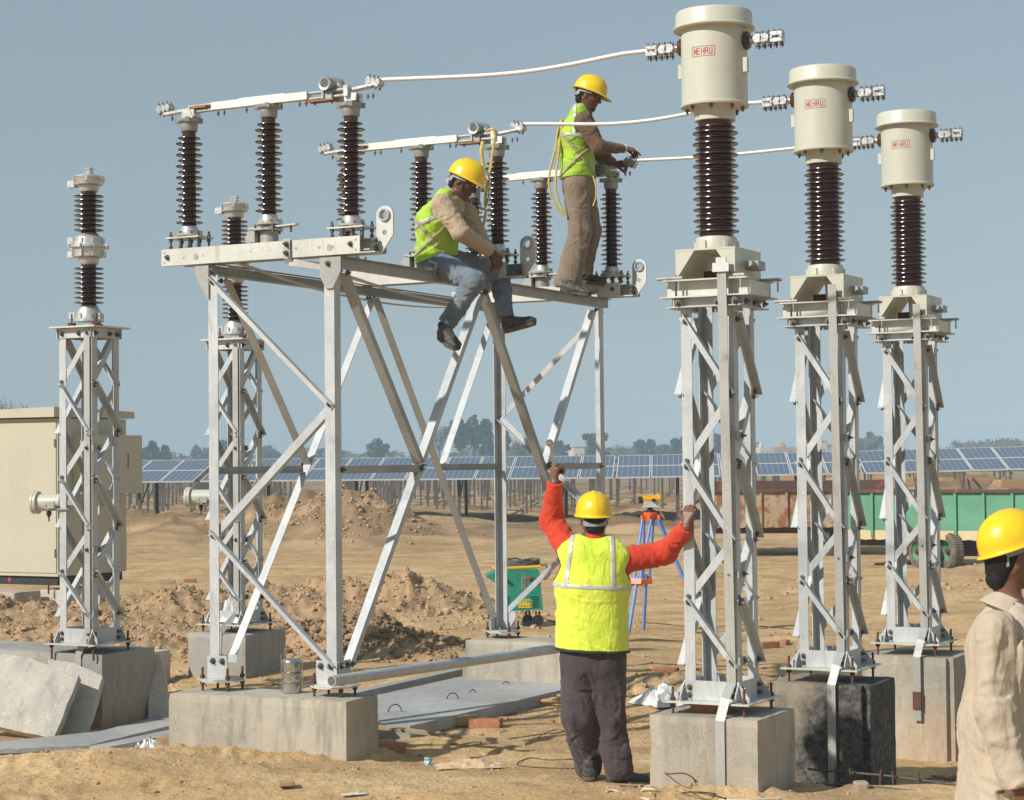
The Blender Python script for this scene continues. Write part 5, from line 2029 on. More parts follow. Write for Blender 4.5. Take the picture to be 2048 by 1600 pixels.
# ------------------------------------------------------------------ survey tripod with level
tp = atz(1300, 1262, 0)
tp = Vector((aty(1300, 1000, 21.5).x, 21.5, 0))
M['blue'] = basic('light_blue_tube', (.16, .28, .66), (.13, .24, .60), 6, .45)
M['orange'] = basic('orange_plastic', (.75, .13, .02), (.68, .12, .02), 6, .45)
M['level_y'] = basic('level_yellow', (.85, .42, .01), (.8, .38, .01), 6, .4)
tr = thing('survey_tripod', 'blue legged survey tripod with an orange head behind the raised red arm', 'tripod', tp)
zt = aty(1296, 1028, 21.5).z
mb = MB()
mb.lathe([(.0, zt - .06), (.060, zt - .06), (.075, zt - .04), (.075, zt + .015), (.065, zt + .02), (0, zt + .02)], n=20)
for k in range(3):
    a = math.radians((205, 255, -15)[k])
    mb.box((.085 * math.cos(a), .085 * math.sin(a), zt - .04), (.05, .04, .06), Matrix.Rotation(a, 3, 'Z'))
obj('head', mb, M['orange'], tr)
for k, (fx, fy) in enumerate(((aty(1255, 1200, 21.0).x - tp.x, -.55), (aty(1408, 1200, 21.3).x - tp.x + .05, -.15), (-.05, .55))):
    top = Vector((fx, fy, 0)).normalized() * .09 + Vector((0, 0, zt - .06))
    foot = Vector((fx, fy, gz(tp.x + fx, tp.y + fy)))
    mid = top.lerp(foot, .55)
    side = (foot - top).cross(Vector((0, 0, 1))).normalized()
    mb = MB()
    for s in (-1, 1):
        mb.cyl(top + side * .052 * s, mid + side * .034 * s, .015, 10)
    lg = obj('leg', mb, M['blue'], tr)
    lg['kind'] = 'thing'
    mb = MB()
    mb.cyl(top.lerp(foot, .50), foot, .020, 10)
    obj('lower_tube', mb, M['blue'], lg)
    mb = MB()
    mb.box(mid, (.13, .06, .06), (foot - top).to_track_quat('Z', 'Y').to_matrix())
    obj('clamp', mb, M['orange'], lg)
lv = thing('optical_level', 'yellow and white optical level mounted on the survey tripod', 'surveying level', tp + Vector((0, 0, zt + .02)), .15)
mb = MB()
mb.lathe([(0, 0), (.06, 0), (.062, .02), (.03, .028), (.03, .045), (.05, .05), (0, .052)], n=20)
obj('levelling_base', mb, M['black'], lv)
mb = MB()
mb.box((0.01, 0, .085), (.17, .09, .065))
obj('lower_housing', mb, M['plastic_white'], lv)
mb = MB()
mb.cyl((-.085, 0, .135), (.11, 0, .145), .043, 20)
mb.box((.01, 0, .15), (.17, .07, .045))
obj('telescope', mb, M['level_y'], lv)
mb = MB()
mb.cyl((-.125, 0, .133), (-.085, 0, .135), .038, 20)
obj('objective', mb, M['black'], lv)
mb = MB()
mb.cyl((.03, -.03, .13), (.03, -.07, .13), .02, 14)
obj('focus_knob', mb, M['black'], lv)

# ------------------------------------------------------------------ welding machine
M['teal'] = basic('teal_green_enamel', (.015, .26, .17), (.013, .23, .15), 5, .4, dirt=(.3, .25, .15), dirt_amt=.3)
M['yel'] = basic('yellow_paint', (.75, .48, .02), (.7, .43, .02), 6, .45)
M['cable'] = basic('grey_rubber_cable', (.09, .08, .07), (.13, .11, .09), 15, .7)
wy = 22.6
wl, wr_, wt, wb = aty(998, 1150, wy), aty(1086, 1150, wy), aty(1040, 1142, wy).z, aty(1040, 1222, wy).z
ww = wr_.x - wl.x
wm = thing('welding_machine', 'teal green wheeled welding set with a yellow top rail behind the gantry', 'welding machine', (wl.x + ww / 2, wy, 0), .06)
x0, x1 = -ww / 2 - .02, ww / 2
mb = MB()
mb.add([(x0 + .03, 0, wb), (x1, 0, wb + .01), (x1, .55, wb + .01), (x0 + .03, .55, wb), (x0, 0, wt), (x1 - .04, 0, wt), (x1 - .04, .55, wt), (x0, .55, wt)], [(0, 3, 2, 1), (4, 5, 6, 7), (0, 1, 5, 4), (1, 2, 6, 5), (2, 3, 7, 6), (3, 0, 4, 7)])
obj('case', mb, M['teal'], wm)
mb = MB()
mb.add([(x0 - .005, .02, wt), (x0 - .13, .02, wt - .06), (x0 + .012, .02, wt - .16), (x0 - .005, .5, wt), (x0 - .13, .5, wt - .06), (x0 + .012, .5, wt - .16)], [(0, 1, 2), (5, 4, 3), (0, 3, 4, 1), (1, 4, 5, 2), (2, 5, 3, 0)])
obj('side_tray', mb, M['teal'], wm)
mb = MB()
mb.tube([(x0 - .03, .0, wt + .03), (x1 - .03, .0, wt + .05), (x1 - .03, .5, wt + .05), (x0 - .03, .5, wt + .03)], .016, 8, True)
obj('top_rail', mb, M['yel'], wm)
for i in range(5):
    for s in (0, 1):
        mb = MB()
        cx = x0 + .09 + s * (ww - .17)
        z = wb + .04 + i * .028
        mb.poly([(cx - .05, -.001, z), (cx + .05, -.001, z), (cx + .05, -.001, z + .018), (cx - .05, -.001, z + .018)], (0, -1, 0), .001)
        mb.poly([(cx - .05, -.003, z), (cx + .05, -.003, z), (cx + .05, -.014, z + .012), (cx - .05, -.014, z + .012)], (0, 0, 1), .002)
        obj('louvre', mb, M['teal'], wm)
for s in (.10, .36):
    mb = MB()
    mb.cyl((x0 + s, 0, wt - .10 + (s > .2) * .02), (x0 + s, -.045, wt - .10 + (s > .2) * .02), .022, 14)
    obj('socket', mb, M['redprint'], wm)
mb = MB()
mb.box((.03, -.004, wt - .14), (.05, .006, .14))
lb_ = obj('rating_label', mb, M['castgrey'], wm)
mb = MB()
for i in range(5):
    mb.box((.022, -.0078, wt - .19 + i * .024), (.012, .0014, .014))
    mb.box((.040, -.0078, wt - .19 + i * .024), (.010, .0014, .016))
q = obj('label_marks', mb, M['black'], lb_)
q['kind'] = 'stuff'
mb = MB()
mb.box((.045, -.004, wb + .085), (.16, .006, .10))
lb_ = obj('name_plate', mb, M['yel'], wm)
for txt, sz, dz, bb in (('UTTAM', .058, .020, .0015), ('WELDING SET', .024, -.028, .0005)):
    me = text_mesh(txt, sz, bb)
    me.transform(Matrix.Translation((.045, -.0078, wb + .085 + dz)) @ Matrix.Rotation(math.pi / 2, 4, 'X'))
    obj('lettering', me, M['teal'], lb_)
for s, yo in ((x0 + .09, .1), (x1 - .17, .12), (x1 - .06, .05), (x0 + .09, .5)):
    mb = MB()
    mb.lathe([(.0, -.025), (.03, -.025), (.035, -.018), (.062, -.026), (.066, -.018), (.066, .018), (.062, .026), (.035, .018), (.03, .025), (0, .025)], (s, yo, .075), (.15, -1, 0), 24)
    wh = obj('caster', mb, M['black'], wm)
    mb = MB()
    mb.box((s - .02, yo, .135), (.02, .05, wb - .10))
    mb.box((s + .02, yo + .02, .135), (.02, .05, wb - .10))
    q = obj('fork', mb, M['rust'], wh)
    q['kind'] = 'stuff'
mb = MB()
rgr = random.Random(4)
pts = []
for k in range(90):
    a = k * .42
    rx = .20 + .04 * math.sin(k * 1.3)
    pts.append(Vector((.0 + rx * math.cos(a), .22 + .13 * math.sin(a), wt + .085 + .028 * math.sin(a * 2.3) + .02 * math.sin(k * .77))))
pts += [Vector((x1 + .03, .0, wt + .07)), Vector((x1 + .085, -.02, wt - .03)), Vector((x1 + .03, -.03, wt - .09)), Vector((x0 + .37, -.05, wt - .08))]
sp = []
for i in range(len(pts) - 1):
    for s in (0, .5):
        sp.append(pts[i].lerp(pts[i + 1], s))
mb.tube(sp + [pts[-1]], .012, 7)
o = obj('cable_coil', mb, M['cable'])
o.matrix_world = Matrix.Translation((wl.x + ww / 2, wy, 0)) @ Matrix.Rotation(.06, 4, 'Z')
tag(o, 'coiled grey welding cable lying on top of the teal welding set', 'cable coil')

# ------------------------------------------------------------------ people: smooth implicit bodies
def unit(v):
    v = np.asarray(v, float)
    return v / (np.linalg.norm(v) + 1e-12)


class Field:
    """signed distance grid; limbs and lumps are blended, then meshed with surface nets"""

    def __init__(self, lo, hi, h):
        self.h = h
        self.lo = np.asarray(lo, float)
        self.n = np.ceil((np.asarray(hi, float) - self.lo) / h).astype(int) + 1
        self.g = np.full(self.n, 1.0, np.float32)

    def sub(self, lo, hi):
        a = np.clip(np.floor((np.asarray(lo) - self.lo) / self.h).astype(int), 0, self.n)
        b = np.clip(np.ceil((np.asarray(hi) - self.lo) / self.h).astype(int) + 1, 0, self.n)
        if (b <= a).any():
            return None
        ax = [self.lo[i] + self.h * np.arange(a[i], b[i]) for i in range(3)]
        X = np.stack(np.meshgrid(*ax, indexing='ij'), -1).astype(np.float32)
        return (slice(a[0], b[0]), slice(a[1], b[1]), slice(a[2], b[2])), X

    def _join(self, sl, d, k, cut=False):
        g = self.g[sl]
        if cut:
            if k > 0:
                hh = np.clip(.5 - .5 * (g + d) / k, 0, 1)
                self.g[sl] = g * (1 - hh) - d * hh + k * hh * (1 - hh)
            else:
                self.g[sl] = np.maximum(g, -d)
            return
        if k > 0:
            hh = np.clip(.5 + .5 * (g - d) / k, 0, 1)
            self.g[sl] = g * (1 - hh) + d * hh - k * hh * (1 - hh)
        else:
            self.g[sl] = np.minimum(g, d)

    def limb(self, p0, p1, r0, r1, k=.02, flat=None, fold=None, cut=False):
        """tapered capsule; flat=(axis, factor) widens it along axis; fold=(amp, waves, seed) wrinkles it"""
        p0, p1 = np.asarray(p0, float), np.asarray(p1, float)
        f = flat[1] if flat else 1.0
        m = max(r0, r1) * max(f, 1) + k + .03
        s = self.sub(np.minimum(p0, p1) - m, np.maximum(p0, p1) + m)
        if s is None:
            return self
        sl, X = s
        d = p1 - p0
        L = np.linalg.norm(d) + 1e-9
        t = np.clip(((X - p0) @ d) / L ** 2, 0, 1)
        q = X - p0 - t[..., None] * d
        if flat:
            ax = unit(flat[0])
            w = q @ ax
            q = q - w[..., None] * ax * (1 - 1 / f)
        r = r0 + (r1 - r0) * t
        if fold:
            amp, wv, sd = fold
            u = unit(np.cross(d, (0.3, .5, .8)))
            v = unit(np.cross(d, u))
            an = np.arctan2(q @ v, q @ u)
            rg = np.random.default_rng(int(sd * 17) + 3)
            for _ in range(int(wv * 3) + 2):
                t0, pa, sl_, w_ = rg.uniform(-.05, 1.05), rg.uniform(0, 6.28), rg.uniform(-.16, .16), rg.uniform(.008, .020)
                dd = (t - t0) * L + sl_ * np.sin(an - pa) * .6 + .02 * np.sin(2 * an + pa)
                r = r + amp * 1.7 * rg.uniform(.4, 1) * (np.exp(-(dd / w_) ** 2) - .5 * np.exp(-((dd - w_ * 1.6) / w_) ** 2)) * np.clip(.25 + np.cos(an - pa * 1.7), 0, 1)
        self._join(sl, (np.sqrt((q ** 2).sum(-1)) - r).astype(np.float32), k, cut)
        return self

    def ball(self, c, r, k=.02, R=None, cut=False):
        """ellipsoid with radii r along the columns of R"""
        c = np.asarray(c, float)
        r = np.asarray(r if hasattr(r, '__len__') else (r, r, r), float)
        m = r.max() + k + .02
        s = self.sub(c - m, c + m)
        if s is None:
            return self
        sl, X = s
        q = X - c
        if R is not None:
            q = q @ np.asarray(R)
        ln = np.sqrt(((q / r) ** 2).sum(-1)) + 1e-6
        ln2 = np.sqrt(((q / r ** 2) ** 2).sum(-1)) + 1e-6
        self._join(sl, (ln * (ln - 1) / ln2).astype(np.float32), k, cut)
        return self

    def plane(self, p, n):
        """keeps what lies behind the plane (n points to the removed side)"""
        ax = [self.lo[i] + self.h * np.arange(self.n[i]) for i in range(3)]
        n = unit(n)
        d = (ax[0][:, None, None] * n[0] + ax[1][None, :, None] * n[1] + ax[2][None, None, :] * n[2]) - float(np.dot(p, n))
        self.g = np.maximum(self.g, d.astype(np.float32))
        return self

    def wave(self, amp, sc, seed=0, z=1.0):
        rg = np.random.default_rng(seed)
        ax = [(self.lo[i] + self.h * np.arange(self.n[i])).astype(np.float32) for i in range(3)]
        acc = 0
        for o in range(7):
            k = rg.normal(0, 1, 3)
            k[2] *= z
            k = k / np.linalg.norm(k) * 6.28 / sc * rg.uniform(.6, 1.7)
            ph = rg.uniform(0, 6.28)
            acc = acc + np.sin(ax[0][:, None, None] * k[0] + ax[1][None, :, None] * k[1] + ax[2][None, None, :] * k[2] + ph + 1.2 * (acc if o and o % 2 else 0))
        self.g = self.g + (amp * acc / 2.6).astype(np.float32)
        return self

    def mesh(self, name):
        g, h = self.g, self.h
        g = np.pad(g, 1, constant_values=1.0)
        lo = self.lo - h
        ins = g < 0
        c = np.zeros(np.array(g.shape) - 1, np.int8)
        for i in (0, 1):
            for j in (0, 1):
                for k in (0, 1):
                    c += ins[i:g.shape[0] - 1 + i, j:g.shape[1] - 1 + j, k:g.shape[2] - 1 + k]
        cells = np.argwhere((c > 0) & (c < 8))
        if not len(cells):
            return bpy.data.meshes.new(name)
        idx = np.full(c.shape, -1, np.int32)
        idx[cells[:, 0], cells[:, 1], cells[:, 2]] = np.arange(len(cells))
        acc = np.zeros((len(cells), 3))
        cnt = np.zeros(len(cells))
        cor = [(i, j, k) for i in (0, 1) for j in (0, 1) for k in (0, 1)]
        val = {q: g[cells[:, 0] + q[0], cells[:, 1] + q[1], cells[:, 2] + q[2]] for q in cor}
        for a in cor:
            for ax_ in range(3):
                if a[ax_] == 0:
                    b = list(a)
                    b[ax_] = 1
                    b = tuple(b)
                    va, vb = val[a], val[b]
                    m = (va < 0) != (vb < 0)
                    t = np.where(m, va / np.where(va == vb, 1, va - vb), 0)
                    P = np.array(a, float)[None] + np.zeros((len(cells), 1))
                    P[:, ax_] += t
                    acc[m] += P[m]
                    cnt[m] += 1
        V = (cells + acc / np.maximum(cnt, 1)[:, None]) * h + lo
        F = []
        for ax_ in range(3):
            s0 = [slice(None)] * 3
            s1 = [slice(None)] * 3
            s0[ax_], s1[ax_] = slice(0, -1), slice(1, None)
            A, B = ins[tuple(s0)], ins[tuple(s1)]
            e = np.argwhere(A != B)
            o1, o2 = [(1, 2), (2, 0), (0, 1)][ax_]
            ok = (e[:, o1] > 0) & (e[:, o2] > 0)
            e = e[ok]
            flip = A[e[:, 0], e[:, 1], e[:, 2]]
            def cell(d1, d2):
                q = e.copy()
                q[:, o1] -= d1
                q[:, o2] -= d2
                q = np.minimum(q, np.array(idx.shape) - 1)
                return idx[q[:, 0], q[:, 1], q[:, 2]]
            Q = np.stack([cell(0, 0), cell(1, 0), cell(1, 1), cell(0, 1)], 1)
            Q = np.where(flip[:, None], Q, Q[:, ::-1])
            F.append(Q[(Q >= 0).all(1)])
        F = np.vstack(F)
        me = bpy.data.meshes.new(name)
        me.vertices.add(len(V))
        me.vertices.foreach_set('co', V.astype(np.float32).ravel())
        me.loops.add(F.size)
        me.loops.foreach_set('vertex_index', F.astype(np.int32).ravel())
        me.polygons.add(len(F))
        me.polygons.foreach_set('loop_start', (np.arange(len(F)) * 4).astype(np.int32))
        me.polygons.foreach_set('use_smooth', np.ones(len(F), bool))
        me.update(calc_edges=True)
        return me


def hand(F, Wp, d, n, curl=(35, 45, 35), spread=.0, thumb=(.55, .55, .45), s=1.0, side=None, curls=None):
    """palm and five fingers: Wp wrist, d towards the knuckles, n the side the fingers close to"""
    Wp, d = np.asarray(Wp, float), unit(d)
    n = unit(np.asarray(n, float) - d * np.dot(n, d))
    sd = unit(np.cross(d, n)) if side is None else unit(side)
    for i, o in enumerate((-.027, -.009, .009, .026)):
        F.limb(Wp + d * .012, Wp + d * .080 * s + sd * o * s, .017 * s, .0135 * s, .008)
    F.limb(Wp + d * .02 + sd * .02 * s, Wp + d * .06 * s + sd * .02 * s, .017 * s, .014 * s, .01)
    for i, (o, ln) in enumerate(((-.029, .80), (-.010, .95), (.010, 1.0), (.029, .92))):
        p = Wp + d * (.084 - .004 * abs(i - 2)) * s + sd * o * s
        ang = 0
        cc = curls[i] if curls else curl
        e = unit(d + sd * spread * (i - 1.5))
        r = .0098 * s if i else .0085 * s
        for j, L in enumerate((.042, .027, .021)):
            ang += math.radians(cc[j])
            dd = unit(e * math.cos(ang) + n * math.sin(ang))
            q = p + dd * L * ln * s
            F.limb(p, q, r, r * .93, .003)
            p = q
            r *= .93
    p = Wp + d * .028 * s + sd * .026 * s + n * .006
    dd = unit(sd * thumb[0] + d * thumb[1] + n * thumb[2])
    F.limb(Wp + d * .015 * s + sd * .008, p + dd * .018 * s, .017 * s, .0135 * s, .008)
    p = p + dd * .018 * s
    q = p + dd * .030 * s
    F.limb(p, q, .0118 * s, .0108 * s, .004)
    dd2 = unit(dd + n * .45 + d * .35)
    F.limb(q, q + dd2 * .026 * s, .0108 * s, .0088 * s, .004)


def head(F, c, f, u, beard=False, fine=True):
    """c centre of the skull, f facing, u up; returns frame"""
    c, f = np.asarray(c, float), unit(f)
    u = unit(np.asarray(u, float) - f * np.dot(u, f))
    s = np.cross(f, u)
    R = np.stack([f, s, u], 1)
    o = lambda a, b, z: c + f * a + s * b + u * z
    F.ball(o(-.012, 0, .028), (.098, .077, .098), .02, R)
    F.ball(o(.022, 0, -.020), (.072, .064, .078), .03, R)
    F.limb(o(.030, 0, -.055), o(.054, 0, -.092), .050, .030, .025, (s, 1.12))
    for b in (-1, 1):
        F.limb(o(-.02, b * .050, -.045), o(.045, b * .022, -.090), .020, .019, .02)
        F.ball(o(.052, b * .038, -.022), (.022, .022, .018), .02, R)
        F.ball(o(.088, b * .030, .004), (.012, .018, .010), .010, R, cut=True)
        F.limb(o(.078, b * .014, .020), o(.068, b * .048, .018), .009, .008, .012)
        # ear
        F.ball(o(-.012, b * .076, -.016), (.019, .008, .031), .006, R)
        F.ball(o(-.008, b * .085, -.012), (.008, .006, .016), .004, R, cut=True)
    F.limb(o(.082, 0, .006), o(.104, 0, -.026), .009, .012, .010)
    F.ball(o(.100, 0, -.032), (.014, .017, .010), .008, R)
    F.limb(o(.084, -.018, -.058), o(.084, .018, -.058), .0085, .0085, .006)
    F.limb(o(.081, -.016, -.070), o(.081, .016, -.070), .009, .009, .006)
    F.ball(o(.072, 0, -.100), (.018, .020, .014), .012, R)
    return o, R


def skin_mat(name, c, c2):
    t = NT(name)
    col = t.mix(t.ramp(t.noise(14, 6), [(.35, 0.0), (.7, 1.0)]), c, c2)
    return t.fin(col, .48, 0.0, t.bump(t.noise(190, 5), .25, .001), Subsurface_Weight=.08, Subsurface_Scale=.01)


def cloth_mat(name, c, c2, scale=6, rough=.85, weave=500, wr=.35, sheen=.15, dirt=None, da=.3):
    t = NT(name)
    col = t.mix(t.ramp(t.noise(scale, 6, .6), [(.35, 0.0), (.65, 1.0)]), c, c2)
    if dirt:
        col = t.mix(t.ramp(t.noise(scale * 2.4, 8, .7), [(.52, 0.0), (.7, da)]), col, dirt)
    nb = t.bump(t.noise(9, 4, .55, vec=t.scaled(t.pos, (1.5, 1.5, .7)), dist=1.6), min(1, wr * 1.7), .022)
    nb = t.bump(t.noise(34, 3, .5, dist=.8), wr * .8, .006, nb)
    nb = t.bump(t.noise(weave, 2), .25, .0008, nb)
    return t.fin(col, rough, 0.0, nb, Sheen_Weight=sheen, Specular_IOR_Level=.25)


M['skin'] = skin_mat('brown_skin', (.20, .092, .052), (.15, .066, .037))
M['skin2'] = skin_mat('dark_brown_skin', (.145, .064, .036), (.105, .045, .026))
M['hair'] = basic('black_hair', (.009, .008, .007), (.014, .012, .010), 60, .65, 0, .8, 240, .003, Specular_IOR_Level=.3)
M['alu_dull'] = basic('bright_tool_steel', (.72, .72, .70), (.6, .6, .58), 20, .35, .3)
M['vest1'] = cloth_mat('yellow_lime_vest_cloth', (.74, .80, .085), (.60, .78, .05), 3, .7, sheen=.3)
M['vest2'] = cloth_mat('lime_vest_cloth', (.42, .62, .045), (.36, .58, .04), 5, .75, sheen=.3)
M['tape'] = basic('grey_reflective_tape', (.62, .62, .60), (.52, .52, .51), 20, .35, .2, .2, 60)
M['binding'] = basic('dark_green_binding', (.03, .05, .02), (.02, .03, .015), 20, .8)
M['red'] = cloth_mat('orange_red_shirt', (.62, .055, .018), (.54, .045, .016), 7, .75)
M['beige'] = cloth_mat('beige_cotton_shirt', (.47, .36, .25), (.42, .32, .22), 5, .88, dirt=(.36, .27, .17))
M['beige4'] = cloth_mat('pale_beige_cotton', (.52, .43, .325), (.47, .385, .285), 4, .9, 600, .25)
M['brownknit'] = cloth_mat('brown_pullover', (.155, .095, .058), (.125, .075, .045), 9, .95, 260)
M['maroon'] = cloth_mat('grey_maroon_trousers', (.078, .058, .060), (.058, .043, .046), 6, .9, dirt=(.14, .10, .08), da=.25)
M['jeans'] = cloth_mat('faded_blue_jeans', (.20, .235, .27), (.10, .14, .19), 7, .9, 700, .5, dirt=(.24, .22, .19), da=.3)
M['khaki'] = cloth_mat('taupe_trousers', (.245, .185, .135), (.21, .155, .11), 6, .9, dirt=(.3, .22, .15))
M['shoe'] = basic('dusty_black_shoe', (.035, .033, .031), (.085, .075, .065), 22, .6, 0, .4, 90)
M['sole'] = basic('dusty_sole', (.16, .12, .085), (.09, .07, .055), 25, .85, 0, .4, 60)
M['helmet'] = basic('yellow_helmet_shell', (.84, .58, .010), (.80, .53, .012), 12, .30, 0, .0, 50, dirt=(.55, .42, .12), dirt_amt=.35)
M['webbing'] = basic('grey_webbing', (.42, .38, .30), (.35, .31, .24), 30, .8, 0, .5, 300)
M['harness'] = basic('olive_harness_webbing', (.40, .40, .21), (.34, .33, .17), 30, .8, 0, .5, 300)
M['band'] = basic('grey_plastic_band', (.30, .31, .33), (.24, .25, .27), 20, .5)
M['eye'] = basic('eye', (.5, .47, .44), (.4, .37, .35), 20, .3)


def helmet(parent, c, f, u, s=1.0, back_text=False, band=True, side_print=0):
    """shell of a safety helmet; c = skull centre"""
    c, f = Vector(c), Vector(f).normalized()
    u = Vector(u)
    u = (u - f * u.dot(f)).normalized()
    sd = f.cross(u)
    nu, nv = 56, 20
    vs, fs = [], []
    for shell in (0, 1):
        o = -.0035 * shell
        for j in range(nv + 1):
            for i in range(nu):
                th = 2 * math.pi * i / nu
                fr = math.cos(th)
                if j <= nv - 4:
                    v = j / (nv - 4) * math.pi / 2
                    rx, ry, rz = .132 + o, .109 + o, .128 + o
                    rad = math.sin(v) ** .86
                    x, y, z = rx * rad * math.cos(th), ry * rad * math.sin(th), rz * math.cos(v) ** .92
                    # centre ridge and two side flutes
                    rg_ = .0065 * math.exp(-(y / .014) ** 2) * (1 - .4 * rad) + .0035 * (math.exp(-((abs(y) - .034) / .008) ** 2)) * (1 if x > -.04 else .3)
                    k = (1 + rg_ / .12)
                    x, y, z = x * (1 + .5 * rg_ / .12), y, z * k
                else:
                    q = (j - (nv - 4)) / 4
                    pk = max(0, fr) ** 2.2
                    w = .010 + .050 * pk + .007 * max(0, -fr) ** 2
                    x = (.132 + o + w * q) * math.cos(th)
                    y = (.109 + o + (.010 + .012 * pk) * q) * math.sin(th)
                    z = -.004 - q * (.010 + .014 * pk - .004 * max(0, -fr)) + .0 * shell
                    if shell:
                        z -= .003
                vs.append(c + (f * x + sd * y + u * (z + .014)) * s)
    m = (nv + 1) * nu
    for sh in (0, 1):
        for j in range(nv):
            for i in range(nu):
                k = (i + 1) % nu
                a = sh * m
                fs.append((a + j * nu + i, a + j * nu + k, a + (j + 1) * nu + k, a + (j + 1) * nu + i))
    for i in range(nu):
        k = (i + 1) % nu
        fs.append((nv * nu + i, nv * nu + k, m + nv * nu + k, m + nv * nu + i))
    mb = MB()
    mb.add(vs, fs, True)
    h = obj('helmet', mb, M['helmet'], parent)
    if band:
        mb = MB()
        bv, bf = [], []
        nn = 40
        for r_, z0, z1 in ((1.0, .004, -.040),):
            for i in range(nn + 1):
                th = math.radians(72 + 216 * i / nn)
                for z in (z0, z1 + (.020 if abs(i - nn / 2) > 9 else -.012)):
                    for rr in (0, .0025):
                        bv.append(c + (f * (.106 + rr) * math.cos(th) + sd * (.089 + rr) * math.sin(th) + u * z) * s)
            for i in range(nn):
                a, b = i * 4, i * 4 + 4
                bf += [(a, b, b + 2, a + 2), (a + 1, a + 3, b + 3, b + 1), (a, a + 1, b + 1, b), (a + 2, b + 2, b + 3, a + 3)]
        mb.add(bv, bf, True)
        obj('helmet_band', mb, M['band'], h)
    if back_text or side_print:
        th = math.pi if back_text else (math.radians(side_print))
        mb = MB()
        rg = random.Random(3)
        for i in range(7 if back_text else 6):
            w = .0045
            a = th + ((i - 3) * .0075) / .115
            zz = .040 if back_text else .045
            base = c + (f * .1335 * math.cos(a) * .945 + sd * .110 * math.sin(a) * .952 + u * (zz + .014)) * s
            nrm = (f * math.cos(a) / .132 + sd * math.sin(a) / .109).normalized()
            tan = u.cross(nrm).normalized()
            R = Matrix((tan, nrm, u)).transposed()
            hh = rg.choice((.006, .008, .007))
            mb.box(base, (w * s, .0018, hh * s), R)
            mb.box(base + (tan * .0015 + u * .003 * rg.choice((-1, 1))) * s, (w * 1.4 * s, .0018, .0016 * s), R)
        q = obj('helmet_print', mb, M['black'], h)
        q['kind'] = 'stuff'
    return h


def shoe(parent, heel, toe, up=(0, 0, 1), s=1.0, name='shoe'):
    """heel and toe give the sole line"""
    heel, toe = np.asarray(heel, float), np.asarray(toe, float)
    f = unit(toe - heel)
    u = unit(np.asarray(up, float) - f * np.dot(up, f))
    sd = np.cross(f, u)
    R = np.stack([f, sd, u], 1)
    L = .285 * s
    o = lambda a, b, z: heel + f * a * s + sd * b * s + u * z * s
    F = Field(heel - .36, heel + .36, .0055)
    F.limb(o(.045, 0, .045), o(.10, 0, .055), .040, .040, .02)
    F.limb(o(.05, 0, .05), o(.055, 0, .115), .042, .044, .02, (f, 1.12))
    F.limb(o(.10, 0, .065), o(.215, 0, .038), .040, .033, .03, (sd, 1.12))
    F.ball(o(.228, 0, .036), (.055, .044, .032), .02, R)
    F.wave(.0025, .05, 4)
    F.plane(o(0, 0, .018), -u)
    F.plane(o(0, 0, .128), u)
    sh = obj(name, F.mesh('shoe'), M['shoe'], parent)
    F = Field(heel - .36, heel + .36, .0055)
    F.limb(o(.045, 0, .02), o(.075, 0, .02), .043, .041, .02)
    F.limb(o(.09, 0, .02), o(.17, 0, .02), .037, .045, .03)
    F.limb(o(.17, 0, .02), o(.235, 0, .02), .046, .040, .03)
    F.plane(o(0, 0, .026), u)
    F.plane(o(0, 0, .0), -u)
    obj('sole', F.mesh('sole'), M['sole'], sh)
    mb = MB()
    for i in range(4):
        a = .115 + i * .025
        mb.tube([o(a, -.028, .088 - i * .008), o(a, 0, .101 - i * .009), o(a, .028, .088 - i * .008)], .003, 6)
    q = obj('laces', mb, M['sole'], sh)
    q['kind'] = 'stuff'
    return sh


def bounds(pts, m):
    P = np.array([list(p) for p in pts])
    return P.min(0) - m, P.max(0) + m


def copyf(F):
    G_ = Field.__new__(Field)
    G_.h, G_.lo, G_.n, G_.g = F.h, F.lo, F.n, F.g.copy()
    return G_


def band_of(F, thick, tests, name, mat, parent):
    """a strip lying on the garment F: thicker by `thick`, cut to the slabs in tests [(point, normal, halfwidth, extra planes)]"""
    out = None
    for p, n, hw, extra in tests:
        B = copyf(F)
        inner = B.g.copy()
        B.g = B.g - np.float32(thick)
        n = unit(n)
        B.plane(np.asarray(p) + n * hw, n)
        B.plane(np.asarray(p) - n * hw, -n)
        for q, m_ in extra:
            B.plane(q, m_)
        B.g = np.maximum(B.g, -(inner + np.float32(.012)))
        o = obj(name, B.mesh(name), mat, parent)
    return o


A3 = lambda v: np.array([v[0], v[1], v[2]], float)
P = lambda px, py, y: A3(aty(px, py, y))

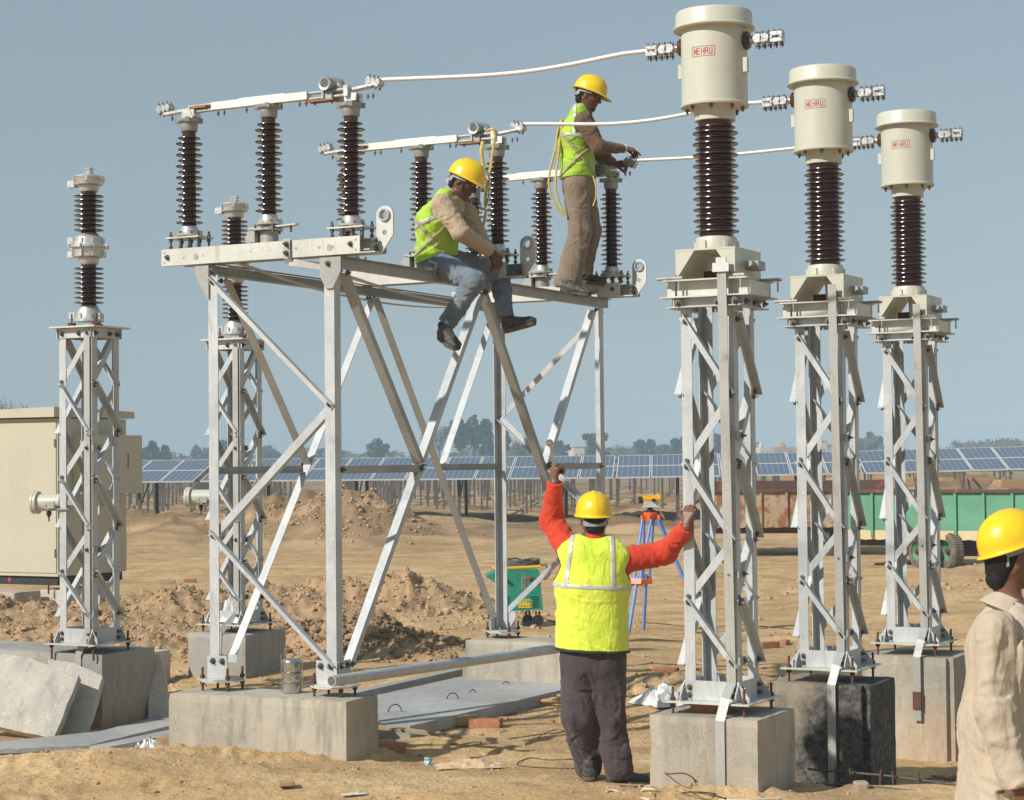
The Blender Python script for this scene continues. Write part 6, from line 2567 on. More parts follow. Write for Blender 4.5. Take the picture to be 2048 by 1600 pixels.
# ------------------------------------------------------------------ worker 1: back to us, arms spread, on the ground
def person_back():
    y = 11.62
    root = thing('person', 'man in red shirt and yellow lime vest seen from behind, holding up a spanner', 'person', (.50, y, 0))
    hips, chest, neck = P(1186, 1300, y), P(1186, 1150, y), P(1189, 1082, y)
    shL, shR = P(1143, 1108, y + .01), P(1240, 1122, y - .01)
    elL, wrL = P(1103, 1042, y + .13), P(1110, 966, y + .02)
    elR, wrR = P(1330, 1106, y + .02), P(1373, 1055, y - .20)
    hipL, hipR = P(1158, 1322, y), P(1213, 1322, y)
    knL, knR = P(1158, 1435, y - .05), P(1218, 1440, y - .02)
    anL, anR = P(1177, 1535, y + .08), P(1236, 1542, y - .06)
    hc = P(1188, 1035, y + .02)
    ff = unit((-.05, 1, .03))
    allp = [hips, chest, neck, shL, shR, elL, wrL, elR, wrR, knL, knR, anL, anR, hc]
    lo, hi = bounds(allp, .17)
    hi[2] += .05
    SX = (1, 0, 0)
    B = Field(lo, hi, .0055)
    B.limb(hips, chest, .115, .125, .04, (SX, 1.25))
    B.limb(chest, neck - [0, 0, .05], .12, .09, .05, (SX, 1.35))
    B.limb(neck - [0, 0, .04], hc - [0, .01, .04], .058, .056, .03)
    for a, b, c in ((shL, elL, wrL), (shR, elR, wrR)):
        B.limb(a, b, .055, .042, .03)
        B.limb(b, c, .042, .030, .02)
    for a, b, c in ((hipL, knL, anL), (hipR, knR, anR)):
        B.limb(a, b, .085, .055, .04)
        B.limb(b, c, .055, .038, .02)
    o, R = head(B, hc, ff, (0, 0, 1))
    # left fist round the spanner, right hand on the post
    hd = unit((-.02, -.05, 1))
    hand(B, wrL, hd, (.75, .55, 0), (70, 75, 50), thumb=(-.1, .6, .9), s=1.04)
    dR = unit((.16, .10, .98))
    hand(B, wrR, dR, (.55, .82, -.1), (30, 50, 40), thumb=(.75, .75, .35), s=1.06, side=(-.83, .5, .13))
    body = obj('body', B.mesh('body'), M['skin'], None)
    place(body, root.location)
    body.parent = root
    body.matrix_parent_inverse = Matrix()
    body.location = (0, 0, 0)
    T = Matrix.Translation(-Vector(root.location))

    def part(name, F, mat, par=None):
        me = F.mesh(name) if isinstance(F, Field) else F
        me.transform(T)
        return obj(name, me, mat, par or root)
    # trousers
    F = Field(*bounds([hipL, hipR, anL, anR, knL, knR, hips], .16), .0065)
    F.limb(hips + [0, 0, .06], hips - [0, 0, .08], .128, .135, .04, (SX, 1.35), (0.0022, 1.5, 1))
    for a, b, c, sd in ((hipL, knL, anL, 1), (hipR, knR, anR, 2)):
        F.limb(a, b, .112, .098, .035, None, (0.0030, 2.6, sd))
        F.limb(b, c + [0, 0, .02], .098, .082, .03, None, (0.0044, 4.2, sd + 2))
        F.limb(c + [0, 0, .10], c + [0, .0, -.01], .078, .072, .02, None, (0.0050, 2.5, sd + 5))
    F.wave(.005, .12, 3, .4)
    F.plane(anL - [0, 0, .045], (0, 0, -1))
    part('trousers', F, M['maroon'])
    # shirt
    F = Field(*bounds([hips, neck, elL, wrL, elR, wrR, shL, shR], .15), .0065)
    F.limb(hips + [0, 0, .05], chest, .128, .140, .04, (SX, 1.35))
    F.limb(chest, neck - [0, 0, .06], .14, .085, .05, (SX, 1.4))
    for a, b, c, sd in ((shL, elL, wrL, 1), (shR, elR, wrR, 2.5)):
        F.limb(a, b, .080, .070, .04, None, (0.0033, 3.2, sd))
        F.limb(b, c, .068, .046, .03, None, (0.0030, 3.8, sd + 1))
        F.limb(c - unit(c - b) * .05, c + unit(c - b) * .012, .044, .043, .006)
    F.limb(neck - [0, 0, .07], neck + [0, 0, .012], .082, .066, .02)
    F.wave(0.0022, .09, 8)
    for b, c in ((elL, wrL), (elR, wrR)):
        d = unit(c - b)
        s = F.sub(c - .12, c + .12)
        sl, X = s
        F.g[sl] = np.maximum(F.g[sl], ((X - (c + d * .006)) @ d).astype(np.float32) * (np.linalg.norm(X - c, axis=-1) < .11) + (-1.0) * (np.linalg.norm(X - c, axis=-1) >= .11))
    part('shirt', F, M['red'])
    # vest
    hem = P(1183, 1303, y)
    lo, hi = bounds([hem, neck, shL, shR], .20)
    F = Field(lo, hi, .006)
    F.limb(hem - [0, 0, .02], chest - [0, 0, .05], .158, .150, .05, (SX, 1.38), (0.0033, 1.2, 2))
    F.limb(chest - [0, 0, .06], P(1188, 1112, y), .150, .132, .05, (SX, 1.42), (0.0017, 1.5, 4))
    F.limb(P(1158, 1098, y), P(1142, 1108, y + .01), .080, .086, .04, (ff, 1.35))
    F.limb(P(1214, 1100, y), P(1236, 1114, y), .080, .084, .04, (ff, 1.35))
    F.wave(.0035, .34, 5, .4)
    F.wave(.0012, .09, 9, .5)
    F.plane(hem + [-.0, 0, .004], (-.05, 0, -1))
    # armholes and neckline
    F.limb(P(1100, 1130, y + .03), P(1124, 1122, y + .03), .090, .068, .01, None, None, True)
    F.limb(P(1276, 1134, y), P(1258, 1128, y), .092, .076, .01, None, None, True)
    F.limb(P(1188, 1062, y - .02), P(1188, 1050, y + .2), .066, .066, .01, (SX, 1.15), None, True)
    V = F
    ves = part('vest', F, M['vest1'])
    for nm, tests in (('reflective_tape', [(P(1190, 1172, y), (.05, 0, 1), .0135, [])]),
                      ('reflective_tape', [(P(1224, 1120, y), (1, 0, 0), .0135, [(P(1224, 1172, y), (0, 0, -1)), ((0, y + .02, 0), (0, 1, 0))])]),
                      ('reflective_tape', [(P(1133, 1150, y), (1, 0, -.16), .0125, [(P(1133, 1172, y), (0, 0, -1)), ((0, y + .02, 0), (0, 1, 0))])])):
        for tt in tests:
            Bn = copyf(V)
            inner = Bn.g.copy()
            Bn.g = Bn.g - np.float32(.0035)
            n_ = unit(tt[1])
            Bn.plane(np.asarray(tt[0]) + n_ * tt[2], n_)
            Bn.plane(np.asarray(tt[0]) - n_ * tt[2], -n_)
            for q, m_ in tt[3]:
                Bn.plane(q, m_)
            Bn.g = np.maximum(Bn.g, -(inner + np.float32(.008)))
            part(nm, Bn, M['tape'], ves)
    Bn = copyf(V)
    inner = Bn.g.copy()
    Bn.g = Bn.g - np.float32(.003)
    Bn.plane(hem + [0, 0, .020], (-.05 * -1, 0, 1))
    Bn.g = np.maximum(Bn.g, -(inner + np.float32(.010)))
    part('hem_binding', Bn, M['binding'], ves)
    for pa_, pb_, ra_, rb_ in ((P(1100, 1130, y + .03), P(1124, 1122, y + .03), .090, .068), (P(1276, 1134, y), P(1258, 1128, y), .092, .076)):
        C_ = copyf(V)
        C_.g[:] = 1.0
        C_.limb(pa_, pb_, ra_ + .010, rb_ + .010, 0)
        Bn = copyf(V)
        Bn.g = np.maximum(Bn.g - np.float32(.003), C_.g)
        part('armhole_binding', Bn, M['binding'], ves)
    # hair
    F = Field(hc - .16, hc + .16, .005)
    F.ball(o(-.016, 0, .022), (.102, .082, .10), .01, R)
    F.limb(o(-.05, 0, -.01), o(-.052, 0, -.058), .060, .050, .02, (SX, 1.1))
    F.plane(o(.03, 0, 0), R[:, 0])
    F.plane(o(0, 0, -.088), -R[:, 2])
    part('hair', F, M['hair'])
    hroot = helmet(None, hc + np.array([0, -.004, .012]), (ff[0], ff[1], .10), (0, -.12, 1), 1.0, back_text=True)
    for h_ in [hroot] + list(hroot.children):
        h_.data.transform(T)
    hroot.parent = root
    shoe_ = lambda a, b: None
    for heel, toe in ((P(1181, 1564, y - .06), P(1172, 1548, y + .25)), (P(1214, 1578, y - .07), P(1300, 1570, y + .05))):
        sh = shoe(None, heel, toe)
        for q in [sh] + list(sh.children):
            q.data.transform(T)
        sh.parent = root
    return wrL, hd


wrL, hd = person_back()
# ring spanner held up
mb = MB()
c0 = wrL + hd * .075
tip = P(1099, 886, 11.60)
c0, tip = Vector(c0), Vector(tip)
knee = Vector(P(1103, 905, 11.62))
low = c0 - (knee - c0).normalized() * .05
mb.tube([low, c0, knee, tip + Vector((.008, 0, -.012))], [.008, .0085, .008, .009], 10)
o = obj('spanner', mb, M['steel'])
mb2 = MB()
ax = Vector((.5, -.75, .35)).normalized()
mb2.lathe([(.011, -.010), (.021, -.010), (.021, .010), (.011, .010), (.011, -.010)], tip, ax, 20)
place(o, low)
r_ = obj('ring_end', mb2, M['steel'], o)
r_.matrix_parent_inverse = o.matrix_world.inverted()
tag(o, 'bright ring spanner held up in the left fist of the man in red', 'spanner')


def finish(root, parts):
    """moves world-built meshes under their root"""
    T = Matrix.Translation(-Vector(root.location))
    for q, par in parts:
        q.data.transform(T)
        q.parent = par or root
        for ch in q.children:
            ch.data.transform(T)


# ------------------------------------------------------------------ worker 2: sitting on the gantry rail
def person_sitting():
    root = thing('person', 'man in jeans and lime vest sitting on the gantry rail with his legs hanging', 'person', tuple(W(-2.58, 1.32, 3.24)))
    parts = []
    y = 13.85
    hip = P(872, 526, y)
    hipN, hipF = P(872, 527, y - .08), P(888, 520, y + .12)
    chest, neck = P(878, 448, y - .02), P(905, 388, y - .03)
    shN, shF = P(884, 408, y - .17), P(925, 402, y + .15)
    elN, wrN = P(922, 465, y - .22), P(981, 503, y - .05)
    elF, wrF = P(955, 470, y + .16), P(985, 512, y + .08)
    knN, anN = P(950, 562, y - .30), P(893, 648, y - .22)
    knF, anF = P(1000, 545, y + .42), P(1010, 634, y + .40)
    hc = P(929, 362, y - .03)
    ff = unit((.80, -.20, -.52))
    uu = unit((.5, -.1, .85))
    pv = np.array([.884, -.467, 0])
    rv = np.array([.467, .884, 0])
    allp = [hip, hipN, hipF, chest, neck, shN, shF, elN, wrN, elF, wrF, knN, anN, knF, anF, hc]
    lo, hi = bounds(allp, .16)
    B = Field(lo, hi, .006)
    B.limb(hip + [0, 0, .05], chest, .10, .11, .04, (rv, 1.3))
    B.limb(chest, neck - [0, 0, .05], .11, .075, .05, (rv, 1.4))
    B.limb(neck - [0, 0, .04], hc - uu * .045, .055, .052, .03)
    for a, b, c in ((shN, elN, wrN), (shF, elF, wrF)):
        B.limb(a, b, .05, .038, .03)
        B.limb(b, c, .038, .028, .02)
    for a, b, c in ((hipN, knN, anN), (hipF, knF, anF)):
        B.limb(a, b, .07, .05, .04)
        B.limb(b, c, .05, .036, .02)
    o, R = head(B, hc, ff, uu)
    hand(B, wrN, (.55, -.1, -.8), (-.2, .9, -.3), (35, 50, 40), thumb=(.6, .6, .5), s=1.02)
    hand(B, wrF, (.5, -.5, -.6), (-.3, -.6, -.5), (40, 50, 40), thumb=(.6, .6, .5), s=1.0)
    body = obj('body', B.mesh('body'), M['skin2'])
    parts.append((body, None))
    # jeans
    F = Field(*bounds([hip, hipN, hipF, knN, anN, knF, anF], .15), .0065)
    F.limb(hip + [0, 0, .07], hip - [0, 0, .01], .115, .125, .04, (rv, 1.3), (0.0022, 1, 3))
    for a, b, c, sd in ((hipN, knN, anN, 1), (hipF, knF, anF, 4)):
        F.limb(a, b, .098, .074, .035, None, (0.0033, 3.0, sd))
        F.limb(b, c, .074, .058, .025, None, (0.0033, 5.0, sd + 2))
        F.limb(c - unit(c - b) * .10, c + unit(c - b) * .0, .058, .060, .02, None, (0.0033, 2, sd + 3))
    F.wave(0.0022, .09, 6)
    for b, c in ((knN, anN), (knF, anF)):
        d = unit(c - b)
        sl, X = F.sub(c - .13, c + .13)
        near = (np.linalg.norm(X - c, axis=-1) < .12)
        F.g[sl] = np.where(near, np.maximum(F.g[sl], ((X - (c + d * .0)) @ d)), F.g[sl])
    parts.append((obj('jeans', F.mesh('jeans'), M['jeans']), None))
    # shirt
    F = Field(*bounds([hip, neck, shN, shF, elN, wrN, elF, wrF], .14), .006)
    F.limb(hip + [0, 0, .05], chest, .112, .122, .04, (rv, 1.3))
    F.limb(chest, neck - [0, 0, .06], .12, .078, .05, (rv, 1.45))
    for a, b, c, sd in ((shN, elN, wrN, 1), (shF, elF, wrF, 3)):
        F.limb(a, b, .074, .063, .04, None, (0.0030, 3.6, sd))
        F.limb(b, c, .062, .043, .03, None, (0.0028, 4.2, sd + 1))
    F.limb(neck - [0, 0, .05], neck + uu * .012, .072, .060, .02)
    F.wave(0.0019, .08, 12)
    F.plane(neck + uu * .020, uu * .9 + ff * .1)
    for b, c in ((elN, wrN), (elF, wrF)):
        d = unit(c - b)
        sl, X = F.sub(c - .11, c + .11)
        near = (np.linalg.norm(X - c, axis=-1) < .10)
        F.g[sl] = np.where(near, np.maximum(F.g[sl], ((X - c) @ d)), F.g[sl])
    parts.append((obj('shirt', F.mesh('shirt'), M['beige']), None))
    # vest
    F = Field(*bounds([hip, neck, shN, shF], .20), .006)
    hem = P(872, 514, y)
    F.limb(hem - [0, 0, .02], chest, .135, .140, .05, (rv, 1.32), (0.0033, 2, 3))
    F.limb(chest, P(897, 408, y), .140, .098, .05, (rv, 1.5))
    F.limb(P(889, 392, y - .10), P(910, 392, y + .10), .058, .058, .03)
    F.wave(0.0022, .10, 14)
    F.plane(hem - [0, 0, .02], (.25, 0, -1))
    F.limb(shN + [0, -.10, -.035], shN + [.01, -.015, -.015], .10, .085, .008, None, None, True)
    F.limb(shF + [.02, .10, -.02], shF, .10, .08, .008, None, None, True)
    F.limb(neck + ff * .02 + [0, 0, .05], neck + ff * .02 - [0, 0, .01], .075, .062, .01, None, None, True)
    F.limb(neck + ff * .13, chest + np.array(ff) * .16 + [0, 0, -.05], .045, .02, .01, None, None, True)
    V = F
    ves = obj('vest', F.mesh('vest'), M['vest2'])
    parts.append((ves, None))
    for p_, n_, hw, mt, th in ((P(865, 445, y), (-.42, 0, 1), .016, 'tape', .004), (P(868, 480, y), (1, -.1, .85), .014, 'harness', .007), (P(856, 487, y), (-.85, -.1, 1), .013, 'harness', .006)):
        Bn = copyf(V)
        inner = Bn.g.copy()
        Bn.g = Bn.g - np.float32(th)
        n_ = unit(n_)
        Bn.plane(np.asarray(p_) + n_ * hw, n_)
        Bn.plane(np.asarray(p_) - n_ * hw, -n_)
        Bn.g = np.maximum(Bn.g, -(inner + np.float32(.008)))
        q = obj('harness_strap' if mt == 'harness' else 'reflective_tape', Bn.mesh('strap'), M[mt])
        parts.append((q, ves))
    F = Field(hc - .16, hc + .16, .005)
    F.ball(o(-.016, 0, .022), (.102, .081, .10), .01, R)
    F.limb(o(-.05, 0, -.01), o(-.055, 0, -.055), .055, .042, .02, (R[:, 1], 1.1))
    F.plane(o(.038, 0, 0), R[:, 0])
    parts.append((obj('hair', F.mesh('hair'), M['hair']), None))
    mb = MB()
    for sd in (-1, 1):
        mb.tube([o(.02, sd * .083, .02), o(.03, sd * .075, -.04), o(.05, sd * .045, -.095), o(.055, 0, -.118)], .0045, 6)
    parts.append((obj('chin_strap', mb, M['black']), None))
    mb = MB()
    for sd in (-1, 1):
        mb.lathe([(0, -.009), (.006, -.007), (.0095, 0), (.006, .007), (0, .009)], o(.078, sd * .031, .002), R[:, 0], 12)
    parts.append((obj('eye', mb, M['eye']), None))
    parts[-1][0]['kind'] = 'stuff'
    hl = helmet(None, hc + uu * .014 - ff * .0, ff * .96 + uu * .12, uu * .96 - ff * .12, 1.02, side_print=-98)
    parts.append((hl, None))
    # collar and belt strap
    F = Field(*bounds([neck], .14), .005)
    F.limb(neck - ff * .01 - uu * .01, neck + uu * .016 - ff * .01, .066, .062, .01)
    F.limb(neck - uu * .05, neck + uu * .09, .052, .052, .0, None, None, True)
    F.plane(neck + uu * .03, uu)
    F.plane(neck - uu * .02, -uu)
    parts.append((obj('collar', F.mesh('collar'), M['beige']), None))
    mb = MB()
    mb.tube([P(858, 522, y - .22), P(873, 528, y - .24), P(868, 548, y - .22)], .011, 8)
    parts.append((obj('belt_strap', mb, M['webbing']), None))
    for heel, toe, up in ((P(880, 676, y - .16), P(912, 700, y - .36), (.1, -.4, .9)), (P(1008, 668, y + .42), P(1078, 648, y + .28), (-.3, .1, 1))):
        sh = shoe(None, heel, toe, up, 1.0)
        parts.append((sh, None))
    finish(root, parts)


person_sitting()


# ------------------------------------------------------------------ worker 3: standing on the gantry
def person_standing():
    y = 15.78
    root = thing('person', 'man in brown pullover and lime vest standing on the gantry working at a clamp', 'person', tuple(W(-2.6, 3.35, 3.24)))
    parts = []
    hip = P(1156, 366, y)
    hipN, hipF = P(1152, 372, y - .08), P(1164, 372, y + .10)
    chest, neck = P(1152, 275, y), P(1166, 222, y)
    shN, shF = P(1166, 243, y - .17), P(1172, 246, y + .17)
    elN, wrN = P(1197, 294, y - .20), P(1247, 297, y - .08)
    elF, wrF = P(1205, 312, y + .18), P(1226, 326, y + .10)
    knN, anN = P(1160, 462, y - .08), P(1137, 560, y - .06)
    knF, anF = P(1180, 462, y + .12), P(1158, 540, y + .22)
    hc = P(1178, 190, y)
    ff = unit((.90, -.12, -.32))
    uu = unit((.32, 0, .95))
    fw = np.array([.98, -.2, 0])
    sw = np.array([.2, .98, 0])
    lo, hi = bounds([hip, chest, neck, shN, shF, elN, wrN, elF, wrF, knN, anN, knF, anF, hc], .16)
    B = Field(lo, hi, .006)
    B.limb(hip, chest, .10, .11, .04, (sw, 1.3))
    B.limb(chest, neck - [0, 0, .05], .11, .075, .05, (sw, 1.4))
    B.limb(neck - [0, 0, .04], hc - uu * .045, .056, .053, .03)
    for a, b, c in ((shN, elN, wrN), (shF, elF, wrF)):
        B.limb(a, b, .05, .038, .03)
        B.limb(b, c, .038, .028, .02)
    for a, b, c in ((hipN, knN, anN), (hipF, knF, anF)):
        B.limb(a, b, .075, .05, .04)
        B.limb(b, c, .05, .036, .02)
    o, R = head(B, hc, ff, uu)
    hand(B, wrN, (1, .1, -.12), (.1, .3, -.9), curls=((15, 20, 10), (35, 45, 30), (55, 55, 40), (60, 60, 40)), thumb=(.3, .8, .5), s=1.02)
    hand(B, wrF, (.85, -.3, -.1), (.1, -.4, -.8), (35, 50, 35), thumb=(.4, .8, .5), s=1.02)
    parts.append((obj('body', B.mesh('body'), M['skin2']), None))
    F = Field(*bounds([hip, hipN, hipF, knN, anN, knF, anF], .15), .0065)
    F.limb(hip + [0, 0, .06], hip - [0, 0, .04], .118, .125, .04, (sw, 1.25), (0.0017, 1, 3))
    for a, b, c, sd in ((hipN, knN, anN, 1), (hipF, knF, anF, 4)):
        F.limb(a, b, .108, .086, .035, None, (0.0022, 2.0, sd))
        F.limb(b, c, .086, .094, .03, (fw, 1.12), (0.0022, 2.2, sd + 2))
        F.limb(c, c - [0, 0, .06], .094, .100, .02, (fw, 1.12), (0.0022, 1, sd + 2))
    F.wave(.004, .16, 6, .3)
    F.plane(anN - [0, 0, .055], (0, 0, -1))
    sl, X = F.sub(anF - [.2, .16, .3], anF + [.2, .16, 0])
    mk = (np.abs(X[..., 1] - anF[1]) < .13) & (X[..., 0] > anF[0] - .09)
    F.g[sl] = np.where(mk & (X[..., 2] < anF[2] - .045) & (X[..., 1] > y + .06), np.maximum(F.g[sl], (anF[2] - .045 - X[..., 2])), F.g[sl])
    parts.append((obj('trousers', F.mesh('trousers'), M['khaki']), None))
    F = Field(*bounds([hip, neck, shN, shF, elN, wrN, elF, wrF], .14), .006)
    F.limb(hip + [0, 0, .03], chest, .115, .122, .04, (sw, 1.3))
    F.limb(chest, neck - [0, 0, .06], .12, .078, .05, (sw, 1.4))
    for a, b, c, sd in ((shN, elN, wrN, 1), (shF, elF, wrF, 3)):
        F.limb(a, b, .073, .058, .04, None, (0.0028, 3.6, sd))
        F.limb(b, c, .056, .036, .03, None, (0.0028, 4.2, sd + 1))
    F.wave(0.0017, .08, 12)
    for b, c in ((elN, wrN), (elF, wrF)):
        d = unit(c - b)
        sl, X = F.sub(c - .10, c + .10)
        near = (np.linalg.norm(X - c, axis=-1) < .09)
        F.g[sl] = np.where(near, np.maximum(F.g[sl], ((X - c) @ d)), F.g[sl])
    parts.append((obj('pullover', F.mesh('pullover'), M['brownknit']), None))
    F = Field(*bounds([hip, neck, shN, shF], .20), .006)
    hem = P(1156, 352, y)
    F.limb(hem - [0, 0, .02], chest, .140, .140, .05, (sw, 1.3), (0.0033, 2, 3))
    F.limb(chest, P(1160, 236, y), .140, .092, .05, (sw, 1.5))
    F.limb(P(1157, 222, y - .08), P(1166, 222, y + .08), .060, .06, .03)
    F.wave(0.0022, .12, 24)
    F.plane(hem - [0, 0, .02], (.05, 0, -1))
    F.limb(shN + [.01, -.12, -.03], shN + [.01, -.02, -.015], .10, .088, .008, None, None, True)
    F.limb(shF + [.02, .10, -.02], shF, .10, .08, .008, None, None, True)
    F.limb(neck + uu * .07 + ff * .01, neck - uu * .005 + ff * .01, .07, .058, .01, None, None, True)
    V = F
    ves = obj('vest', F.mesh('vest'), M['vest2'])
    parts.append((ves, None))
    for p_, n_, hw, mt, th in ((P(1150, 278, y), (.10, 0, 1), .014, 'tape', .004), (P(1148, 255, y), (1, 0, -.05), .013, 'tape', .004), (P(1160, 318, y), (-.85, 0, 1.0), .014, 'harness', .007), (P(1160, 318, y), (.9, 0, .75), .014, 'harness', .006)):
        Bn = copyf(V)
        inner = Bn.g.copy()
        Bn.g = Bn.g - np.float32(th)
        n_ = unit(n_)
        Bn.plane(np.asarray(p_) + n_ * hw, n_)
        Bn.plane(np.asarray(p_) - n_ * hw, -n_)
        if mt == 'tape' and n_[0] > .9:
            Bn.plane(P(1150, 278, y), (0, 0, -1))
        Bn.g = np.maximum(Bn.g, -(inner + np.float32(.008)))
        parts.append((obj('harness_strap' if mt == 'harness' else 'reflective_tape', Bn.mesh('strap'), M[mt]), ves))
    F = Field(hc - .16, hc + .16, .005)
    F.ball(o(-.016, 0, .022), (.102, .081, .10), .01, R)
    F.limb(o(-.05, 0, -.01), o(-.055, 0, -.055), .055, .042, .02, (R[:, 1], 1.1))
    F.plane(o(.036, 0, 0), R[:, 0])
    parts.append((obj('hair', F.mesh('hair'), M['hair']), None))
    F = Field(hc - .16, hc + .16, .005)
    F.limb(o(.030, 0, -.055), o(.052, 0, -.098), .054, .034, .02, (R[:, 1], 1.15))
    F.plane(o(0, 0, -.062), R[:, 2])
    parts.append((obj('beard', F.mesh('beard'), M['hair']), None))
    mb = MB()
    for sd in (-1, 1):
        mb.lathe([(0, -.009), (.006, -.007), (.0095, 0), (.006, .007), (0, .009)], o(.078, sd * .031, .002), R[:, 0], 12)
    parts.append((obj('eye', mb, M['eye']), None))
    parts[-1][0]['kind'] = 'stuff'
    parts.append((helmet(None, hc + uu * .018, ff, uu, 1.03, side_print=-40), None))
    mb = MB()
    mb.lathe([(.033, -.012), (.037, -.008), (.037, .008), (.033, .012)], wrN + unit(wrN - elN) * .004, unit(wrN - elN), 18)
    parts.append((obj('wristband', mb, M['plastic_white']), None))
    # yellow harness rope looping down the back
    for k, pth in enumerate(([(1122, 240), (1116, 262), (1110, 300), (1101, 335), (1097, 365), (1103, 395), (1117, 420), (1132, 432)], [(1126, 240), (1122, 270), (1118, 310), (1112, 345), (1111, 375), (1117, 402), (1126, 422), (1133, 434)], [(1124, 240), (1117, 256), (1113, 275), (1112, 300), (1116, 320), (1119, 290), (1122, 262), (1127, 244)])):
        mb = MB()
        mb.tube([P(a, b, y - .12 - .01 * k) for a, b in pth], .0085, 8)
        parts.append((obj('harness_rope', mb, M['rope_y']), None))
    mb = MB()
    mb.tube([P(1186, 352, y - .14), P(1192, 372, y - .15), P(1192, 395, y - .15), P(1186, 412, y - .15)], .006, 8)
    parts.append((obj('hanging_cord', mb, M['rope_y']), None))
    for heel, toe in ((P(1120, 590, y - .10), P(1187, 594, y - .22)), (P(1146, 566, y + .22), P(1190, 570, y + .16))):
        parts.append((shoe(None, heel, toe, (0, 0, 1), .98), None))
    finish(root, parts)


person_standing()


# ------------------------------------------------------------------ worker 4: walking past, cut by the right edge
def person_passing():
    y = 8.3
    root = thing('person', 'man in pale beige shirt walking out at the right edge in the foreground', 'person', (2.2, y, 0))
    parts = []
    ff = unit((1, .22, -.02))
    uu = np.array([0, 0, 1.0])
    sd = np.cross(ff, uu)
    hc = P(2024, 1118, y)
    neck = P(2018, 1200, y)
    chest = P(2020, 1290, y)
    waist = P(2008, 1450, y)
    hip = waist - [0, 0, .22]
    shN, shF = P(1992, 1262, y - .20), P(2062, 1262, y + .20)
    elN, wrN = P(1992, 1425, y - .23), P(2036, 1575, y - .28)
    elF, wrF = shF + [0, .04, -.30], shF + [.12, .02, -.54]
    an = [A3((2.25, y - .12, .09)), A3((2.05, y + .12, .12))]
    kn = [A3((2.27, y - .11, .50)), A3((2.18, y + .11, .50))]
    hj = [hip + [0, -.1, 0], hip + [0, .1, 0]]
    lo, hi = bounds([hc, neck, waist, shN, shF, elN, wrN, wrF] + an, .20)
    B = Field(lo, hi, .0065)
    B.limb(hip, waist, .11, .11, .04, (sd, 1.3))
    B.limb(waist, chest, .11, .12, .04, (sd, 1.35))
    B.limb(chest, neck - [0, 0, .06], .12, .08, .05, (sd, 1.5))
    B.limb(neck - [0, 0, .05], hc - [.03, 0, .05], .058, .058, .03)
    for a, b, c in ((shN, elN, wrN), (shF, elF, wrF)):
        B.limb(a, b, .052, .04, .03)
        B.limb(b, c, .04, .03, .02)
    for a, b, c in zip(hj, kn, an):
        B.limb(a, b, .085, .055, .04)
        B.limb(b, c, .055, .04, .02)
    o, R = head(B, hc, ff, uu)
    hand(B, wrN, (.25, 0, -1), (.6, .8, 0), (20, 30, 20), thumb=(.4, .8, .2))
    hand(B, wrF, (.25, 0, -1), (.6, -.8, 0), (20, 30, 20), thumb=(-.4, .8, .2))
    parts.append((obj('body', B.mesh('body'), M['skin']), None))
    F = Field(lo - .05, hi + .05, .007)
    F.limb(chest - [.01, 0, 0], waist - [0, 0, .0], .150, .160, .05, (sd, 1.35), (0.0022, 1.5, 1))
    F.limb(waist, hip - [0, 0, .22], .160, .205, .05, (sd, 1.25), (0.0044, 1.2, 2))
    F.limb(chest, neck - [0, 0, .09], .148, .092, .06, (sd, 1.55))
    F.limb(neck - [0, 0, .10], neck - [0, 0, .0], .090, .074, .03)
    for a, b, c, s_ in ((shN, elN, wrN, 1.7), (shF, elF, wrF, 3)):
        F.limb(a, b, .086, .080, .05, None, (0.0033, 2.2, s_))
        F.limb(b, c, .080, .062, .03, None, (0.0050, 2.8, s_ + 1))
        F.limb(c - unit(c - b) * .075, c, .066, .064, .008)
    F.wave(.0075, .17, 31, .22)
    F.wave(.0022, .08, 33, .6)
    F.plane(hip - [0, 0, .30], (0, 0, -1))
    F.plane(neck + [0, 0, .004], (.45, 0, 1))
    for b, c in ((elN, wrN), (elF, wrF)):
        d = unit(c - b)
        sl, X = F.sub(c - .13, c + .13)
        near = (np.linalg.norm(X - c, axis=-1) < .12) & (((X - c) @ d) > 0)
        F.g[sl] = np.where(near, np.maximum(F.g[sl], ((X - c) @ d)), F.g[sl])
    sh = obj('shirt', F.mesh('shirt'), M['beige4'])
    parts.append((sh, None))
    # collar: folded ring round the neck
    F = Field(*bounds([neck], .17), .005)
    up_ = unit((.45, 0, 1))
    cn = neck + [.0, 0, -.008]
    F.limb(cn - up_ * .050, cn + up_ * .016, .122, .076, .01, (sd, 1.0))
    F.limb(cn - up_ * .10, cn + up_ * .10, .062, .056, 0, None, None, True)
    F.plane(cn + up_ * .022, up_)
    F.plane(cn - up_ * .046 , -up_)
    parts.append((obj('collar', F.mesh('collar'), M['beige4']), None))
    # trousers
    F = Field(*bounds(hj + kn + an, .16), .009)
    for a, b, c, s_ in ((hj[0], kn[0], an[0], 1), (hj[1], kn[1], an[1], 2)):
        F.limb(a, b, .105, .09, .04, None, (0.0028, 2, s_))
        F.limb(b, c, .09, .085, .03, None, (0.0033, 3, s_))
    F.plane(an[0] - [0, 0, .03], (0, 0, -1))
    parts.append((obj('trousers', F.mesh('trousers'), M['khaki']), None))
    F = Field(hc - .17, hc + .17, .005)
    F.ball(o(-.018, 0, .020), (.103, .084, .10), .01, R)
    F.limb(o(-.045, 0, .0), o(-.066, 0, -.082), .074, .050, .02, (sd, 1.05))
    F.wave(0.0017, .03, 2)
    F.plane(o(-.026, 0, -.02), unit(R[:, 0] - .35 * R[:, 2]))
    F.ball(o(-.004, .100, -.020), (.026, .040, .036), .0, R, cut=True)
    parts.append((obj('hair', F.mesh('hair'), M['hair']), None))
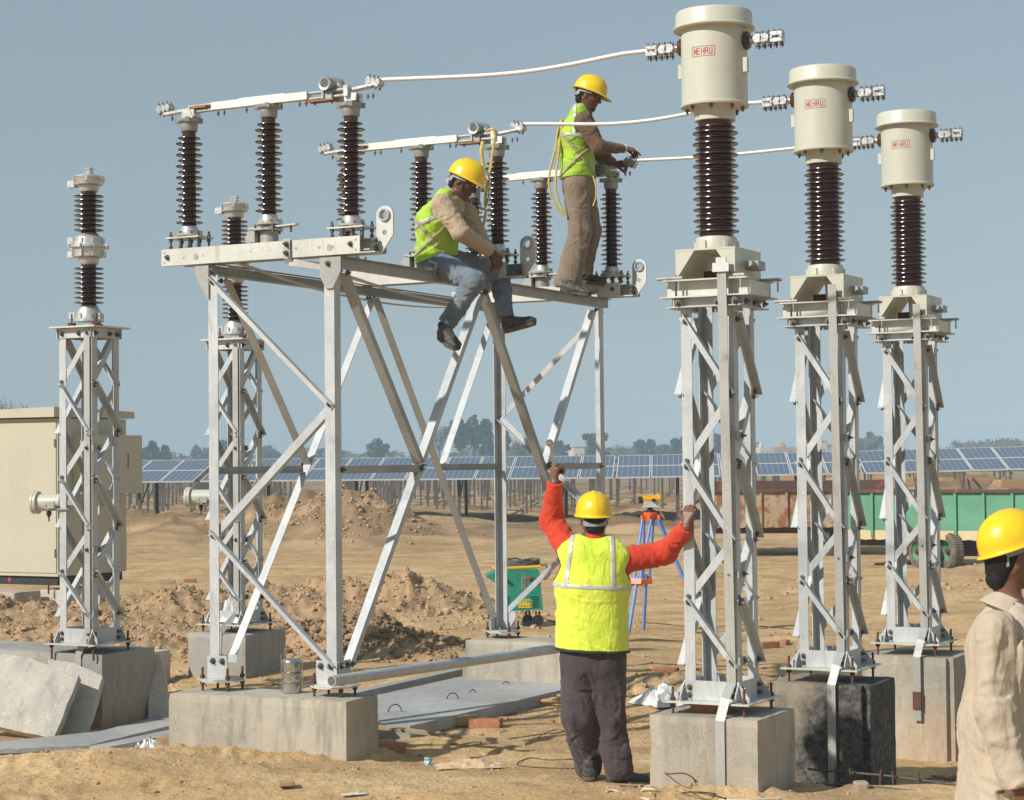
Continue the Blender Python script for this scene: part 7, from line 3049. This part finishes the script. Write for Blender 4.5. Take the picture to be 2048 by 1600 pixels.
    hl = helmet(None, hc + [.004, 0, .050], (ff[0], ff[1], .36), (-.36, 0, 1), 1.10)
    parts.append((hl, None))
    for a in an:
        parts.append((shoe(None, A3((a[0] - .06, a[1], .005 + (a[2] - .09))), A3((a[0] + .2, a[1] + .02, .005))), None))
    finish(root, parts)


person_passing()

# ------------------------------------------------------------------ slabs and trench cover
def slab_obj(name, label, pts, thick, mat, nrm, cat, seed=0, rough=.012, group=None):
    """broken-edged slab from its outline"""
    pts = [Vector(p) for p in pts]
    nrm = Vector(nrm).normalized()
    dense = []
    for i in range(len(pts)):
        a, b = pts[i], pts[(i + 1) % len(pts)]
        m_ = max(1, int((b - a).length / .045))
        for j in range(m_):
            p = a.lerp(b, j / m_)
            k = mnoise.noise(p * 9 + Vector((seed, 0, 0)))
            c = sum(pts, Vector()) / len(pts)
            dense.append(p + (p - c).normalized() * rough * k)
    c = sum(pts, Vector()) / len(pts)
    n = len(dense)
    vs, fs = [], []
    for lvl, t_, sh in ((0, 0, 0), (1, .15, .0), (2, .85, .004), (3, 1.0, .010)):
        for i, p in enumerate(dense):
            jit = .008 * mnoise.noise(p * 22 + Vector((seed, lvl * 3, 0)))
            vs.append(p - nrm * thick * t_ + (p - c).normalized() * (jit if lvl in (1, 2) else 0))
    for l_ in range(3):
        for i in range(n):
            k = (i + 1) % n
            fs.append((l_ * n + i, l_ * n + k, (l_ + 1) * n + k, (l_ + 1) * n + i))
    fs.append(tuple(range(n)))
    fs.append(tuple(3 * n + i for i in range(n - 1, -1, -1)))
    mb = MB()
    mb.add(vs, fs)
    o = obj(name, mb, mat)
    place(o, c)
    if cat:
        tag(o, label, cat, group)
    return o


zs_ = .105
sl_pts = [atz(700, 1452, zs_ - .02), atz(820, 1452, zs_ - .02), atz(1130, 1378, zs_), atz(1140, 1352, zs_ + .02), atz(925, 1352, zs_ + .01), atz(700, 1402, zs_)]
sl = slab_obj('trench_cover', 'large flat grey trench cover slab with wire lifting loops between the blocks', sl_pts, .085, M['slab'], (0, 0, 1), 'concrete slab', 3, .006)
hooks = [(790, 1422, 26), (822, 1396, 0), (905, 1397, 22), (945, 1385, 12), (1012, 1370, 14)]
for px, py, wpx in hooks:
    if not wpx:
        continue
    c = atz(px, py, zs_)
    r_ = wpx / 2 * c.y / FPX
    mb = MB()
    mb.tube([c + Vector((r_ * math.cos(a), .01 * math.sin(a * 2), r_ * 1.1 * math.sin(a) - .004)) for a in [math.pi * k / 12 for k in range(13)]], .0045, 6)
    q = obj('lifting_loop', mb, M['wire_dark'], sl)
    q.matrix_parent_inverse = sl.matrix_world.inverted()
k1, k2 = atz(752, 1377, .13), atz(925, 1338, .16)
d_ = (k2 - k1).normalized()
s_ = Vector((-d_.y, d_.x, 0)).normalized()
o = slab_obj('trench_kerb', 'dark concrete trench kerb behind the grey cover slab', [k1 - d_ * .5, k2, k2 + s_ * .10, k1 - d_ * .5 + s_ * .10], .14, M['slab'], (0, 0, 1), 'trench kerb', 5, .004)
# left: thin cover running in front of the arrester block
slab_obj('trench_cover', 'narrow grey trench cover in front of the left arrester foundation', [atz(-60, 1503, -.10), atz(180, 1490, -.10), atz(345, 1450, -.10), atz(345, 1425, -.10), atz(200, 1462, -.10), atz(-60, 1490, -.10)], .03, M['slab'], (0, 0, 1), 'concrete slab', 7, .006)
slab_obj('trench_kerb', 'dark end of a trench wall showing in the hollow left of the gantry block', [atz(175, 1502, -.075), atz(300, 1478, -.06), atz(345, 1468, -.06), atz(345, 1458, -.06), atz(180, 1492, -.07)], .16, M['slab'], (0, 0, 1), 'trench kerb', 8, .004)


def lean(label, px, y0, y1, thick, seed, nx=0.0):
    """slab leaning back: pixel outline, y0 at its foot and y1 at its top"""
    ys = [p[1] for p in px]
    lo, hi = max(ys), min(ys)
    pts = []
    for a, b in px:
        y = y0 + (y1 - y0) * (lo - b) / (lo - hi)
        pts.append(aty(a, b, y + nx * (a - px[0][0]) / 150))
    n = (pts[1] - pts[0]).cross(pts[2] - pts[0])
    if n.y > 0:
        n = -n
    return slab_obj('broken_slab', label, pts, thick, M['slab2'], n, 'concrete slab', seed, .008, 'broken slabs leaning on the left foundation')


M['slab2'] = concrete('pale_broken_slab', (.54, .49, .40), (.45, .42, .37), (.33, .33, .32), low_z=None)
lean('big pale broken slab leaning at the left edge in front of the arrester block', [(-70, 1298), (60, 1316), (158, 1350), (134, 1412), (107, 1476), (30, 1462), (-70, 1436)], 14.88, 15.36, .07, 11, -.10)
lean('narrower broken slab leaning between the big pale slab and the arrester block', [(96, 1318), (150, 1326), (205, 1352), (186, 1420), (165, 1480), (112, 1474)], 15.0, 15.42, .065, 12, -.10)
lean('dark jagged slab standing behind the right side of the left arrester block', [(300, 1312), (318, 1310), (330, 1350), (338, 1436), (312, 1443), (296, 1440)], 15.75, 16.0, .10, 13)

# ------------------------------------------------------------------ galvanised pipe, tiffin, boards, bricks
pa, pb = W(-2.33, -.42, .60), W(-1.36, 1.2, .0)
pa = aty(663, 1362, 12.02)
pb = aty(1185, 1287, 14.6)
mb = MB()
mb.tube([pa, pb], .034, 24)
pipe = obj('steel_pipe', mb, M['galv'])
place(pipe, pa)
tag(pipe, 'long galvanised pipe resting on the front right foot plate of the gantry', 'steel pipe')
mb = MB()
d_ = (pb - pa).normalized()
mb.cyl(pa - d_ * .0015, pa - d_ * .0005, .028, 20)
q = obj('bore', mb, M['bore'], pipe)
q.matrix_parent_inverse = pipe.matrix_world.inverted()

tc = atz(584, 1386, TOPZ - .015)
tf = thing('tiffin_carrier', 'stainless steel tiffin carrier standing on the wide gantry foundation block', 'tiffin carrier', tc)
for i in range(3):
    mb = MB()
    z = .004 + i * .066
    mb.lathe([(.0, z), (.058, z), (.061, z + .004), (.062, z + .054), (.066, z + .058), (.066, z + .064), (.0, z + .0645)], n=32)
    obj('tier', mb, M['steel'], tf)
mb = MB()
mb.lathe([(.066, .203), (.064, .212), (.052, .222), (.02, .226), (.0, .227)], n=32)
obj('lid', mb, M['steel'], tf)
mb = MB()
for s in (-1, 1):
    mb.box((s * .0690, 0, .125), (.004, .016, .25))
    mb.box((s * .048, 0, .262), (.004, .016, .05))
mb.box((0, 0, .288), (.10, .018, .005))
obj('carrying_frame', mb, M['steel'], tf)


def plank(label, pts, w, t_, mat='wood', name='wooden_board', cat='board'):
    mb = MB()
    a, b = Vector(pts[0]), Vector(pts[1])
    mb.flat(a, b, w, t_, (0, -.2, 1))
    o = obj(name, mb, M[mat])
    place(o, a)
    return tag(o, label, cat)


plank('thin weathered lath sticking out from behind the gantry block', (atz(735, 1452, .13), atz(1052, 1488, .055)), .035, .022)
plank('short timber offcut at the foot of the big slab edge', (atz(712, 1458, .12), atz(745, 1450, .10)), .12, .06)

BR = {}
def brick(label, px, py, rz, s=1.0, mat='brick', z=None, tilt=(0, 0), L=(.225, .11, .072)):
    p = atz(px, py, 0.0)
    for _ in range(5):
        g_ = gz(p.x, p.y) if z is None else z
        p = atz(px, py, g_)
    key = mat
    if key not in BR:
        me = block_mb(1, 1, 1, -.5, 40 + len(BR), .0, 5)
        for v in me.vertices:
            c = v.co
            k = mnoise.noise(c * 3.1) * .04 + mnoise.noise(c * 9) * .02
            m_ = sum(abs(abs(x) - .5) < .01 for x in c)
            f = 1 + k - (.07 if m_ >= 2 else 0) * (1 + mnoise.noise(c * 5)) * .5
            v.co = c * f
        BR[key] = me
        me.materials.append(M[mat])
    o = bpy.data.objects.new('loose_brick', BR[key])
    COL.objects.link(o)
    o.scale = [x * s for x in L]
    o.location = (p.x, p.y, (g_ if z is None else z) + L[2] * s * .40)
    o.rotation_euler = (tilt[0], tilt[1], rz)
    return tag(o, label, 'brick', 'bricks lying about')


brick('red brick lying right of another brick before the trench cover', 972, 1455, -.25, 1.05)
brick('dusty pale brick touching the corner of the trench cover slab', 925, 1449, .1, 1.0, 'brick_pale')
brick('big worn brick at the foot of the gantry block corner', 772, 1506, .5, 1.1, tilt=(0, .08))
brick('brick wedged under the lath behind the gantry block', 808, 1472, .2, 1.05, 'brick_pale')
brick('small half brick on the sand in front of the welding set', 806, 1246, .1, .9)
brick('pale squarish brick end on the sand between pile and gantry', 859, 1232, .3, .8, 'brick_pale', L=(.12, .11, .10))
brick('orange brick behind the foot of the nearest transformer tower, left one', 1332, 1350, .05, 1.0)
brick('broken orange brick behind the middle transformer tower', 1536, 1296, .5, 1.0)
brick('half brick beside the broken orange brick behind the middle tower', 1568, 1290, 1.2, .8)
brick('pale brick leaning at the left end of the gantry block', 335, 1500, .2, 1.0, 'brick_pale', L=(.15, .11, .11))
brick('brick packed under the base plate of the nearest transformer tower', 1418, 1424, -.45, .9, z=TOPZ)
brick('single brick on the bank left of the big sand heap', 380, 1165, .1, .9)
brick('flat grey cement lump in front of the gantry block', 572, 1570, .2, .8, 'brick_pale', L=(.12, .10, .035))
brick('brick on the bank far left near the cabinet corner', 335, 1168, .1, 1.1, 'brick_pale')
o = obj('cement_cube', block_mb(.085, .085, .085, 0, 77, .003, 5), M['conc_grey'])
o.location = (*W(.72, .35)[:2], -.06)
tag(o, 'small grey cement test cube at the edge of the pit', 'cement cube')

# ------------------------------------------------------------------ litter
M['card_pale'] = basic('pale_cardboard', (.62, .45, .29), (.54, .38, .24), 8, .85, 0, .2, 50)


def crumple(label, c, size, mat, seed, cat, name, n=22, flat=1.0):
    bm = bmesh.new()
    bmesh.ops.create_grid(bm, x_segments=n, y_segments=n, size=.5)
    for v in bm.verts:
        x, y = v.co.x, v.co.y
        p = Vector((x * 3, y * 3, seed))
        fold = 1 - abs(mnoise.noise(p * 1.3)) * 2
        z = .30 * fold + .16 * abs(mnoise.noise(p * 3.7)) + .25 * math.exp(-(x * x + y * y) * 7)
        r = 1 + .35 * mnoise.noise(Vector((math.atan2(y, x) * 1.3, seed, 0)))
        edge = max(abs(x), abs(y)) * 2
        v.co = Vector((x * r * size[0], y * r * size[1], max(0.0, z * (1 - edge ** 3 * .9)) * size[2] * flat))
    bmesh.ops.solidify(bm, geom=bm.faces[:], thickness=.002)
    me = bpy.data.meshes.new(name)
    bm.to_mesh(me)
    bm.free()
    for p in me.polygons:
        p.use_smooth = False
    o = obj(name, me, mat)
    o.location = c
    o.rotation_euler = (0, 0, seed)
    return tag(o, label, cat)


def on_ground(px, py):
    p = atz(px, py, 0)
    for _ in range(5):
        p = atz(px, py, gz(p.x, p.y))
    return p


crumple('white plastic bag with a red print in the hollow left of the gantry block', on_ground(295, 1502), (.26, .20, .17), M['plastic_white'], 1.3, 'plastic bag', 'plastic_bag')
crumple('silvery plastic sheet heaped behind the left foot of the nearest transformer tower', on_ground(1305, 1412) + Vector((.08, .1, 0)), (.40, .34, .30), M['plastic_white'], 2.1, 'plastic sheet', 'plastic_sheet')
crumple('white sack stuffed into the foot of the rear arrester tower', W(-5.95, 3.40, .52), (.36, .36, .42), M['plastic_white'], 4.2, 'white sack', 'white_sack')
crumple('small grey plastic scrap on the soil heap left of the welding set', on_ground(705, 1204), (.28, .2, .08), M['plastic_white'], 5.1, 'plastic scrap', 'plastic_scrap')
crumple('flattened brown cardboard piece in the foreground', on_ground(940, 1536), (.40, .19, .085), M['card_pale'], .15, 'cardboard', 'cardboard_piece', 12)
bpy.data.objects['cardboard_piece'].location.z += .012
crumple('torn scrap of brown paper beside the red brick', on_ground(1002, 1462), (.13, .08, .03), M['card'], .9, 'paper scrap', 'paper_scrap', 8)
crumple('thin white paper strip at the bottom edge of the picture', on_ground(708, 1588), (.15, .04, .02), M['plastic_white'], .3, 'paper scrap', 'paper_strip', 8)
M['tealcup'] = basic('crushed_teal_white_cup', (.10, .42, .40), (.66, .70, .70), 90, .4)
c = on_ground(857, 1531)
o = obj('crushed_cup', MB().lathe([(0, 0), (.022, .002), (.028, .02), (.024, .034), (.030, .045), (.02, .052), (0, .05)], n=12, smooth=False), M['tealcup'])
for v in o.data.vertices:
    v.co += Vector((mnoise.noise(v.co * 90), mnoise.noise(v.co * 70 + Vector((3, 0, 0))), 0)) * .008
o.location = c
tag(o, 'small crushed teal and white cup left of the cardboard', 'crushed cup')


def wire(label, pxs, r, mat, cat='wire', name='loose_wire', lift=None, closed=False):
    pts = []
    for i, q in enumerate(pxs):
        h = q[2] if len(q) > 2 else 0
        p = atz(q[0], q[1], h)
        for _ in range(4):
            p = atz(q[0], q[1], gz(p.x, p.y) + h + r)
        pts.append(p)
    out = []
    m_ = len(pts)
    for i in range(m_ - 1):
        a, b, c, d = pts[max(i - 1, 0)], pts[i], pts[i + 1], pts[min(i + 2, m_ - 1)]
        for k in range(6):
            t = k / 6
            out.append(.5 * ((2 * b) + (c - a) * t + (2 * a - 5 * b + 4 * c - d) * t * t + (3 * b - a - 3 * c + d) * t ** 3))
    out.append(pts[-1])
    mb = MB()
    mb.tube(out, r, 7)
    o = obj(name, mb, M[mat])
    place(o, out[0])
    return tag(o, label, cat, 'wires and cords on the ground')


wire('cream cord with a loop on the ground before the nearest transformer block', [(1212, 1583), (1225, 1580), (1262, 1592), (1300, 1598), (1330, 1592), (1310, 1580), (1288, 1578), (1282, 1590), (1300, 1602), (1318, 1590), (1290, 1572), (1320, 1576), (1370, 1586), (1420, 1590), (1460, 1594)], .006, 'cream', 'cord', 'cord')
wire('second cream cord trailing along the foot of the nearest transformer block', [(1300, 1586), (1350, 1590), (1400, 1588), (1400, 1598), (1470, 1600), (1560, 1596)], .005, 'cream', 'cord', 'cord')
wire('dark wire arching up against the nearest transformer block', [(1260, 1578), (1300, 1565), (1320, 1545, .02), (1338, 1548, .10), (1368, 1547, .12), (1390, 1560, .08), (1393, 1580), (1380, 1592)], .0035, 'wire_dark')
wire('tangle of dark wires below the nearest transformer block', [(1240, 1572), (1300, 1575), (1360, 1580), (1420, 1578), (1450, 1590), (1400, 1584), (1340, 1586), (1280, 1580), (1340, 1578), (1410, 1588), (1455, 1598)], .004, 'wire_dark')
wire('dark wire bending beside the left shoe of the man in red', [(1160, 1517), (1100, 1520), (1060, 1516), (1035, 1526), (1045, 1532), (1100, 1536), (1150, 1537)], .0035, 'wire_dark')
wire('long thin dark wire lying on the sand left of the rear foundation', [(700, 1290), (760, 1281), (800, 1283), (845, 1283), (880, 1290), (930, 1295)], .004, 'wire_dark')
wire('thin wire on the sand behind the nearest transformer tower', [(1280, 1245), (1330, 1248), (1400, 1256), (1480, 1250), (1560, 1256), (1620, 1262)], .006, 'wire_dark')
wire('black supply cable running right from the welding set', [(1082, 1232), (1095, 1240), (1110, 1243), (1130, 1248)], .010, 'cable', 'cable', 'supply_cable')
wire('thin wire crossing the narrow trench cover at the left', [(0, 1494), (60, 1485), (120, 1478), (200, 1462), (250, 1448)], .004, 'wire_dark')
wire('red threads scattered on the ground left of the man in red', [(1075, 1475), (1090, 1466), (1105, 1461), (1118, 1458), (1130, 1462)], .003, 'redprint', 'thread', 'red_thread')
mb = MB()
c = on_ground(1098, 1408)
pts = []
for k in range(70):
    a = k * .33
    r_ = .15 + .03 * math.sin(k * .7)
    pts.append(c + Vector((.05 + r_ * 1.1 * math.cos(a), r_ * .9 * math.sin(a), .022 + .012 * math.sin(k * 1.1) + .0005 * k)))
mb.tube(pts, .013, 7)
o = obj('rope_coil', mb, M['rope_tan'])
place(o, c)
tag(o, 'coil of straw coloured rope left of the legs of the man in red', 'rope coil')

# reinforcing rods in the pit between the transformer blocks
for i, (a, b, lb) in enumerate(((W(.30, .62, .03), W(1.25, .60, .0), 'long rusty reinforcing rod across the pit, upper one'), (W(.42, .42, -.02), W(1.25, .40, -.03), 'long rusty reinforcing rod across the pit, lower one'))):
    mb = MB()
    mb.tube([a, a.lerp(b, .5) + Vector((0, 0, .01)), b], .007, 8)
    o = obj('reinforcing_rod', mb, M['wire_dark'])
    place(o, a)
    tag(o, lb, 'steel rod', 'reinforcing rods in the pit')
for i, (a, dx) in enumerate(((.48, .01), (.60, -.02), (.74, .03), (.86, -.02), (.98, .02))):
    mb = MB()
    p = W(a, .58, -.30)
    mb.tube([p, p + Vector((dx, 0, .36))], .0065, 8)
    o = obj('reinforcing_stub', mb, M['rust'])
    place(o, p)
    tag(o, 'rusty upright reinforcing stub in the pit before the tar stained block', 'steel rod', 'upright reinforcing stubs in the pit')
# weld marks at the lower strap ends
for k, z in ((1, -.285), (2, .08)):
    pass

# ------------------------------------------------------------------ rope at the middle switch
def rp(pts, y, r=.009):
    out = []
    P3_ = [aty(a, b, y + (q[0] if q else 0)) for a, b, *q in pts]
    m_ = len(P3_)
    for i in range(m_ - 1):
        a, b, c, d = P3_[max(i - 1, 0)], P3_[i], P3_[i + 1], P3_[min(i + 2, m_ - 1)]
        for k in range(5):
            t = k / 5
            out.append(.5 * ((2 * b) + (c - a) * t + (2 * a - 5 * b + 4 * c - d) * t * t + (3 * b - a - 3 * c + d) * t ** 3))
    out.append(P3_[-1])
    return out


ry = 13.98
rt = thing('safety_rope', 'yellow twisted safety rope hanging with a carabiner from the middle switch elbow', 'rope', aty(985, 262, ry))
T_ = Matrix.Translation(-Vector(rt.location))
for pts, r_ in (([(974, 262, .05), (984, 258), (990, 268), (986, 300), (981, 335), (973, 375), (970, 412)], .010), ([(966, 284, .02), (963, 300), (964, 318), (967, 334), (968, 344)], .014), ([(956, 432), (954, 455), (956, 478), (958, 505, .02)], .009), ([(972, 420), (969, 440), (964, 465), (960, 490), (961, 520, .02)], .009)):
    mb = MB()
    mb.tube(rp(pts, ry), r_, 8)
    o = obj('rope', mb, M['rope_y'], rt)
    o.data.transform(T_)
mb = MB()
cc = aty(969, 385, ry - .01)
ring = []
for k in range(26):
    a = 2 * math.pi * k / 26
    ring.append(cc + Vector((.034 * math.cos(a) + .012 * math.sin(a), 0, .155 * math.sin(a) * (1 if math.sin(a) > 0 else .8))))
mb.tube(ring, .0065, 8, True)
o = obj('carabiner', mb, M['steel'], rt)
o.data.transform(T_)
